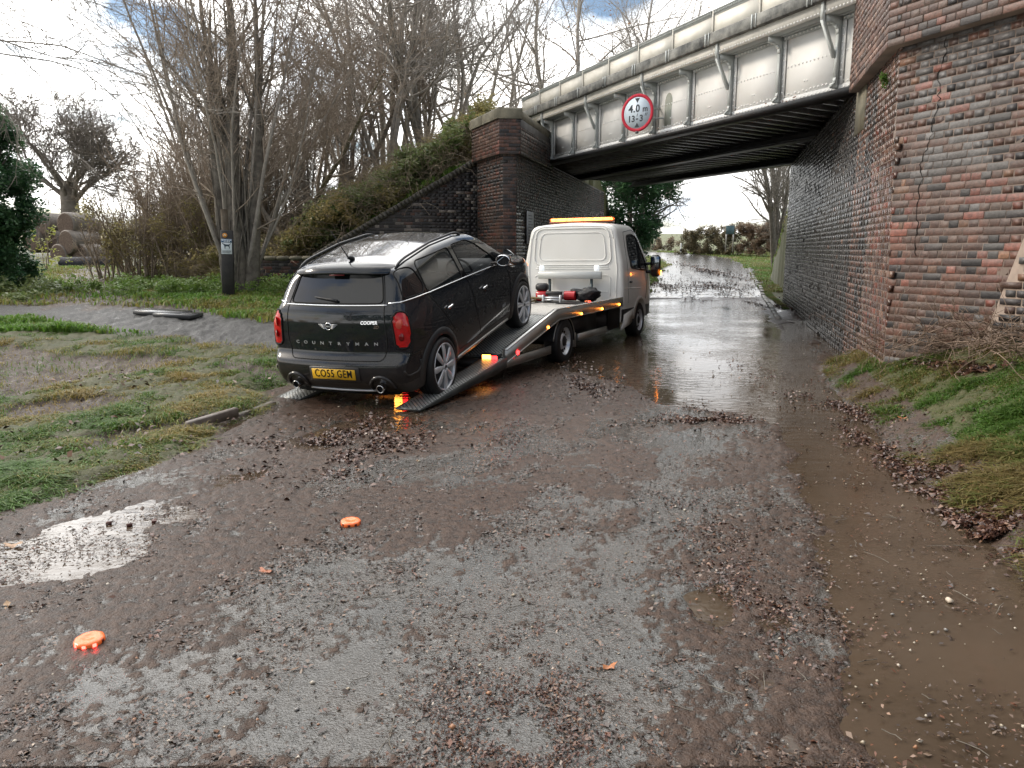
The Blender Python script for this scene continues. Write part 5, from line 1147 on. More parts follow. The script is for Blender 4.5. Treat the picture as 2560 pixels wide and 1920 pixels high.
    for s_ in (-1, 1):
        sgn = np.sign(y) == s_
        d = submesh('front_door', V, F[(lab == 2) & sgn], Pm, T); submesh('door_window', V, F[(lab == 9) & sgn], Gc, d, push=-.004, Nv=Nv)
        d2 = submesh('rear_door', V, F[(lab == 3) & sgn], Pm, T); submesh('door_window', V, F[(lab == 8) & sgn], mat('tinted_glass', (.012, .015, .017), .02, spec=.9, alpha=.72), d2, push=-.004, Nv=Nv)
        submesh('quarter_window', V, F[(lab == 7) & sgn], Gl, T, push=-.003, Nv=Nv)
        la = submesh('tail_lamp', V, F[(lab == 11) & sgn], M_red, T, push=.006, Nv=Nv)
        # lamp surround and reflector cells
        a = np.linspace(0, 2*pi, 41)[:-1]; cc = np.sign(np.cos(a))*np.abs(np.cos(a))**(2/2.6)*.104; ss = np.sign(np.sin(a))*np.abs(np.sin(a))**(2/2.6)*.185
        def skin(sw_, z_):
            Y = .775+sw_; P0 = np.c_[np.full(len(Y), .0), np.zeros(len(Y)), z_]
            out = []
            for yy, zz, s0 in zip(Y, z_, sw_):
                lo, hi = .3, 1.2
                best = None
                for _ in range(1):
                    th = np.linspace(.2, 1.7, 90); D = np.c_[-np.cos(th), s_*np.sin(th), np.zeros(90)]; Q = bis(f, np.tile([0., 0, zz], (90, 1)), D, 1.2)
                    v = (np.abs(Q[:, 1])-.755)+(Q[:, 0]+.56)*.55-s0; j = np.argmin(np.abs(v)); best = Q[j]
                out.append(best)
            return np.array(out)
        rim = skin(cc, .90+ss); nrm = rim-np.array([0, 0, .90]); nrm[:, 2] = 0; nrm /= np.linalg.norm(nrm, axis=1)[:, None]
        m = MB(); m.tube(np.vstack([rim+nrm*.004, (rim+nrm*.004)[:2]]), .011, 8, cap=False); m.build('lamp_bezel', M_gap, la, smooth=True)
        for (z_, rr_, mm) in ((.965, .05, mat('pale_red_lens', (.75, .12, .08), .12, coat=.5)), (.835, .042, mat('dark_red_lens', (.22, .004, .006), .1, coat=.6))):
            pc = skin(np.array([0.0]), np.array([z_]))[0]; d_ = pc-np.array([0, 0, z_]); d_ /= np.linalg.norm(d_); m = MB()
            Mq = np.eye(4); side_ = np.array([-d_[1], d_[0], 0]); Mq[:3, 0] = side_; Mq[:3, 1] = -d_; Mq[:3, 2] = (0, 0, 1); Mq[:3, 3] = pc+d_*.011
            m.lathe([(0, -.008), (rr_*.6, -.006), (rr_, .006)], 20, Mq); m.build('lamp_cell', mm, la, smooth=True)
    S_ = lambda pts, s_=-1, e=0: bis(f, [(a, 0, b) for a, b in pts], (0, s_, 0))
    Rr = lambda pts: bis(f, [(.0, a, b) for a, b in pts], (-1, 0, 0))
    # panel gaps
    m = MB()
    for s_ in (-1, 1):
        for pl in ([(.92, 1.12), (1.01, .75), (1.13, .36)], [(-.06, 1.17), (.14, .92), (.40, .64)], [(2.05, 1.06), (2.20, .80), (2.17, .46), (2.02, .345)], [(1.13, .36), (2.02, .345)], [(.50, .36), (1.12, .36)]): m.tube(S_(resample(pl, .03), s_), .0042, 5, cap=False)
        m.tube(S_(resample([(-.37, .36), (-.40, .62)], .03), s_), .004, 5, cap=False)
    gp_ = resample(gate[:], .025, True); gp_ = gp_[(gp_[:, 1] < 1.462)]
    segs = []; cur = [gp_[0]]
    for a, b in zip(gp_[:-1], gp_[1:]):
        if np.linalg.norm(a-b) > .1: segs.append(cur); cur = []
        cur.append(b)
    segs.append(cur)
    for sg in segs:
        if len(sg) > 2: m.tube(Rr(sg), .0055, 5, cap=False)
    m.tube(Rr(resample([(-.62, .635), (-.85, .64)], .02))if False else S_(resample([(-.58, .635), (-.37, .655)], .02)), .004, 5, cap=False); m.tube(S_(resample([(-.58, .635), (-.37, .655)], .02), 1), .004, 5, cap=False)
    m.build('panel_gaps', M_gap, T, smooth=True)
    m = MB()
    for s_ in (-1, 1):
        for g_ in (q_g, r_g, f_g): m.tube(S_(resample(g_, .025, True), s_), .0075, 6, cap=False)
    m.tube(Rr(resample(rgl, .02, True)), .008, 6, cap=False); m.build('glass_seals', M_gap, T, smooth=True)
    # bright belt line all round
    m = MB(); 
    for s_ in (-1, 1): q = S_(resample([(-.50, 1.163), (-.1, 1.16), (.9, 1.108), (1.95, 1.048)], .04), s_); q[:, 1] += s_*.002; m.tube(q, .0085, 6)
    q = Rr(resample([(-.60, 1.148), (.60, 1.148)], .03)); q[:, 0] -= .003; m.tube(q, .0085, 6)
    m.build('chrome_strip', M_chrome, T, smooth=True)
    # roof spoiler, rails, antenna
    m = MB(); yy = np.linspace(-.56, .56, 15); n = 15
    e0 = np.array([(-.16, q, 1.518-.04*(q/.62)**2+.004) for q in yy]); e1 = np.array([(-.43+.10*(q/.56)**4, q, 1.470-.04*(q/.62)**2) for q in yy]); e2 = np.array([(-.42+.10*(q/.56)**4, q, 1.442-.03*(q/.62)**2) for q in yy]); e3 = np.array([(-.26, q, 1.435) for q in yy])
    m.add(np.concatenate([e0, e1, e2, e3]), [[[j*n+i, j*n+i+1, (j+1)*n+i+1, (j+1)*n+i] for j in range(3) for i in range(n-1)]]); sp = m.build('roof_spoiler', Pm, T, smooth=True); fix_normals(sp)
    m = MB(); m.bbox((-.425, -.09, 1.427), (-.40, .09, 1.442), .004); m.build('high_brake_lamp', mat('dark_red_lens_strip', (.10, .004, .005), .2), sp)
    for s_ in (-1, 1):
        xx = np.linspace(-.22, 1.42, 26); m = MB(); top = bis(f, [(a, s_*.585, 1.0) for a in xx], (0, 0, 1)); hgt = .030*np.minimum(1, np.minimum((xx+.22)/.09, (1.42-xx)/.09))
        q = top.copy(); q[:, 2] += hgt; m.tube(q, .014, 8); m.build('roof_rail', Pd, T, smooth=True)
    pa = bis(f, [(-.12, 0, 1.0)], (0, 0, 1))[0]; m = MB(); m.tube([pa+(.09, 0, -.005), pa+(.03, 0, .02), pa+(-.02, 0, .035), pa+(-.04, 0, .03)], [.012, .026, .022, .012], 10); an = m.build('antenna', M_plast, T, smooth=True)
    m = MB(); m.tube([pa+(-.03, 0, .03), pa+(-.08, .0, .10), pa+(-.28, .0, .36)], [.008, .006, .003], 6); m.build('antenna_rod', M_plast, an, smooth=True)
    # badge: winged roundel, model lettering, plate
    def onrear(y_, z_, out=.004):
        p0, p1, p2 = Rr([(y_, z_), (y_-.03, z_), (y_, z_+.03)]); ex = p1-p0; ex /= np.linalg.norm(ex); ez = p2-p0; ez /= np.linalg.norm(ez); n_ = np.cross(ex, ez); ez = np.cross(n_, ex)
        M_ = np.eye(4); M_[:3, 0] = ex; M_[:3, 1] = ez; M_[:3, 2] = n_; M_[:3, 3] = p0+n_*out; return M_
    Mb = onrear(.055, .945, .008); bg = empty_child('badge', tg); bg.matrix_local = Matrix(Mb.tolist())
    sw = np.array([[1, 0, 0, 0], [0, 0, 1, 0], [0, 1, 0, 0], [0, 0, 0, 1]], float)
    m = MB(); m.lathe([(.030, -.004), (.033, .005), (.037, .005), (.040, -.004)], 32, sw); m.build('ring', M_chrome, bg, smooth=True)
    m = MB(); m.lathe([(0, .001), (.030, .001), (.030, -.003)], 24, sw); m.build('roundel', M_gap, bg)
    for s_ in (-1, 1):
        for j, (w_, zc) in enumerate(((.118, .020), (.100, .006), (.084, -.008), (.066, -.021))):
            m = MB(); V8 = [(s_*.038, zc-.0045, 0), (s_*(w_-.008), zc-.0045, 0), (s_*w_, zc+.0045, 0), (s_*.038, zc+.0045, 0)]; V8 += [(a, b, .004) for a, b, c in V8]; m.add(V8, [BOXF]); fix_normals(m.build('wing_bar', M_alloy, bg))
    text_mesh('lettering', 'MINI', .022, M_alloy, bg, Mx((0, 0, .003)), off=.0006)
    for ch, y_ in zip('COUNTRYMAN', np.linspace(.475, -.475, 10)):
        text_mesh('model_letter', ch, .046, M_alloy, tg, onrear(y_, .765), off=.0006, sx=1.35)
    text_mesh('model_letter', 'COOPER', .048, M_chrome, tg, onrear(-.415, .985), off=.001, sx=.98, shear=.15); text_mesh('model_letter', 'SD', .046, mat('reddish_chrome', (.5, .38, .38), .2, .8), tg, onrear(-.49, .94), off=.0005, sx=1.0, shear=.4)
    Mp = onrear(0, .467, .018); pl = empty_child('number_plate', T); pl.matrix_local = Matrix(Mp.tolist())
    m = MB(); m.bbox((-.26, -.0555, -.003), (.26, .0555, .002), .004); m.build('plate', mat('yellow_reflective', (.85, .50, .03), .35, noise=(6, .25, (.7, .38, .03), 4)), pl)
    Kk = mat('plate_black', (.012, .01, .01), .4)
    text_mesh('characters', 'CO55', .118, Kk, pl, Mx((-.108, .004, .0028)), off=.0012, sx=.76, spacing=1.1); text_mesh('characters', 'GEM', .118, Kk, pl, Mx((.135, .004, .0028)), off=.0012, sx=.74, spacing=1.1)
    m = MB(); rg = np.random.default_rng(3)
    for i in range(14): m.box((-.09+i*.012, -.0500, .0022), (-.09+i*.012+.008, -.0465, .0026))
    m.build('supplier_print', Kk, pl, kind='stuff')
    m = MB(); m.bbox((-.30, -.085, -.03), (.30, .075, -.012), .01, Mp); m.build('plate_recess', Pd, T)
    # wiper
    m = MB(); q = Rr([(-.04, 1.19), (.05, 1.205), (.16, 1.215), (.25, 1.225)]); q[:, 0] -= .016; m.tube(q, [.016, .012, .009, .006], 6); m.build('rear_wiper', M_plast, tg, smooth=True)
    # exhausts, bright lower bar, bumper pods
    for s_ in (-1, 1):
        Me = Mx((-.745, s_*.515, .315), (0, 0, pi/2)); m = MB(); m.lathe([(.034, .0), (.041, -.006), (.044, .0), (.044, .14), (.036, .14), (.035, .01)], 24, Mx((-.735, s_*.515, .318), (0, 0, -pi/2))); m.build('exhaust_tip', M_chrome, T, smooth=True)
        m = MB(); m.lathe([(0, .03), (.036, .03)], 20, Mx((-.735, s_*.515, .318), (0, 0, -pi/2))); m.build('exhaust_bore', M_gap, T)
        a = np.linspace(R(-10), R(190), 16); q = Rr([(s_*.515+.125*cos(t), .315+.125*sin(t)) for t in a]); q[:, 0] -= .006; m = MB(); m.tube(q, .022, 8); m.build('exhaust_pod', Pm, bp, smooth=True)
        q = bis(f, [(-.1, s_*.3, .49), (-.1, s_*.32, .45), (-.0, s_*.33, .43)], (-.55, s_*.60, 0), 2.2)
        # corner scoop
        m = MB(); q = np.array([bis(f, [(-.05, s_*.25, zz)], (-np.cos(t), s_*np.sin(t), 0), 1.6)[0] for t, zz in ((.72, .50), (.75, .45), (.80, .43), (.95, .435), (1.02, .47), (1.03, .55))]); m.tube(resample(q, .02), .012, 7); m.build('scoop_edge', Pd, bp, smooth=True)
    q = Rr(resample([(.40, .255), (.3, .25), (-.3, .25), (-.40, .255)], .05)); q[:, 0] -= .012; m = MB(); m.tube(q, .013, 8); m.build('skid_bar', M_alloy, T, smooth=True)
    # door handles, sill strip, mirror, scuttle arrow
    for s_ in (-1, 1):
        for (a, b, nm) in ((.30, .925, 'handle'), (1.30, .895, 'handle')):
            p0, p1 = S_([(a-.07, b-.004), (a+.07, b+.006)], s_); p0[1] += s_*.022; p1[1] += s_*.022; mid = (p0+p1)/2; mid[1] += s_*.008; m = MB(); m.tube(resample([p0, mid, p1], .02), [.006]+[.013]*(len(resample([p0, mid, p1], .02))-2)+[.006], 8); m.build('door_handle', M_chrome, T, smooth=True)
            pc = S_([(a, b-.01)], s_)[0]; m = MB(); m.lathe([(0, 0), (.035, .001), (.04, .004)], 16, Mx(pc+(0, s_*.002, 0), (0, 0, 0 if s_ < 0 else pi))); m.build('handle_cup', M_gap, T)
        q = S_(resample([(.42, .285), (2.05, .275)], .1), s_); q[:, 1] += s_*.012; m = MB(); m.tube(q, .017, 8); m.build('sill_strip', M_alu, T, smooth=True)
        mc = np.array([1.70, s_*1.02, 1.135]); mr_ = empty_child('door_mirror', T); mr_.location = mc
        m = MB(); prof = [(0, .10), (.045, .09), (.075, .05), (.085, .0), (.085, -.02), (.075, -.028)]; Mm = Mx((0, 0, 0), (0, 0, -pi/2), (1.18, 1, .86)); m.lathe(prof, 26, Mm); m.build('housing', Pm, mr_, smooth=True)
        m = MB(); m.lathe([(.069, -.028), (.075, -.034), (.082, -.028), (.083, -.018)], 26, Mm); m.build('chrome_rim', M_chrome, mr_, smooth=True); m = MB(); m.lathe([(0, -.026), (.072, -.026)], 24, Mm); m.build('mirror_glass', mat('car_mirror_glass', (.35, .40, .45), .02, 1), mr_)
        m = MB(); m.tube([(.02, -s_*.06, -.04), (.06, -s_*.19, -.05)], .02, 8); m.build('mirror_foot', Pm, mr_, smooth=True)
        q = S_([(2.18, .98), (2.32, .93), (2.38, .905)], s_); q[:, 1] += s_*.006; m = MB(); m.tube(q, [.012, .018, .008], 6); m.build('wing_vent', M_chrome, T)
        # wheel arch cladding
        for wx in (0, WX):
            aa = np.linspace(R(-14), R(194), 40); n = len(aa); r0, r1 = .355, .435
            def ringp(rr): return bis(f, [(wx+rr*cos(a)*1.0, 0, max(.19, .328+rr*sin(a))) for a in aa], (0, s_, 0))
            o = ringp(r1); o[:, 1] += s_*.001; o2 = ringp(r1-.012); o2[:, 1] += s_*.014; i_ = ringp(r0+.008); i_[:, 1] += s_*.020; i2 = ringp(r0-.002); i2[:, 1] += s_*.008; i3 = i2.copy(); i3[:, 1] = s_*.55
            m = MB(); m.add(np.concatenate([o, o2, i_, i2, i3]), [[[j*n+i, j*n+i+1, (j+1)*n+i+1, (j+1)*n+i] for j in range(4) for i in range(n-1)]]); fix_normals(m.build('arch_cladding', Pd, T, smooth=True))
    text_mesh('script_badge', 'ALL4', .05, M_alloy, T, (lambda p: np.array([[1, 0, 0, p[0]], [0, 0, -1, p[1]-.006], [0, 1, 0, p[2]], [0, 0, 0, 1]], float))(S_([(1.90, .50)])[0]), off=.0005, shear=.3)
    # headlamps and front indicators just show over the wing
    for s_ in (-1, 1):
        pc = bis(f, [(2.75, s_*.35, .75)], (.75, s_*.42, .28), 1.5)[0]; m = MB(); d_ = np.array([.72, s_*.45, .40]); d_ /= np.linalg.norm(d_); sd_ = np.cross(d_, (0, 0, 1)); sd_ /= np.linalg.norm(sd_); Mq = np.eye(4); Mq[:3, 0] = sd_; Mq[:3, 1] = -d_; Mq[:3, 2] = np.cross(sd_, d_)*-1; Mq[:3, 3] = pc-d_*.02
        m.lathe([(0, -.03), (.08, -.02), (.125, .005), (.135, .02)], 28, Mq, None); hl = m.build('headlamp', mat('headlamp_glass', (.6, .63, .65), .05, .6, coat=1), T, smooth=True)
        pi_ = bis(f, [(2.6, s_*.4, .75)], (.70, s_*.52, .02), 1.5)[0]; m = MB(); m.bbox(pi_+(-.03, -.02, -.03), pi_+(.03, .02, .03), .015); m.build('indicator', mat('amber_lens_lit', (.9, .25, .05), .2, emit=(1, .2, .05), es=3), hl)
    # underbody, wheel wells, cabin
    m = MB(); m.box((-.55, -.62, .19), (3.1, .62, .24)); m.box((-.6, -.5, .2), (-.35, .5, .5)); m.build('underbody', M_gap, T)
    cabn = empty_child('cabin', T); Ms = mat('black_upholstery', (.02, .02, .022), .7)
    for (sx_, sy_) in ((1.15, -.38), (1.15, .38)):
        st = empty_child('seat', T); st.location = (sx_, sy_, .35)
        m = MB(); m.bbox((-.05, -.25, .0), (.5, .25, .22), .06); m.build('cushion', Ms, st); m = MB(); m.bbox((-.09, -.25, 0), (.06, .25, .68), .06, Mx((-.02, 0, .15), (0, -.28, 0))); m.build('backrest', Ms, st); m = MB(); m.bbox((-.05, -.13, 0), (.05, .13, .19), .045, Mx((-.24, 0, .82), (0, -.1, 0))); m.build('headrest', Ms, st)
    m = MB(); m.bbox((.05, -.6, .35), (.45, .6, .55), .06); m.bbox((-.05, -.58, .5), (.06, .58, .98), .05, Mx((.02, 0, 0), (0, -.15, 0))); m.build('rear_bench', Ms, T)
    m = MB(); m.bbox((1.95, -.68, .55), (2.35, .68, 1.045), .08); m.build('dashboard', mat('grey_dashboard', (.10, .11, .115), .6), T)
    m = MB(); a = np.linspace(0, 2*pi, 33); q = np.c_[np.zeros(33), -.36+.175*np.cos(a), .97+.175*np.sin(a)]; q[:, 0] = 1.80+(q[:, 2]-.97)*-.35; m.tube(q, .016, 8, cap=False); m.tube([(1.80, -.53, .97), (1.82, -.36, .95), (1.80, -.19, .97)], .014, 6); m.tube([(1.81, -.36, .96), (1.98, -.36, .90)], .03, 8); m.build('steering_wheel', M_plast, T, smooth=True)
    m = MB(); m.box((-.3, -.6, .24), (2.2, .6, .30)); m.build('floor_pan', M_gap, T); T_ = cabn; bpy.data.objects.remove(cabn)
    # wheels
    for wx in (0, WX):
        for s_ in (-1, 1):
            w = empty_child('wheel', T); r = .33; w.location = (wx, s_*.912, .328); w.rotation_euler = (0, .2 if wx else .9, 0 if s_ < 0 else pi)
            m = MB(); m.lathe([(.256, .010), (.264, -.002), (.290, -.006), (.312, .004), (.324, .022), (r, .05), (r, .175), (.315, .205), (.28, .22), (.25, .21)], 56, Mx()); ty = m.build('tyre', M_rubber, w, smooth=True)
            m = MB()
            for yy in (.075, .112, .15): m.lathe([(r+.0005, yy-.004), (r+.001, yy+.004)], 48)
            m.build('tread_groove', M_gap, ty)
            m = MB(); m.lathe([(.260, .008), (.260, -.004), (.253, -.005), (.245, .006), (.241, .03), (.225, .10), (.22, .19)], 48); rm = m.build('rim', M_alloy, w, smooth=True)
            m = MB(); m.lathe([(0, .09), (.226, .10)], 30); m.build('brake_disc', mat('dark_brake_metal', (.02, .02, .022), .5, .5), w)  # dark metal disc closing the wheel behind the spokes
            for kk in range(8):
                a = kk*2*pi/8; Mk = Mx((0, 0, 0), (0, a, 0)); m = MB(); prf = []
                L = np.array([.04, .07, .12, .18, .225, .25]); wd = np.array([.018, .022, .030, .037, .034, .022]); yc = np.array([.004, .004, .002, .004, .010, .012])
                rings = [np.c_[np.full(8, q), y_+.012*np.cos(t), w_*np.sin(t)] for q, w_, y_ in zip(L, wd, yc) for t in [np.arange(8)*2*pi/8]]
                Vv = np.concatenate(rings)@Mk[:3, :3].T; Q = [[i*8+j, i*8+(j+1) % 8, (i+1)*8+(j+1) % 8, (i+1)*8+j] for i in range(5) for j in range(8)]; m.add(Vv, [np.array(Q), np.arange(8)[None]]); fix_normals(m.build('spoke', M_alloy, rm, smooth=True))
            m = MB(); m.lathe([(0, -.012), (.026, -.010), (.036, -.002), (.045, .01)], 24); m.build('hub', M_alloy, rm, smooth=True); m = MB(); m.lathe([(0, -.0145), (.02, -.0135), (.021, -.01)], 20); m.build('hub_cap', M_gap, rm)
    return T
CAR = build_car()
# ================================================================ trees and plants
def unit(v): return v/(np.linalg.norm(v, axis=-1, keepdims=True)+1e-9)
def polytubes(P, Rd, k):
    """P (N,m,3) polylines, Rd (N,m): returns V, quads"""
    N, m, _ = P.shape; T = np.gradient(P, axis=1) if m > 2 else np.repeat(P[:, 1:]-P[:, :1], 2, 1); T = unit(T)
    ref = np.where(np.abs(T[:, :1, 2:3]) < .9, np.array([0, 0, 1.]), np.array([1., 0, 0])); U = unit(np.cross(T, np.broadcast_to(ref, T.shape))); Vv = np.cross(T, U)
    a = np.arange(k)*2*pi/k; V = P[:, :, None]+Rd[:, :, None, None]*(np.cos(a)[:, None]*U[:, :, None]+np.sin(a)[:, None]*Vv[:, :, None])
    b = (np.arange(N)*m*k)[:, None, None, None]+(np.arange(m-1)*k)[None, :, None, None]; j = np.arange(k); q = np.stack([j, j+k, (j+1) % k+k, (j+1) % k], -1)[None, None]
    return V.reshape(-1, 3), (b+q).reshape(-1, 4)
def grow(rg, st, dr, ln, rd, levels):
    """level by level growth. levels: dicts m (points), wob, up, n (children), t0, ang, lr (length ratio), rr, k, tip"""
    out = []; P0, D0, L0, R0 = [np.asarray(q, float) for q in (st, dr, ln, rd)]
    for li, lv in enumerate(levels):
        N = len(P0); m = lv.get('m', 5); P = np.zeros((N, m, 3)); P[:, 0] = P0; d = unit(D0)
        for j in range(1, m):
            d = unit(d+rg.normal(0, lv.get('wob', .15), (N, 3))+np.array([0, 0, lv.get('up', .05)])); P[:, j] = P[:, j-1]+d*(L0/(m-1))[:, None]
        t = np.linspace(0, 1, m); Rr_ = R0[:, None]*(1-(1-lv.get('tip', .35))*t[None])
        out.append((P, Rr_, lv.get('k', 4)))
        if li+1 < len(levels):
            n = lv['n']; 
            tt = lv.get('t0', .3)+(1-lv.get('t0', .3))*(rg.random((N, n))*.35+np.linspace(0, 1, n)[None]*.65+.0); tt = np.clip(tt, 0, .999)
            f = tt*(m-1); i = np.minimum(f.astype(int), m-2); w = (f-i)[..., None]; ar = np.arange(N)[:, None]
            Q = P[ar, i]*(1-w)+P[ar, i+1]*w; Tn = unit(P[ar, i+1]-P[ar, i]); 
            rv = unit(np.cross(Tn, rg.normal(0, 1, Tn.shape))); an = R(1)*lv.get('ang', 45)*(rg.random((N, n))*.6+.7); dd = Tn*np.cos(an)[..., None]+rv*np.sin(an)[..., None]
            Ln = L0[:, None]*lv.get('lr', .5)*(1.15-.55*tt)*rg.uniform(.7, 1.25, (N, n)); Rn = np.maximum(R0[:, None]*(1-(1-lv.get('tip', .35))*tt)*lv.get('rr', .5), lv.get('rmin', .004))
            keep = rg.random((N, n)) < lv.get('keep', 1)
            P0, D0, L0, R0 = Q[keep], dd[keep], Ln[keep], Rn[keep]
    return out
def tree_mesh(name, levels_out, m, split=1):
    V = []; F = []; n = 0
    for P, Rd, k in levels_out:
        v, f = polytubes(P, Rd, k); V.append(v); F.append(f+n); n += len(v)
    return mesh_np(name, np.concatenate(V), F, m, smooth=True)
def leaves(C, Nn, size, rg, elong=1.6, fold=.0):
    """a leaf: a folded diamond of four triangles' worth (two quads)"""
    n = len(C); a = unit(rg.normal(0, 1, (n, 3))*np.array([1, 1, .5])+Nn*0); b = unit(np.cross(a, Nn+rg.normal(0, .5, (n, 3)))); s = np.asarray(size)[:, None] if np.ndim(size) else size
    c = np.cross(a, b); V = np.stack([C-a*s*elong*.5, C+b*s*.5-a*s*.05+c*s*.15, C+a*s*elong*.5, C-b*s*.5-a*s*.05+c*s*.15], 1)
    return V.reshape(-1, 3), np.arange(4*n).reshape(n, 4)
def bark(name, a, b): return mat(name, a, .85, noise=(7, .9, b, 5), bump=(25, .5, .02, 4))
B_grey = bark('grey_bark', (.20, .18, .155), (.33, .30, .26)); B_dark = bark('dark_wet_bark', (.09, .078, .065), (.19, .17, .14)); B_brown = bark('brown_twigs', (.23, .18, .135), (.35, .29, .23)); B_pale = bark('pale_twigs', (.20, .175, .145), (.30, .27, .23)); B_far = bark('distant_bark', (.28, .25, .225), (.40, .37, .33))  # bark colours lightened to stand in for haze veiling the trees
def translucent(m, f=.35):
    nt = m.node_tree; b = nt.nodes['Principled BSDF']; o = nt.nodes['Material Output']; t = nt.nodes.new('ShaderNodeBsdfTranslucent'); x = nt.nodes.new('ShaderNodeMixShader'); x.inputs[0].default_value = f
    g = nt.nodes.new('ShaderNodeVectorMath'); g.operation = 'SCALE'; g.inputs['Scale'].default_value = 1.5
    if b.inputs['Base Color'].is_linked: nt.links.new(b.inputs['Base Color'].links[0].from_socket, g.inputs[0]); nt.links.new(g.outputs[0], t.inputs[0])
    nt.links.new(b.outputs[0], x.inputs[1]); nt.links.new(t.outputs[0], x.inputs[2]); nt.links.new(x.outputs[0], o.inputs[0]); return m
def leafmat(name, a, b, rough=.5, scale=3.0):
    m = mat(name, a, rough, noise=(scale, 1, b, 4)); translucent(m); return m
L_ivy = leafmat('ivy_leaf', (.11, .16, .055), (.19, .22, .09), .4); L_bramble = leafmat('bramble_leaf', (.20, .195, .07), (.34, .28, .13), .5, 1.2); L_bright = leafmat('fresh_leaf', (.07, .14, .025), (.12, .20, .05)); L_dead = leafmat('dead_leaf', (.085, .04, .022), (.16, .085, .045), .6, 9); L_russet = leafmat('russet_leaf', (.20, .10, .05), (.28, .17, .09)); L_ever = leafmat('evergreen_leaf', (.035, .095, .045), (.085, .17, .07), .4)
# ---- prototypes
def lv(*a): return [dict(x) for x in a]
def proto_shrubby(seed, h=8.5, stems=14, spread=.30, r=.075, dens=1.0):
    rg = np.random.default_rng(seed); n = stems; a = rg.random(n)*2*pi; q = rg.random(n)**.6*spread*1.0
    st = np.c_[.32*q*np.cos(a), .32*q*np.sin(a), np.zeros(n)]; dr = np.c_[q*np.cos(a), q*np.sin(a), np.ones(n)]; ln = h*rg.uniform(.55, 1.0, n); rd = r*rg.uniform(.5, 1.1, n)
    return grow(rg, st, dr, ln, rd, lv(dict(m=9, wob=.07, up=.04, n=int(13*dens), t0=.16, ang=38, lr=.36, rr=.42, k=6, tip=.25), dict(m=6, wob=.16, up=.06, n=8, t0=.15, ang=42, lr=.42, rr=.5, k=4, rmin=.006), dict(m=4, wob=.2, up=.04, n=6, t0=.15, ang=45, lr=.5, rr=.6, k=3, rmin=.0045), dict(m=3, wob=.25, up=.02, k=3, tip=.4)))
def proto_wood(seed, h=9, lean=(0, 0), r=.13, n0=1, dens=1, up=.08, t0=.25, ang=56, m0=.13):
    rg = np.random.default_rng(seed); a = rg.random(n0)*2*pi
    st = np.c_[.15*np.cos(a), .15*np.sin(a), np.zeros(n0)]*(n0 > 1); dr = np.c_[.25*np.cos(a)*(n0 > 1)+lean[0], .25*np.sin(a)*(n0 > 1)+lean[1], np.ones(n0)]; ln = h*rg.uniform(.8, 1.05, n0); rd = r*rg.uniform(.8, 1.1, n0)
    return grow(rg, st, dr, ln, rd, lv(dict(m=9, wob=m0, up=.05, n=int(15*dens), t0=t0, ang=ang, lr=.45, rr=.5, k=7, tip=.2), dict(m=6, wob=.2, up=up, n=9, t0=.15, ang=45, lr=.45, rr=.5, k=4, rmin=.007), dict(m=4, wob=.25, up=.05, n=7, t0=.1, ang=45, lr=.5, rr=.6, k=3, rmin=.005), dict(m=3, wob=.3, up=.02, k=3, tip=.4)))
def place(name, me, loc, rz=0, sc=1, tilt=(0, 0), **k):
    o = mobj(name, me, loc=loc, rot=(tilt[0], tilt[1], rz), **k); o.scale = (sc,)*3 if np.isscalar(sc) else sc; return o
def two_part(name, lv_out, mt, loc, rz=0, sc=1, twigm=None, **k):
    """tree as a thing with trunk and crown"""
    T = empty(name, loc, (0, 0, rz), **k); T.scale = (sc,)*3 if np.isscalar(sc) else sc
    mobj('trunk', tree_mesh('trunk', lv_out[:1], mt), T); mobj('crown', tree_mesh('crown', lv_out[1:], twigm or mt), T); return T
def copy_tree(T, loc, rz, sc, label):
    r = T.copy(); col.objects.link(r); r.location = loc; r.rotation_euler = (0, 0, rz); r.scale = (sc,)*3 if np.isscalar(sc) else sc; r['label'] = label
    for ch in list(T.children): c = ch.copy(); col.objects.link(c); c.parent = r
    return r
def G(x, y): return float(land(np.array(x, float), np.array(y, float)))
# big many-stemmed tree beside the waymark post
tp = gp(522, 590); tx, ty = tp[0], 18.2; tx = (522*K-1280)/1920*ty*1.0
bt = two_part('multi_stemmed_tree', proto_shrubby(3, 10.8, 17, .52, .058, 1.1), B_grey, (tx, ty, G(tx, ty)-.1), label='tall bare tree with many spreading stems beside the waymark post', cat='tree', twigm=B_brown)
# dark ivy-clad old bole in the middle of it
rg = np.random.default_rng(44); o = grow(rg, [(0, 0, 0), (.28, -.06, 0), (-.24, .05, 0), (.1, .15, 0)], [(-.02, 0, 1), (.05, 0, 1), (-.06, 0, 1), (.02, .0, 1)], [7.5, 7.0, 6.4, 7.2], [.27, .18, .17, .18], lv(dict(m=12, wob=.05, up=.1, n=9, t0=.4, ang=35, lr=.3, rr=.35, k=10, tip=.15), dict(m=5, wob=.15, up=.08, n=6, ang=40, lr=.4, rr=.5, k=4, rmin=.006), dict(m=4, wob=.2, k=3)))
mobj('bole', tree_mesh('bole', o, B_dark), bt)
n = 26; aa = rg.random(n)*2*pi; st = np.c_[.34*np.cos(aa), .26*np.sin(aa), rg.random(n)*.3]; o = grow(rg, st, np.c_[-.05*np.cos(aa), -.05*np.sin(aa), np.ones(n)], rg.uniform(1.5, 4, n), np.full(n, .035), lv(dict(m=9, wob=.06, up=.1, k=5, tip=.4)))
mobj('ivy_stems', tree_mesh('ivy_stems', o, B_dark), bt)
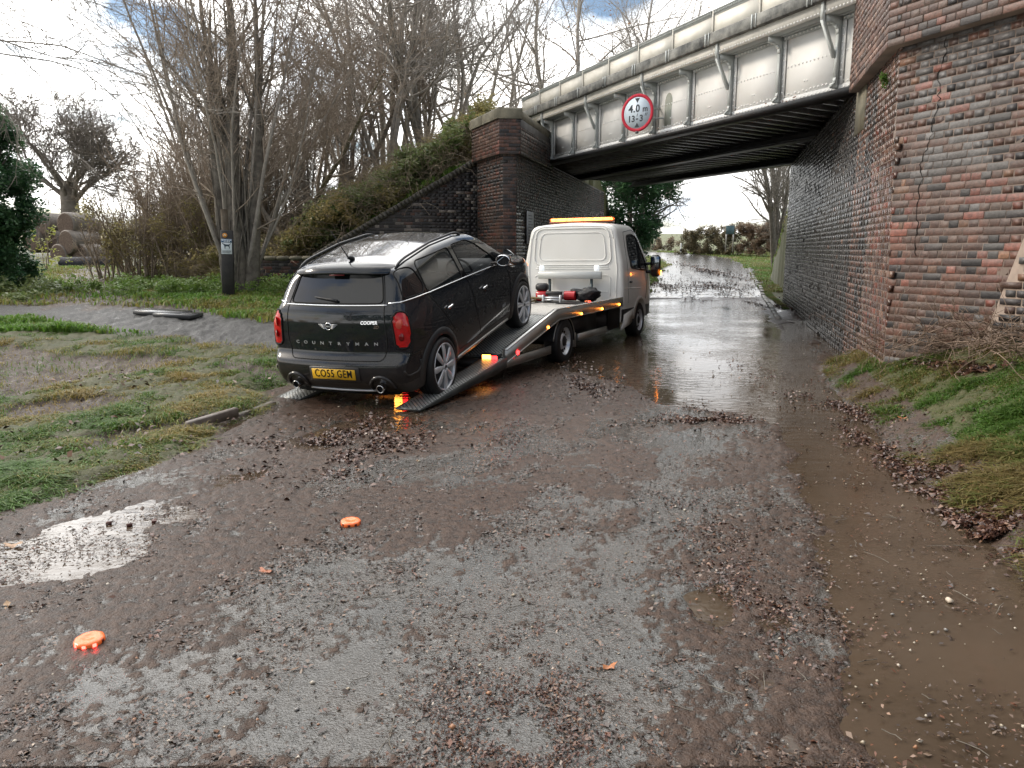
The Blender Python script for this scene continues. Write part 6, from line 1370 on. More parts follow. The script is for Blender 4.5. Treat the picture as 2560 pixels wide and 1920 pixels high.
# oak far off behind the bales
rg = np.random.default_rng(9)
ok = grow(rg, [(0, 0, 0)], [(.02, 0, 1)], [2.7], [.46], lv(dict(m=6, wob=.05, up=0, n=13, t0=.45, ang=46, lr=1.9, rr=.30, k=9, tip=.7), dict(m=10, wob=.18, up=.05, n=12, t0=.15, ang=45, lr=.58, rr=.38, k=5, tip=.2, rmin=.014), dict(m=6, wob=.28, up=.05, n=9, t0=.12, ang=45, lr=.62, rr=.5, k=3, rmin=.009), dict(m=4, wob=.3, up=.05, n=6, t0=.1, ang=42, lr=.5, rr=.6, k=3, rmin=.012), dict(m=3, wob=.3, up=.03, k=3)))
p = gp(176, 478); ox, oy = (172*K-1280)/1920*52, 52.0
two_part('oak_tree', ok, bark('oak_bark', (.13, .11, .09), (.2, .175, .15)), (ox, oy, G(ox, oy)+.4), sc=(1.5, 1.5, 1.58), label='spreading bare oak standing alone behind the stacked bales', cat='tree')
# woodland on the railway bank: three kinds, copied
def bankpt(x, y): return (x, y, G(x, y)-.15)
A = two_part('bank_tree', proto_wood(21, 8.5, (.05, 0), .11, 3, 1), B_grey, bankpt(-4.0, 26.0), twigm=B_far, label='bare forked tree on the bank right behind the crest of the wing wall', cat='tree', group='bare trees on the railway bank')
B = two_part('bank_tree', proto_wood(33, 9.5, (-.1, 0), .14, 2, 1.1, t0=.2), B_dark, bankpt(-2.6, 26.5), twigm=B_grey, label='bare tree with dark twin trunks on the bank nearest the pier', cat='tree', group='bare trees on the railway bank')
Cc = two_part('bank_tree', proto_shrubby(35, 7.5, 12, .42, .07, 1), B_grey, bankpt(-6.5, 25.0), twigm=B_brown, label='bushy many-stemmed hazel on the bank above the low wall', cat='tree', group='bare trees on the railway bank')
spots = [(A, -8.4, 24.4, 1.1, .95, 'bare tree on the bank between the tall tree and the hazel'), (B, -6.2, 28.5, 2.3, 1.05, 'tall dark bare tree standing deep in the wood above the low wall'), (Cc, -3.3, 28.8, .7, 1.05, 'many-stemmed bare tree behind the twin-trunked tree'), (A, -5.0, 31.5, 3.9, 1.05, 'bare tree at the back of the wood above the middle of the wing wall'), (Cc, -10.6, 27.5, 2.0, 1.1, 'bushy bare tree at the left end of the wooded bank'),
         (Cc, -7.2, 23.8, 4.2, .75, 'small many-stemmed bush above the low wall near the tall tree'), (B, -4.6, 34.5, 1.0, 1.1, 'farthest bare tree seen over the wing wall'), (A, -1.9, 30.0, 5.5, .85, 'slender bare tree rising beyond the pier cap'), (Cc, -5.4, 26.6, 5.7, .9, 'hazel bush half way up the bank over the dark wing wall')]
for (T_, x, y, rz, sc_, lab) in spots: copy_tree(T_, bankpt(x, y), rz, sc_, lab)
# leaning limb tree
rg = np.random.default_rng(61); lt = proto_wood(63, 6.2, (.75, -.1), .12, 1, 1.1, up=.1, t0=.3, ang=48, m0=.12)
lx_, ly_ = (575*K-1280)/1920*21.2, 21.2
two_part('leaning_tree', lt, bark('mossy_bark', (.06, .055, .03), (.13, .11, .06)), (lx_, ly_, G(lx_, ly_)-.1), rz=0, twigm=B_brown, label='leaning bare tree with mossy crooked trunk behind the low wall', cat='tree')
lt2 = proto_wood(68, 5.0, (-.55, .1), .09, 1, 1.0, up=.12, t0=.2, ang=50, m0=.15); lx_, ly_ = (645*K-1280)/1920*22.5, 22.5
two_part('leaning_tree', lt2, B_pale, (lx_, ly_, G(lx_, ly_)-.1), rz=.3, twigm=B_pale, label='pale-limbed small tree leaning left over the brambles', cat='tree')
# tall trees across the railway, over the girder
D = two_part('tall_far_tree', proto_wood(71, 13, (0, 0), .20, 2, 1.15, up=.1, t0=.3), B_far, (3.2, 41, 4.6), label='tall bare tree with brown leaf tufts above the middle of the girder', cat='tree', twigm=B_far, group='tall bare trees beyond the railway')
for (x, y, rz, sc_, lab) in ((-1.6, 40, 2, .82, 'tall bare tree beyond the railway just right of the pier cap'), (6.6, 46, 4, .95, 'tall bare tree above the height limit sign'), (8.3, 42, 5, .78, 'rightmost tall bare tree above the girder'), (.8, 47, 1, .9, 'bare tree far behind the left end of the girder'), (-4.6, 43, 3.3, .9, 'tall bare tree far behind the twin-trunked tree')): copy_tree(D, (x, y, 4.3), rz, sc_, lab)
# a few clinging leaves (russet) on them
rg = np.random.default_rng(5); C_ = np.concatenate([rg.normal(c, s, (n, 3)) for c, s, n in (((3.2, 41, 11.5), (1.8, 1.8, 2.2), 260), ((-.6, 40, 7.6), (1.7, 1.5, .9), 420), ((6.6, 46, 11.5), (2, 2, 2), 240))])
v, f = leaves(C_, np.array([0, 0, 1.]), rg.uniform(.06, .11, len(C_)), rg); mobj('clinging_leaves', mesh_np('clinging_leaves', v, [f], L_russet), label='last russet leaves clinging to the tall trees beyond the railway', cat='leaves', kind='stuff')
# overhanging branches from a tree out of frame, top left
rg = np.random.default_rng(15)
n = 12; st = np.c_[rg.uniform(-6.9, -6.0, n), rg.uniform(7.6, 9.6, n), rg.uniform(3.7, 5.0, n)]
oh = grow(rg, st, np.c_[rg.uniform(.7, 1.1, n), rg.uniform(-.1, .5, n), rg.uniform(-.25, .25, n)], rg.uniform(1.6, 2.9, n), np.full(n, .011), lv(dict(m=8, wob=.14, up=-.06, n=15, t0=.1, ang=38, lr=.45, rr=.5, k=5, tip=.25, rmin=.005), dict(m=5, wob=.16, up=-.04, n=7, t0=.15, ang=40, lr=.4, rr=.6, k=3, rmin=.003), dict(m=3, wob=.2, up=-.02, k=3)))
mobj('overhanging_branches', tree_mesh('overhanging_branches', oh, B_grey), label='bare twigs hanging into view from a tree out of frame at the top left', cat='tree')
# ---- leafy clumps
def clumps(rg, centres, rad, per, size, flat=1.0):
    cs = []; 
    for (c, r_) in zip(centres, rad):
        d = unit(rg.normal(0, 1, (per, 3))); q = rg.random(per)**.45; cs.append(np.array(c)+d*q[:, None]*r_*np.array([1, 1, flat]))
    C_ = np.concatenate(cs); return leaves(C_, np.array([0, 0, 1.]), rg.uniform(size*.6, size*1.3, len(C_)), rg)
# evergreen, ivy-hung bush at the left edge
T = empty('ivy_covered_bush', (-13.5, 18.8, G(-13.5, 18.8)), label='dense dark evergreen bush covered in ivy at the left edge', cat='bush'); rg = np.random.default_rng(2)
cs = []; rs = []
for i in range(250):
    a = rg.random()*2*pi; zz = rg.random()**.8*5.0; wd_ = np.interp(zz, [0, 1, 2.6, 3.8, 4.8, 5.1], [1.6, 1.45, 2.0, 1.9, 1.1, .4]); q = wd_*np.sqrt(rg.random())*.95; cs.append((q*cos(a)+np.interp(zz, [0, 2, 4], [.15, .2, -.35]), q*sin(a), zz)); rs.append(rg.uniform(.22, .48))
v, f = clumps(rg, cs, rs, 650, .06); mobj('foliage', mesh_np('foliage', v, [f], L_ever), T)
o = grow(rg, [(0, 0, 0), (.4, .1, 0), (-.4, 0, 0)], [(0, 0, 1), (.2, 0, 1), (-.2, 0, 1)], [4, 3.5, 3.5], [.2, .15, .15], lv(dict(m=6, wob=.1, n=8, t0=.2, ang=45, lr=.4, rr=.4, k=6), dict(m=4, wob=.2, k=3))); mobj('trunk', tree_mesh('trunk', o, B_dark), T)
# brown hawthorn thicket left of the tall tree
T = empty('hawthorn_thicket', (-9.8, 24.0, G(-9.8, 24.0)), label='brown twiggy hawthorn thicket between the oak and the tall tree', cat='hedge'); rg = np.random.default_rng(18)
n = 210; st = np.c_[rg.uniform(-2.2, 2.2, n), rg.uniform(-2.2, 2.5, n), np.zeros(n)]; h_ = np.interp(st[:, 0], [-2.2, -1, .6, 2.2], [1.9, 3.4, 4.6, 4.8])*rg.uniform(.55, 1, n)
o = grow(rg, st, np.c_[rg.normal(-.05, .16, n), rg.normal(0, .16, n), np.ones(n)], h_, np.full(n, .03), lv(dict(m=7, wob=.10, n=12, t0=.08, ang=42, lr=.32, rr=.4, k=4, rmin=.008), dict(m=4, wob=.2, up=.08, n=7, t0=.1, ang=42, lr=.5, rr=.6, k=3, rmin=.006), dict(m=3, wob=.25, k=3))); mobj('twigs', tree_mesh('twigs', o, B_brown), T)
cs = np.c_[rg.uniform(-2.2, 2.6, 90), rg.uniform(-2.4, 0, 90), rg.uniform(0.1, 2.2, 90)]; v, f = clumps(rg, cs, rg.uniform(.25, .5, 90), 170, .05); mobj('foliage', mesh_np('foliage', v, [f], L_bramble), T)
# brambles over the bank
def bramble_bank():
    rg = np.random.default_rng(77); n = 1150
    x = rg.uniform(-12.5, -.6, n*3); y = rg.uniform(19.9, 27.5, n*3); s = (x-1.07)*D2N[0]+(y-23)*D2N[1]
    ok_ = (y > wally(x)+.5) & (s > .3) & (s < 9.5) & (x < abL(y)-.9) & ~((x > -7.6) & (y < 20.6)); x, y = x[ok_][:n], y[ok_][:n]
    z = land(x, y); hh = .40+1.15*fbm(x*.8, y*.8, 3); zt = hh*rg.random(len(x))
    cs = np.c_[x, y, z+zt]; rs = rg.uniform(.22, .45, len(x)); T = empty('bramble_bank', (-5, 23, 2), label='brambles and old man\'s beard covering the railway bank above the wing wall', cat='brambles'); cs = cs-(-5, 23, 2)*np.ones(3)
    half = fbm(x*.5+9, y*.5, 2)
    for nm, mk_, mm, per, sz in (('bramble_leaves', half < .62, L_bramble, 210, .055), ('ivy_leaves', (half >= .62) | (rg.random(len(x)) < .08), L_ivy, 150, .07), ('yellowing_leaves', (half > .40) & (half < .47), leafmat('yellowing_leaf', (.16, .13, .04), (.22, .18, .07)), 60, .06)):
        v, f = clumps(rg, cs[mk_], rs[mk_], per, sz, .8); mobj(nm, mesh_np(nm, v, [f], mm), T, kind='stuff')
    m_ = len(x); st = np.c_[x, y, z]-(-5, 23, 2)*np.ones(3); pk = rg.choice(m_, 2600)
    o = grow(rg, st[pk], np.c_[rg.normal(-.3, .6, 2600), rg.normal(-.4, .5, 2600), rg.uniform(.5, 1.5, 2600)], rg.uniform(.7, 1.9, 2600), np.full(2600, .007), lv(dict(m=6, wob=.15, up=-.16, n=3, t0=.3, ang=45, lr=.5, rr=.7, k=3, rmin=.005), dict(m=4, wob=.2, up=-.1, k=3)))
    mobj('stems', tree_mesh('stems', o, bark('bramble_stem', (.26, .20, .14), (.40, .33, .25))), T, kind='stuff')
bramble_bank()
# ---- beyond the bridge
def far_plants():
    rg = np.random.default_rng(6)
    # ivy-clad tree left of the far road
    bx, by = 5.6, 38.6; T = empty('ivy_clad_tree', (bx, by, G(bx, by)), label='dark ivy-clad tree left of the road beyond the bridge', cat='tree')
    cs = []; rs = []
    for i in range(120):
        zz = rg.random()*5.6; w_ = np.interp(zz, [0, 1, 2.2, 4, 5.6], [.6, .8, 1.5, 2.2, 2.2]); a = rg.random()*2*pi; q = w_*sqrt(rg.random()); cs.append((q*cos(a)+.1*zz, q*sin(a), zz)); rs.append(rg.uniform(.3, .6))
    v, f = clumps(rg, cs, rs, 230, .10); mobj('foliage', mesh_np('foliage', v, [f], L_ever), T)
    o = grow(rg, [(0, 0, 0), (.3, 0, 0)], [(.25, 0, 1), (-.1, 0, 1)], [6.5, 6], [.22, .2], lv(dict(m=8, wob=.1, n=14, t0=.25, ang=62, lr=.62, rr=.4, k=6), dict(m=7, wob=.2, up=.03, n=8, t0=.2, ang=45, lr=.4, rr=.5, k=4, rmin=.012), dict(m=4, wob=.25, n=6, t0=.1, ang=45, lr=.5, rr=.6, k=3, rmin=.008), dict(m=3, wob=.3, k=3))); mobj('limbs', tree_mesh('limbs', o, B_grey), T)
    # shrubs below it
    v, f = clumps(rg, [(rg.uniform(-1.6, .9), rg.uniform(-1, 6), rg.uniform(0, 1.3)) for _ in range(45)], rg.uniform(.3, .55, 45), 170, .08); mobj('roadside_shrub', mesh_np('roadside_shrub', v, [f], L_bramble), loc=(5.2, 37.2, G(5.4, 37.4)), label='olive shrubs at the foot of the ivy-clad tree', cat='shrub')
    # bare tree right
    tx_, ty_ = (1668*K-1280)/1920*43, 43.0
    o = proto_shrubby(88, 8.6, 7, .48, .19, 1.2); T = two_part('roadside_tree', o, B_dark, (tx_, ty_, G(tx_, ty_)), label='bare spreading tree at the end of the hedge, seen under the bridge on the right', cat='tree', twigm=B_grey)
    # clipped hedges
    def hedge(name, p0, p1, h0, h1, w_, lab, mm, seed):
        rg = np.random.default_rng(seed); p0, p1 = np.array(p0), np.array(p1); L = np.linalg.norm(p1-p0); n = int(L*w_*(h0+h1)*4.2)
        t = rg.random(n); q = rg.uniform(-w_/2, w_/2, n); d = (p1-p0)/L; nn = np.array([-d[1], d[0]]); xy = p0+(p1-p0)*t[:, None]+nn*q[:, None]; hh = (h0+(h1-h0)*t)*(.9+.2*fbm(t*L*.8, q*0+seed, 3)); z = rg.random(n)**.7*hh
        o_ = np.array([*p0, G(*p0)]); zz = land(xy[:, 0], xy[:, 1]); cs = np.c_[xy, zz+z]-o_; T = empty(name, tuple(o_), label=lab, cat='hedge'); v, f = clumps(rg, cs, np.full(n, .30), 150, .085); mobj('leaves', mesh_np('leaves', v, [f], mm), T)
        o = grow(rg, cs, np.c_[rg.normal(0, .5, n), rg.normal(0, .5, n), np.ones(n)], np.full(n, .55), np.full(n, .012), lv(dict(m=3, wob=.2, n=3, ang=40, lr=.6, rr=.7, k=3, rmin=.009), dict(m=3, wob=.3, k=3))); mobj('twigs', tree_mesh('twigs', o, B_brown), T)
    H = leafmat('hedge_leaf', (.10, .09, .05), (.18, .15, .09)); hy = 57.0
    def hx(v): return (v*K-1280)/1920*hy
    hedge('clipped_hedge', (hx(1492), 61), (hx(1590), hy), 1.75, 2.3, 1.3, 'dark clipped hedge beside the blank sign, left part', H, 1)
    hedge('clipped_hedge', (hx(1590), hy), (hx(1790), 50), 2.35, 2.3, 1.4, 'brown clipped hedge behind the blank sign running to the bare tree', leafmat('brown_hedge', (.15, .11, .075), (.23, .17, .12)), 2)
    hedge('low_field_hedge', (-6, 84), (hx(1500)+1, 68), 1.1, 1.0, 1.0, 'low brown hedge between the road bend and the green field', leafmat('low_hedge', (.16, .12, .08), (.24, .19, .13)), 3)
far_plants()

# trees and hedge behind the viewer: they show in the car's glass and paint
for (T_, x, y, rz, sc_, lab) in ((B, -4.5, -9.5, .4, 1.0, 'bare tree behind the viewer, mirrored in the rear window'), (A, 1.5, -11, 1.4, 1.15, 'bare tree behind the viewer to the right'), (Cc, -9.5, -8, 2.2, 1.2, 'bushy bare tree behind the viewer to the left'), (D, 6.0, -13, 1.2, .8, 'tall bare tree behind the viewer'), (A, -12.5, -2, 3.0, 1.1, 'bare tree left of the viewer'), (Cc, 8.5, -7, 2.5, 1.2, 'bushy bare tree behind the viewer by the verge')): copy_tree(T_, (x, y, 0), rz, sc_, lab)
def back_hedge():
    rg = np.random.default_rng(50); n = 900; t = rg.random(n); x = -22+44*t; y = -9.5-3*np.sin(t*3.1)+rg.uniform(-.9, .9, n); z = rg.random(n)*(3.6+.8*np.sin(t*17)); cs = np.c_[x, y, z]; T = empty('tall_hedge', (0, -10, 0), label='tall overgrown hedge behind the viewer', cat='hedge'); v, f = clumps(rg, cs-(0, -10, 0)*np.ones(3), np.full(n, .6), 60, .16); mobj('leaves', mesh_np('leaves', v, [f], L_ever), T)
back_hedge()
# ================================================================ grass, litter and small things
def blades(xy, h, rg, cols, lean=.5, w=.0045):
    n = len(xy); z = land(xy[:, 0], xy[:, 1]); a = rg.random(n)*2*pi; d = np.c_[np.cos(a), np.sin(a)]; ln = lean*h*rg.uniform(.3, 1.3, n); s = np.c_[-d[:, 1], d[:, 0]]*w*rg.uniform(.7, 1.5, n)[:, None]
    b = np.c_[xy, z-.02]; V = np.zeros((n, 5, 3)); V[:, 0] = b; V[:, 1] = b; V[:, 0, :2] -= s; V[:, 1, :2] += s
    m_ = b.copy(); m_[:, :2] += d*ln[:, None]*.35; m_[:, 2] += h*.62; V[:, 2] = m_; V[:, 3] = m_; V[:, 2, :2] += s*.8; V[:, 3, :2] -= s*.8
    t = b.copy(); t[:, :2] += d*ln[:, None]*1.25; t[:, 2] += h*(1.02-.35*np.clip(ln/h, 0, 1.6)); V[:, 4] = t
    i = (np.arange(n)*5)[:, None]; Q = i+np.array([[0, 1, 2, 3]]); T = i+np.array([[3, 2, 4]]); return V.reshape(-1, 3), Q, T, cols
M_grass = translucent(mat('grass_blade', (.1, .15, .04), .55, attr='bc'), .3)
def grass_patch(name, pts, h, seed, pal, lean, w=.0045, label=None, tuft=None):
    rg = np.random.default_rng(seed); n = len(pts); k = rg.random(n); mix = fbm(pts[:, 0]*1.3+3, pts[:, 1]*1.3, 3)+rg.normal(0, .12, n); g, st_ = np.array(pal[0]), np.array(pal[1]); c = g[None]+(st_-g)[None]*np.clip((mix-.38)*3.2, 0, 1)[:, None]; c *= rg.uniform(.7, 1.3, (n, 1))
    V, Q, T, c = blades(pts, h, rg, c, lean, w); me = mesh_np(name, V, [Q, T], M_grass, fcol=np.r_[c, c]); mobj(name, me, label=label, cat='grass', kind='stuff')
def sample(n, x0, x1, y0, y1, dens, seed, power=1.6):
    rg = np.random.default_rng(seed); u_ = rg.random(n); y = (y0**(1-power)+(y1**(1-power)-y0**(1-power))*u_)**(1/(1-power)); x = rg.uniform(0, 1, n)
    xa, xb = (x0(y), x1(y)) if callable(x0) else (x0, x1); x = xa+(xb-xa)*x; k = rg.random(n) < dens(x, y); return np.c_[x, y][k]
def build_grass():
    gd = lambda x, y: zones(x, y)[0]
    # left verge
    p_ = sample(420000, lambda y: -.74*y-1.2, lambda y: xle(y)+.05, 2.8, 21, lambda x, y: gd(x, y)*np.clip(.9+2.4*(fbm(x*2.2, y*2.2, 3)-.42), .12, 1), 1, 1.35)
    tu = fbm(p_[:, 0]*3.1, p_[:, 1]*3.1, 2); rg = np.random.default_rng(3); h = (.028+.085*np.clip(tu-.42, 0, 1)*2.0)*rg.uniform(.5, 1.3, len(p_))
    grass_patch('verge_grass', p_, h, 11, ((.065, .14, .015), (.24, .18, .05)), 1.5, .004, 'matted wet grass on the left verge with bare muddy ruts')
    # bright weeds round the track, tree foot and low wall
    def wd(x, y): return gd(x, y)*(.6+.4*(fbm(x*1.1+4, y*1.1, 2) > .47))
    p_ = sample(150000, lambda y: -.72*y, lambda y: xle(y)-1.0, 12.5, 34, wd, 5, 1.3); h = .05+.13*fbm(p_[:, 0]*1.5, p_[:, 1]*1.5, 2)*np.random.default_rng(1).uniform(.5, 1.5, len(p_))
    grass_patch('rank_grass', p_, h, 12, ((.11, .22, .03), (.20, .18, .055)), .8, .012, 'bright green rank grass and weeds round the muddy track')
    # right bank
    p_ = sample(330000, lambda y: xre(y)+.02, lambda y: np.minimum(.80*y+1.2, abR(np.minimum(y, 9.6))+3), 3.2, 12.6, lambda x, y: gd(x, y)*np.clip(.8+2*(fbm(x*2.5, y*2.5, 3)-.42), .55, 1)*((y < 9.05) | (x < abR(y))), 7, 1.4)
    rg = np.random.default_rng(4); h = (.028+.10*np.clip(fbm(p_[:, 0]*3.6, p_[:, 1]*3.6, 2)-.45, 0, 1)*1.8)*rg.uniform(.5, 1.3, len(p_))
    grass_patch('bank_grass', p_, h, 13, ((.07, .145, .02), (.21, .16, .06)), 1.25, .005, 'green and straw-coloured grass on the bank right of the brown water')
    p_ = sample(40000, lambda y: xre(y)+.3, lambda y: np.minimum(abR(y)+0, 14), 20, 30, lambda x, y: .7*(x < abR(y)-.1), 8, 1.2); grass_patch('bank_grass', p_, np.full(len(p_), .07), 14, ((.11, .19, .04), (.2, .18, .07)), .8, .012, 'patch of green grass beside the far kerb under the bridge')
    p_ = sample(120000, lambda y: .02*y, lambda y: .5*y, 27, 66, lambda x, y: (1-zone_far_road(x, y))*.9*(x > abL(y)), 9, 1.3); grass_patch('far_verge_grass', p_, np.full(len(p_), .13), 15, ((.12, .21, .045), (.22, .20, .08)), .7, .022, 'green verges either side of the road beyond the bridge')
    # nettles and low broad leaves near the post
    rg = np.random.default_rng(6); n = 90; x = rg.uniform(-10.2, -4.5, n); y = rg.uniform(17.2, 19.8, n); cs = np.c_[x, y, land(x, y)+rg.uniform(.02, .28, n)]
    v, f = clumps(rg, cs, rg.uniform(.12, .3, n), 110, .05, .8); mobj('nettles', mesh_np('nettles', v, [f], leafmat('nettle_leaf', (.12, .21, .04), (.19, .26, .07))), label='nettles and ivy round the foot of the tall tree and the low wall', cat='plants', kind='stuff')
    n = 60; x = rg.uniform(-14.5, -10.2, n); y = rg.uniform(16.2, 19, n); cs = np.c_[x, y, land(x, y)+rg.uniform(.0, .5, n)*np.clip((-10.5-x)/3, 0, 1)]
    v, f = clumps(rg, cs, rg.uniform(.2, .4, n), 160, .06, .8); mobj('ground_ivy', mesh_np('ground_ivy', v, [f], L_ivy), label='ivy and low plants under the evergreen bush at the left edge', cat='plants', kind='stuff')
build_grass()
def flakes(C_, rg, size, flat=.25, asp=1.5):
    n = len(C_); a = rg.random(n)*2*pi; t1 = rg.normal(0, flat, n); t2 = rg.normal(0, flat, n); u = unit(np.c_[np.cos(a), np.sin(a), t1]); v = unit(np.c_[-np.sin(a), np.cos(a), t2]); s = size[:, None]; j = lambda: rg.uniform(.65, 1.1, (n, 1)); up = np.array([0, 0, 1.])*s*rg.uniform(0, .35, (n, 1))
    V = np.stack([C_-u*s*asp*.5*j(), C_-v*s*.42*j()+up, C_+u*s*asp*.5*j(), C_+v*s*.42*j()+up], 1); return V.reshape(-1, 3), np.arange(4*n).reshape(n, 4)
def surf(x, y):
    """height of the road skin with its clods, near enough to lay litter on"""
    z = land(x, y); road = (x > xle(y)) & (x < xre(y)+.4) & (y < 26); return np.where(road, np.maximum(z, 0)+.007, z+.012)
def build_litter():
    M_lit = mat('wet_leaf_litter', (.1, .06, .04), .32, attr='bc')
    rg = np.random.default_rng(31)
    def dens(x, y):
        g, pa, tr, mu, cl, wd = zones(x, y); on = (x > xle(y)-.15) & (x < xre(y)+.25); c = np.clip(.75-.62*cl, 0.03, 1)*np.clip(fbm(x*3.2, y*3.2, 4)*3.2-1.15, .03, 1); return on*np.clip(c*1.5, 0, 1)*(1-.93*np.clip(wd*1.3, 0, 1)*(1-.25*(x < 0)))
    p_ = sample(430000, lambda y: xle(y)-.2, lambda y: xre(y)+.3, 1.9, 17, dens, 33, 1.75)
    n = len(p_); s = rg.lognormal(-4.68, .42, n); s = np.clip(s, .004, .032); dk = rg.random(n)
    base = np.array([(.050, .030, .021), (.10, .060, .040), (.030, .018, .014), (.15, .10, .068), (.12, .048, .027)]); c = base[rg.choice(5, n, p=[.3, .27, .25, .1, .08])]*rg.uniform(.7, 1.3, (n, 1))
    v, f = flakes(np.c_[p_, surf(p_[:, 0], p_[:, 1])+rg.uniform(0, .006, n)], rg, s, .22, 1.8)
    mobj('leaf_litter', mesh_np('leaf_litter', v, [f], M_lit, fcol=c), label='crushed brown leaf litter and twigs spread over the wet road', cat='leaf litter', kind='stuff')
    # heaps of whole leaves
    H = [(620, 900, 925, 1005, 2300, .035), (1405, 1450, 600, 632, 500, .07), (1450, 1625, 606, 634, 1500, .06), (1560, 1700, 572, 602, 900, .08), (1228, 1300, 800, 850, 1200, .035), (1470, 1590, 898, 925, 1300, .03), (1900, 2010, 930, 1040, 2200, .028), (2010, 2110, 1010, 1130, 2200, .03), (2100, 2230, 1090, 1220, 2200, .03), (1810, 1900, 850, 920, 1200, .025), (1700, 1900, 800, 930, 500, .03), (0, 420, 880, 990, 120, .05), (1120, 1230, 1380, 1700, 1500, .012), (860, 1150, 1430, 1640, 1500, .011), (960, 1300, 1540, 1690, 1300, .013), (1380, 1560, 1000, 1250, 700, .016), (900, 1300, 960, 1100, 900, .016), (1560, 1750, 1150, 1500, 1800, .018), (2000, 2212, 760, 830, 700, .05), (1680, 1760, 640, 690, 900, .05), (100, 420, 800, 850, 120, .05)]
    Cs = []; Ss = []
    for (a, b, c_, d, n, sz) in H:
        q0 = gp((a+b)/2, c_+2); q1 = gp((a+b)/2, d); la = gp(a, (c_+d)/2); lb = gp(b, (c_+d)/2)
        x = (la[0]+lb[0])/2+rg.laplace(0, abs(lb[0]-la[0])/3.6, n*2); y = (q0[1]+q1[1])/2+rg.laplace(0, abs(q0[1]-q1[1])/3.0, n*2); kq = (fbm(x*3.7, y*3.7, 3)+rg.normal(0, .05, n*2)) > .46; x, y = x[kq][:n], y[kq][:n]; n = len(x); Cs.append(np.c_[x, y, surf(x, y)+rg.uniform(0, sz*.5, n)]); Ss.append(sz*rg.uniform(.5, 1.25, n))
    Cs = np.concatenate(Cs); Ss = np.concatenate(Ss); pal = np.array([(.075, .036, .025), (.12, .058, .036), (.05, .026, .02), (.18, .10, .06), (.09, .045, .036)]); c = pal[rg.choice(5, len(Cs), p=[.3, .25, .25, .1, .1])]*rg.uniform(.7, 1.3, (len(Cs), 1))
    v, f = flakes(Cs, rg, Ss, .5, 1.5); mobj('fallen_leaves', mesh_np('fallen_leaves', v, [f], M_lit, fcol=c), label='drifts of fallen red-brown leaves washed up along the road and verges', cat='leaves', kind='stuff')
    # pale pebbles and grit
    def dp_(x, y): return (x > xle(y)) & (x < xre(y)+.5)
    p_ = sample(1500, lambda y: xle(y), lambda y: xre(y)+.5, 2.2, 14, dp_, 35, 1.6); n = len(p_); import itertools
    oc = np.array([(1, 0, 0), (-1, 0, 0), (0, 1, 0), (0, -1, 0), (0, 0, .7), (0, 0, -.7)], float); F8 = np.array([[0, 2, 4], [2, 1, 4], [1, 3, 4], [3, 0, 4], [2, 0, 5], [1, 2, 5], [3, 1, 5], [0, 3, 5]]); s = np.clip(rg.lognormal(-5.3, .5, n), .002, .014)
    V = np.c_[p_, surf(p_[:, 0], p_[:, 1])+s*.2][:, None]+oc[None]*s[:, None, None]*rg.uniform(.6, 1.4, (n, 6, 1)); c = np.array([(.32, .27, .2), (.45, .4, .33), (.3, .15, .08), (.2, .19, .18)])[rg.choice(4, n)]
    mobj('pebbles', mesh_np('pebbles', V.reshape(-1, 3), [(F8[None]+(np.arange(n)*6)[:, None, None]).reshape(-1, 3)], mat('wet_pebble', (.3, .25, .2), .3, attr='bc'), fcol=np.repeat(c, 8, 0), smooth=True), label='pale pebbles and grit scattered over the wet road', cat='pebbles', kind='stuff')
    # twigs
    n = 260; x = rg.uniform(-2.5, 3, n); y = 2.3+rg.random(n)**1.5*8; a = rg.random(n)*pi; L = rg.uniform(.03, .16, n); P = np.zeros((n, 4, 3))
    for j in range(4): P[:, j] = np.c_[x+np.cos(a)*L*(j/3-.5)+rg.normal(0, .004, n), y+np.sin(a)*L*(j/3-.5)+rg.normal(0, .004, n), surf(x, y)+.004+rg.uniform(0, .004, n)]
    ok_ = (x > xle(y)) & (x < xre(y)); P = P[ok_]; v, f = polytubes(P, np.full((len(P), 4), .0018), 4); mobj('twigs', mesh_np('twigs', v, [f], B_dark), label='short dark twigs strewn over the muddy road', cat='twigs', kind='stuff')
build_litter()
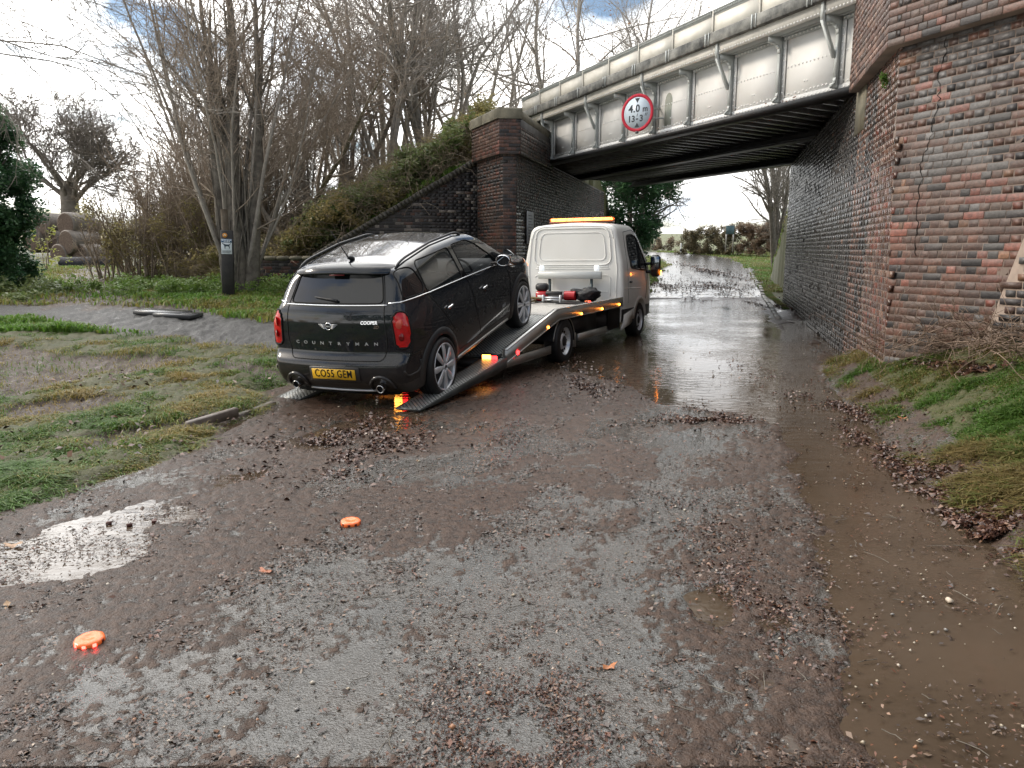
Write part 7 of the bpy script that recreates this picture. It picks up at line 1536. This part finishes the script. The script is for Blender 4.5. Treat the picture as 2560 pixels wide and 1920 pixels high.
def small_things():
    rg = np.random.default_rng(8)
    # dead stems heaped at the foot of the right wall
    n = 420; c = np.stack([gp(a, b) for a, b in [(2030, 760), (2090, 740), (2150, 740), (2200, 745), (2230, 770), (1960, 745)]]); pk = c[rg.choice(6, n)]+np.c_[rg.normal(0, .28, n), rg.normal(0, .14, n), rg.uniform(0, .12, n)]
    o = grow(rg, pk, np.c_[rg.normal(0, 1, n), rg.normal(-.2, .5, n), rg.uniform(-.05, .7, n)], rg.uniform(.2, .75, n), np.full(n, .0055), lv(dict(m=6, wob=.28, up=-.10, n=2, t0=.3, ang=50, lr=.6, rr=.7, k=4, rmin=.003), dict(m=4, wob=.3, up=-.05, k=3)))
    mobj('dead_stems', tree_mesh('dead_stems', o, bark('dead_stem', (.13, .085, .06), (.26, .19, .14))), label='tangle of dead brown stems heaped against the foot of the right wall', cat='brushwood', kind='stuff')
    # kerb stones
    K_ = [gp(a, b) for a, b in ((1682, 690), (1668, 668), (1652, 645), (1643, 622), (1633, 606), (1625, 592), (1619, 580))]; Mk = mat('wet_kerb_concrete', (.30, .29, .27), .5, noise=(6, .6, (.18, .17, .15), 5)); 
    Kt = empty('kerb', tuple(K_[0]), label='line of pale kerb stones on the right side of the flooded road', cat='kerb'); P = resample(np.array(K_)[:, :2], .9)
    for a, b in zip(P[:-1], P[1:]):
        d = b-a; L = np.linalg.norm(d); m = MB(); zc = max(land(*((a+b)/2)), 0); m.bbox((-L/2+.008, -.0625, -.12), (L/2-.008, .0625, .055+rg.normal(0, .006)), .015, Mx(((a+b)/2)[0:2].tolist()+[float(zc)]-np.array(K_[0]), (0, 0, atan2(d[1], d[0])))); m.build('kerb_stone', Mk, Kt)
    K_ = [gp(a, b) for a, b in ((405, 925), (470, 903), (545, 888), (592, 874))]; Kt = empty('edging', tuple(K_[0]), label='sunken concrete edging along the muddy left verge behind the car', cat='kerb'); P = resample(np.array(K_)[:, :2], .62)
    for a, b in zip(P[:-1], P[1:]):
        d = b-a; L = np.linalg.norm(d); m = MB(); m.bbox((-L/2+.006, -.035, -.08), (L/2-.006, .035, .012+rg.normal(0, .004)), .010, Mx(((a+b)/2)[0:2].tolist()+[float(land(*((a+b)/2)))+.025]-np.array(K_[0]), (0, 0, atan2(d[1], d[0])))); m.build('edging_stone', mat('muddy_concrete', (.17, .145, .125), .5, noise=(8, .7, (.08, .06, .05), 5)), Kt)
    # waymark post with disc and dog notice
    px_, py_ = (574*K*0+575-1280)/1920*17.0, 17.0; T = empty('waymark_post', (px_, py_, G(px_, py_)), (0, R(2.0), R(12)), label='dark square waymark post with an orange disc and a dog notice', cat='post')
    m = MB(); m.bbox((-.125, -.07, -.1), (.125, .07, 1.44), .012); m.build('post', mat('tarred_timber', (.018, .017, .018), .6, noise=(6, .6, (.045, .04, .036), 5), bump=(30, .5, .01, 4)), T)
    yf = -.073; m = MB(); m.lathe([(0, yf-.006), (.048, yf-.006), (.05, yf), (0, yf)], 24, Mx((-.035, 0, 1.33))); fix_normals(m.build('waymark_disc', mat('orange_disc', (.62, .25, .04), .4), T))
    m = MB(); m.add([(-.065, yf-.0075, 1.315), (-.035, yf-.0075, 1.36), (-.005, yf-.0075, 1.315), (-.022, yf-.0075, 1.315), (-.035, yf-.0075, 1.335), (-.048, yf-.0075, 1.315)], [[[0, 5, 4, 1]], [[1, 4, 3, 2]]]); m.build('arrow', mat('disc_arrow', (.75, .7, .55), .5), T)
    m = MB(); m.bbox((-.115, yf-.005, .93), (.105, yf-.001, 1.25), .002); pl = m.build('notice', mat('notice_white', (.62, .68, .72), .4), T)
    m = MB(); m.box((-.112, yf-.0062, 1.175), (.102, yf-.0052, 1.245)); m.build('header_band', mat('notice_blue', (.02, .09, .20), .4), pl)
    wt = mat('white_print', (.8, .85, .9), .5); bk = mat('notice_print', (.03, .05, .07), .5); m = MB(); 
    for i in range(6): m.box((-.095+i*.033, yf-.0068, 1.215), (-.095+i*.033+.024, yf-.0063, 1.235))
    for i in range(4): m.box((-.06+i*.033, yf-.0068, 1.187), (-.06+i*.033+.024, yf-.0063, 1.205))
    m.build('header_print', wt, pl, kind='stuff'); m = MB()
    for i in range(4): m.box((-.095, yf-.0060, .955+.014*i), (.085-.03*(i == 0), yf-.0055, .961+.014*i))
    m.build('small_print', bk, pl, kind='stuff')
    dog = [(-.095, 1.155), (-.075, 1.165), (-.06, 1.148), (-.02, 1.135), (.035, 1.135), (.05, 1.14), (.085, 1.165), (.09, 1.16), (.06, 1.125), (.055, 1.10), (.062, 1.075), (.055, 1.045), (.045, 1.045), (.045, 1.072), (.03, 1.095), (-.02, 1.095), (-.03, 1.075), (-.03, 1.045), (-.045, 1.045), (-.048, 1.08), (-.055, 1.11), (-.072, 1.135), (-.095, 1.14)]
    m = MB(); V = [(a, yf-.0062, b) for a, b in dog]; m.add(V, [np.arange(len(dog))[None]]); m.build('dog_symbol', bk, pl)
    sx_, sy_ = (577-1280)/1920*17.4, 17.4; m = MB(); m.tube([(0, 0, -.1), (0, .0, 1.9)], .075, 10); m.build('timber_stake', bark('old_timber', (.09, .07, .05), (.16, .13, .1)), None, autosm=40, loc=(sx_, sy_, G(sx_, sy_)), label='round weathered timber stake standing just behind the waymark post', cat='post')
    # log barrier
    lx, ly = (234-1280)/1920*31.5, 31.5; m = MB(); rr = rg.normal(0, .010, 9); m.tube([(x_, 0, .24+.01*sin(x_*3)) for x_ in np.linspace(-1.12, 1.12, 9)], .25+rr, 18); lg = m.build('log_barrier', mat('blue_black_wet_log', (.012, .013, .02), .75, noise=(5, .5, (.05, .05, .06), 6), bump=(14, .6, .03, 5)), None, autosm=50, loc=(lx, ly, G(lx, ly)+.03), rot=(0, 0, -.06), label='long dark wet log lying across the track in front of the bales', cat='log')
    # bales
    Ms = mat('weathered_straw', (.13, .10, .075), .9, noise=(10, .9, (.2, .16, .12), 6), bump=(40, .8, .03, 5)); Mw = mat('straw_face', (.075, .052, .04), .95, noise=(12, .9, (.13, .095, .072), 6), bump=(40, .8, .03, 5)); Mn = mat('net_wrap', (.13, .108, .088), .6, noise=(6, .7, (.2, .175, .15), 5))
    B_ = [(125, 563, 43.5, 'left one of the top row, below the oak'), (187, 562, 43.0, 'large one in the middle of the top row, below the oak trunk'), (204, 566, 44.8, 'one behind the middle one of the top row'), (216, 573, 46.4, 'rearmost bale at the right end of the top row'), (101, 602, 43.4, 'half-hidden bale at the left end of the middle row'), (150, 603, 43.6, 'shaded bale in the middle row left of the round-ended front one'), (191, 606, 42.6, 'front bale of the middle row with its spiral end in full view'), (212, 604, 44.4, 'one behind the spiral-ended one'), (170, 640, 42.8, 'bottom bale on the left, just above the log'), (222, 640, 42.6, 'bottom bale on the right, just above the log')]
    proto = None
    for i, (a, b, Y_, lab) in enumerate(B_):
        p = atY(a, b, Y_); r = .66
        if proto is None:
            T = empty('straw_bale', tuple(p), (0, 0, -.42)); m = MB(); m.lathe([(.60, -.60), (r-.012, -.57), (r, -.52), (r+.004, 0), (r, .52), (r-.012, .57), (.60, .60)], 30); m.build('bale_body', Mn, T, smooth=True)
            m = MB(); m.lathe([(0, -.612), (.09, -.605), (.17, -.616), (.27, -.606), (.36, -.617), (.46, -.606), (.54, -.613), (.60, -.598)], 30); m.build('bale_end', Mw, T, smooth=True); m = MB(); m.lathe([(0, .61), (.60, .60)], 30); m.build('bale_end', Mw, T, smooth=True); proto = T
        else: T = copy_tree(proto, tuple(p), -.42+rg.normal(0, .05), 1, '')
        T['label'] = 'straw bale, '+lab; T['category'] = 'bale'; T['group'] = 'round straw bales stacked beyond the log'
    # fence
    f0 = atY(262, 600, 44); T = empty('field_fence', (f0[0], 44, G(f0[0], 44)), label='short wooden post and rail fence right of the straw bales', cat='fence'); Mf = bark('grey_fence_timber', (.13, .12, .085), (.22, .2, .15))
    for i, q in enumerate((.05, .78, 1.5)): m = MB(); m.bbox((q-.05, -.05, -.2), (q+.05, .05, 1.05), .01); m.build('fence_post', Mf, T)
    for z_ in (.95, .62): m = MB(); m.bbox((-.5, -.075, z_-.045), (1.62, -.052, z_+.045), .006); m.build('rail', Mf, T)
    # yellow-leaved sapling in front of the bales
    sx_, sy_ = (128-1280)/1920*27, 27.0; o = grow(rg, [(0, 0, 0)]*3, [(0, 0, 1), (.3, 0, 1), (-.3, .1, 1)], [1.9, 1.5, 1.4], [.02]*3, lv(dict(m=6, wob=.1, n=8, t0=.2, ang=45, lr=.4, rr=.5, k=4, rmin=.006), dict(m=4, wob=.2, k=3))); T = empty('sapling', (sx_, sy_, G(sx_, sy_)), label='thin sapling with a few yellow-green leaves in front of the bales', cat='sapling'); mobj('stems', tree_mesh('stems', o, B_brown), T); v, f = clumps(rg, [(rg.normal(0, .3), rg.normal(0, .3), rg.uniform(.1, 1.7)) for _ in range(30)], np.full(30, .15), 9, .07); mobj('leaves', mesh_np('leaves', v, [f], leafmat('yellow_leaf', (.22, .26, .04), (.34, .34, .08))), T)
    # slabs on the gravel
    for (a, b, L_, lab) in ((352, 677, 1.0, 'dark flat slab lying on the wet gravel, the left one with water round it'), (385, 682, .8, 'dark flat slab edge standing proud of the gravel, nearer the post')):
        p = gp(a, b); m = MB(); m.bbox((-L_/2, -.2, -.02), (L_/2, .2, .055), .012); m.build('stone_slab', mat('dark_wet_slab', (.05, .052, .055), .25), None, loc=tuple(p), rot=(R(3), R(2), R(-14)), label=lab, cat='slab', group='dark slabs on the gravel path')
    # brick fragments in the puddle
    for (a, b, lab) in ((235, 1132, 'small red brick fragment in the left puddle, the left one'), (280, 1136, 'small square brick fragment in the middle of the left puddle'), (333, 1128, 'dark brick fragment at the right end of the left puddle')):
        p = gp(a*1.0, b); m = MB(); m.bbox((-.016, -.012, -.01), (.016, .012, .016), .004); m.V[0] += rg.normal(0, .002, m.V[0].shape); m.build('brick_fragment', mat('wet_brick_red', (.09, .035, .027), .4), None, loc=(p[0], p[1], .004), rot=(rg.normal(0, .2), rg.normal(0, .2), rg.random()*3), label=lab, cat='brick fragment', group='brick fragments in the left puddle')
    # single large leaves
    for (a, b, s_, cc, lab) in ((30, 1180, .05, (.36, .22, .12), 'large tan oak leaf at the edge of the left puddle'), (20, 1312, .04, (.33, .2, .1), 'tan leaf below the puddle at the left edge of the road'), (575, 1238, .05, (.30, .09, .03), 'orange-brown leaf stuck to the road below the left puddle'), (610, 930, .04, (.35, .19, .08), 'tan leaf beside the left ramp'), (1315, 1443, .035, (.42, .16, .06), 'bright orange leaf right of centre on the bare asphalt'), (2125, 1068, .05, (.38, .19, .08), 'orange leaf on the gravel right of the brown water'), (1950, 905, .045, (.33, .12, .05), 'orange leaf on the lower edge of the right bank'), (2050, 1300, .04, (.5, .42, .33), 'pale stone lying in the brown water')):
        p = gp(a, b); m = MB(); an = np.linspace(0, 2*pi, 17)[:-1]; rr = 1+.22*np.cos(an*6+1); V = np.c_[s_*rr*np.cos(an)*1.0, s_*.5*rr*np.sin(an), .006+.010*np.cos(an*2)+.004*np.sin(an*5)]; V = np.r_[V, [[0, 0, .003]]]; m.add(V, [np.array([[i, (i+1) % 16, 16] for i in range(16)])])
        if 'stone' in lab:
            m = MB(); m.bbox((-.02, -.014, -.01), (.02, .014, .014), .009); m.V[0] += rg.normal(0, .002, m.V[0].shape)
        nm = 'stone' if 'stone' in lab else 'fallen_leaf'; m.build(nm, mat('leaf_colour', cc, .45, noise=(30, .5, tuple(.6*q for q in cc), 4)), None, smooth=True, loc=(p[0], p[1], max(p[2], 0)+.006), rot=(rg.normal(0, .06), rg.normal(0, .06), rg.random()*6), label=lab, cat='stone' if 'stone' in lab else 'leaf')
    # far signs
    Y_ = 51.0; a = atY(1814, 629, Y_); c_ = atY(1831, 564, Y_); w_ = (1831-1814)/1920*Y_; T = empty('road_sign', (a[0], Y_, a[2]), (0, 0, -.15), label='back of a blank grey-blue road sign on two posts before the hedge', cat='sign'); hh = c_[2]-a[2]; Mg = mat('grey_sign_back', (.09, .15, .17), .4, .3)
    for q in (0, w_): m = MB(); m.tube([(q, .03, 0), (q, .03, hh+.02)], .038, 8); m.build('sign_post', M_alu, T, smooth=True)
    m = MB(); m.bbox((-.04, -.012, hh-.55), (w_+.04, .012, hh), .006); m.build('sign_plate', Mg, T)
    p = atY(1702, 628, 60); m = MB(); m.bbox((-.05, -.05, -.1), (.05, .05, .62), .01); T = empty('marker_post', tuple(p), label='short white roadside marker post at the bend', cat='post'); m.build('post', mat('marker_white', (.75, .75, .72), .5), T); m = MB(); m.bbox((-.052, -.054, .0), (.052, .054, .16), .004); m.build('black_band', M_black, T)
    p = atY(1634, 622, 62); m = MB(); m.tube([(0, 0, 0), (.2, 0, 1.45)], .04, 8); T = empty('leaning_post', tuple(p), label='thin leaning post with a small blue plate in front of the low hedge', cat='post'); m.build('post', B_grey, T, smooth=True); m = MB(); m.bbox((.08, -.05, .8), (.22, -.03, 1.15), .004); m.build('plate', Mg, T)
    # pipe and ivy at the left end of the girder
    p = np.array([*(BL0+Be*.15+D2N*.06), 4.5]); v, f = clumps(rg, [p+np.array([rg.normal(0, .16), 0, rg.uniform(-.5, .5)]) for _ in range(16)], np.full(16, .13), 16, .07, 1); mobj('girder_ivy', mesh_np('girder_ivy', v, [f], L_ever), label='ivy sprig growing where the girder meets the left pier', cat='ivy')
    # door mirror and visor aside, a fern on the right wall
    q = gp(1980, 190) if False else np.array([abR(10.0)-.08, 10.0, 3.72]); v, f = clumps(rg, [q+rg.normal(0, .03, 3) for _ in range(5)], np.full(5, .05), 22, .03, 1); mobj('wall_fern', mesh_np('wall_fern', v, [f], L_bright), label='small green plant growing under the brick ledge of the right wall', cat='plant')
small_things()
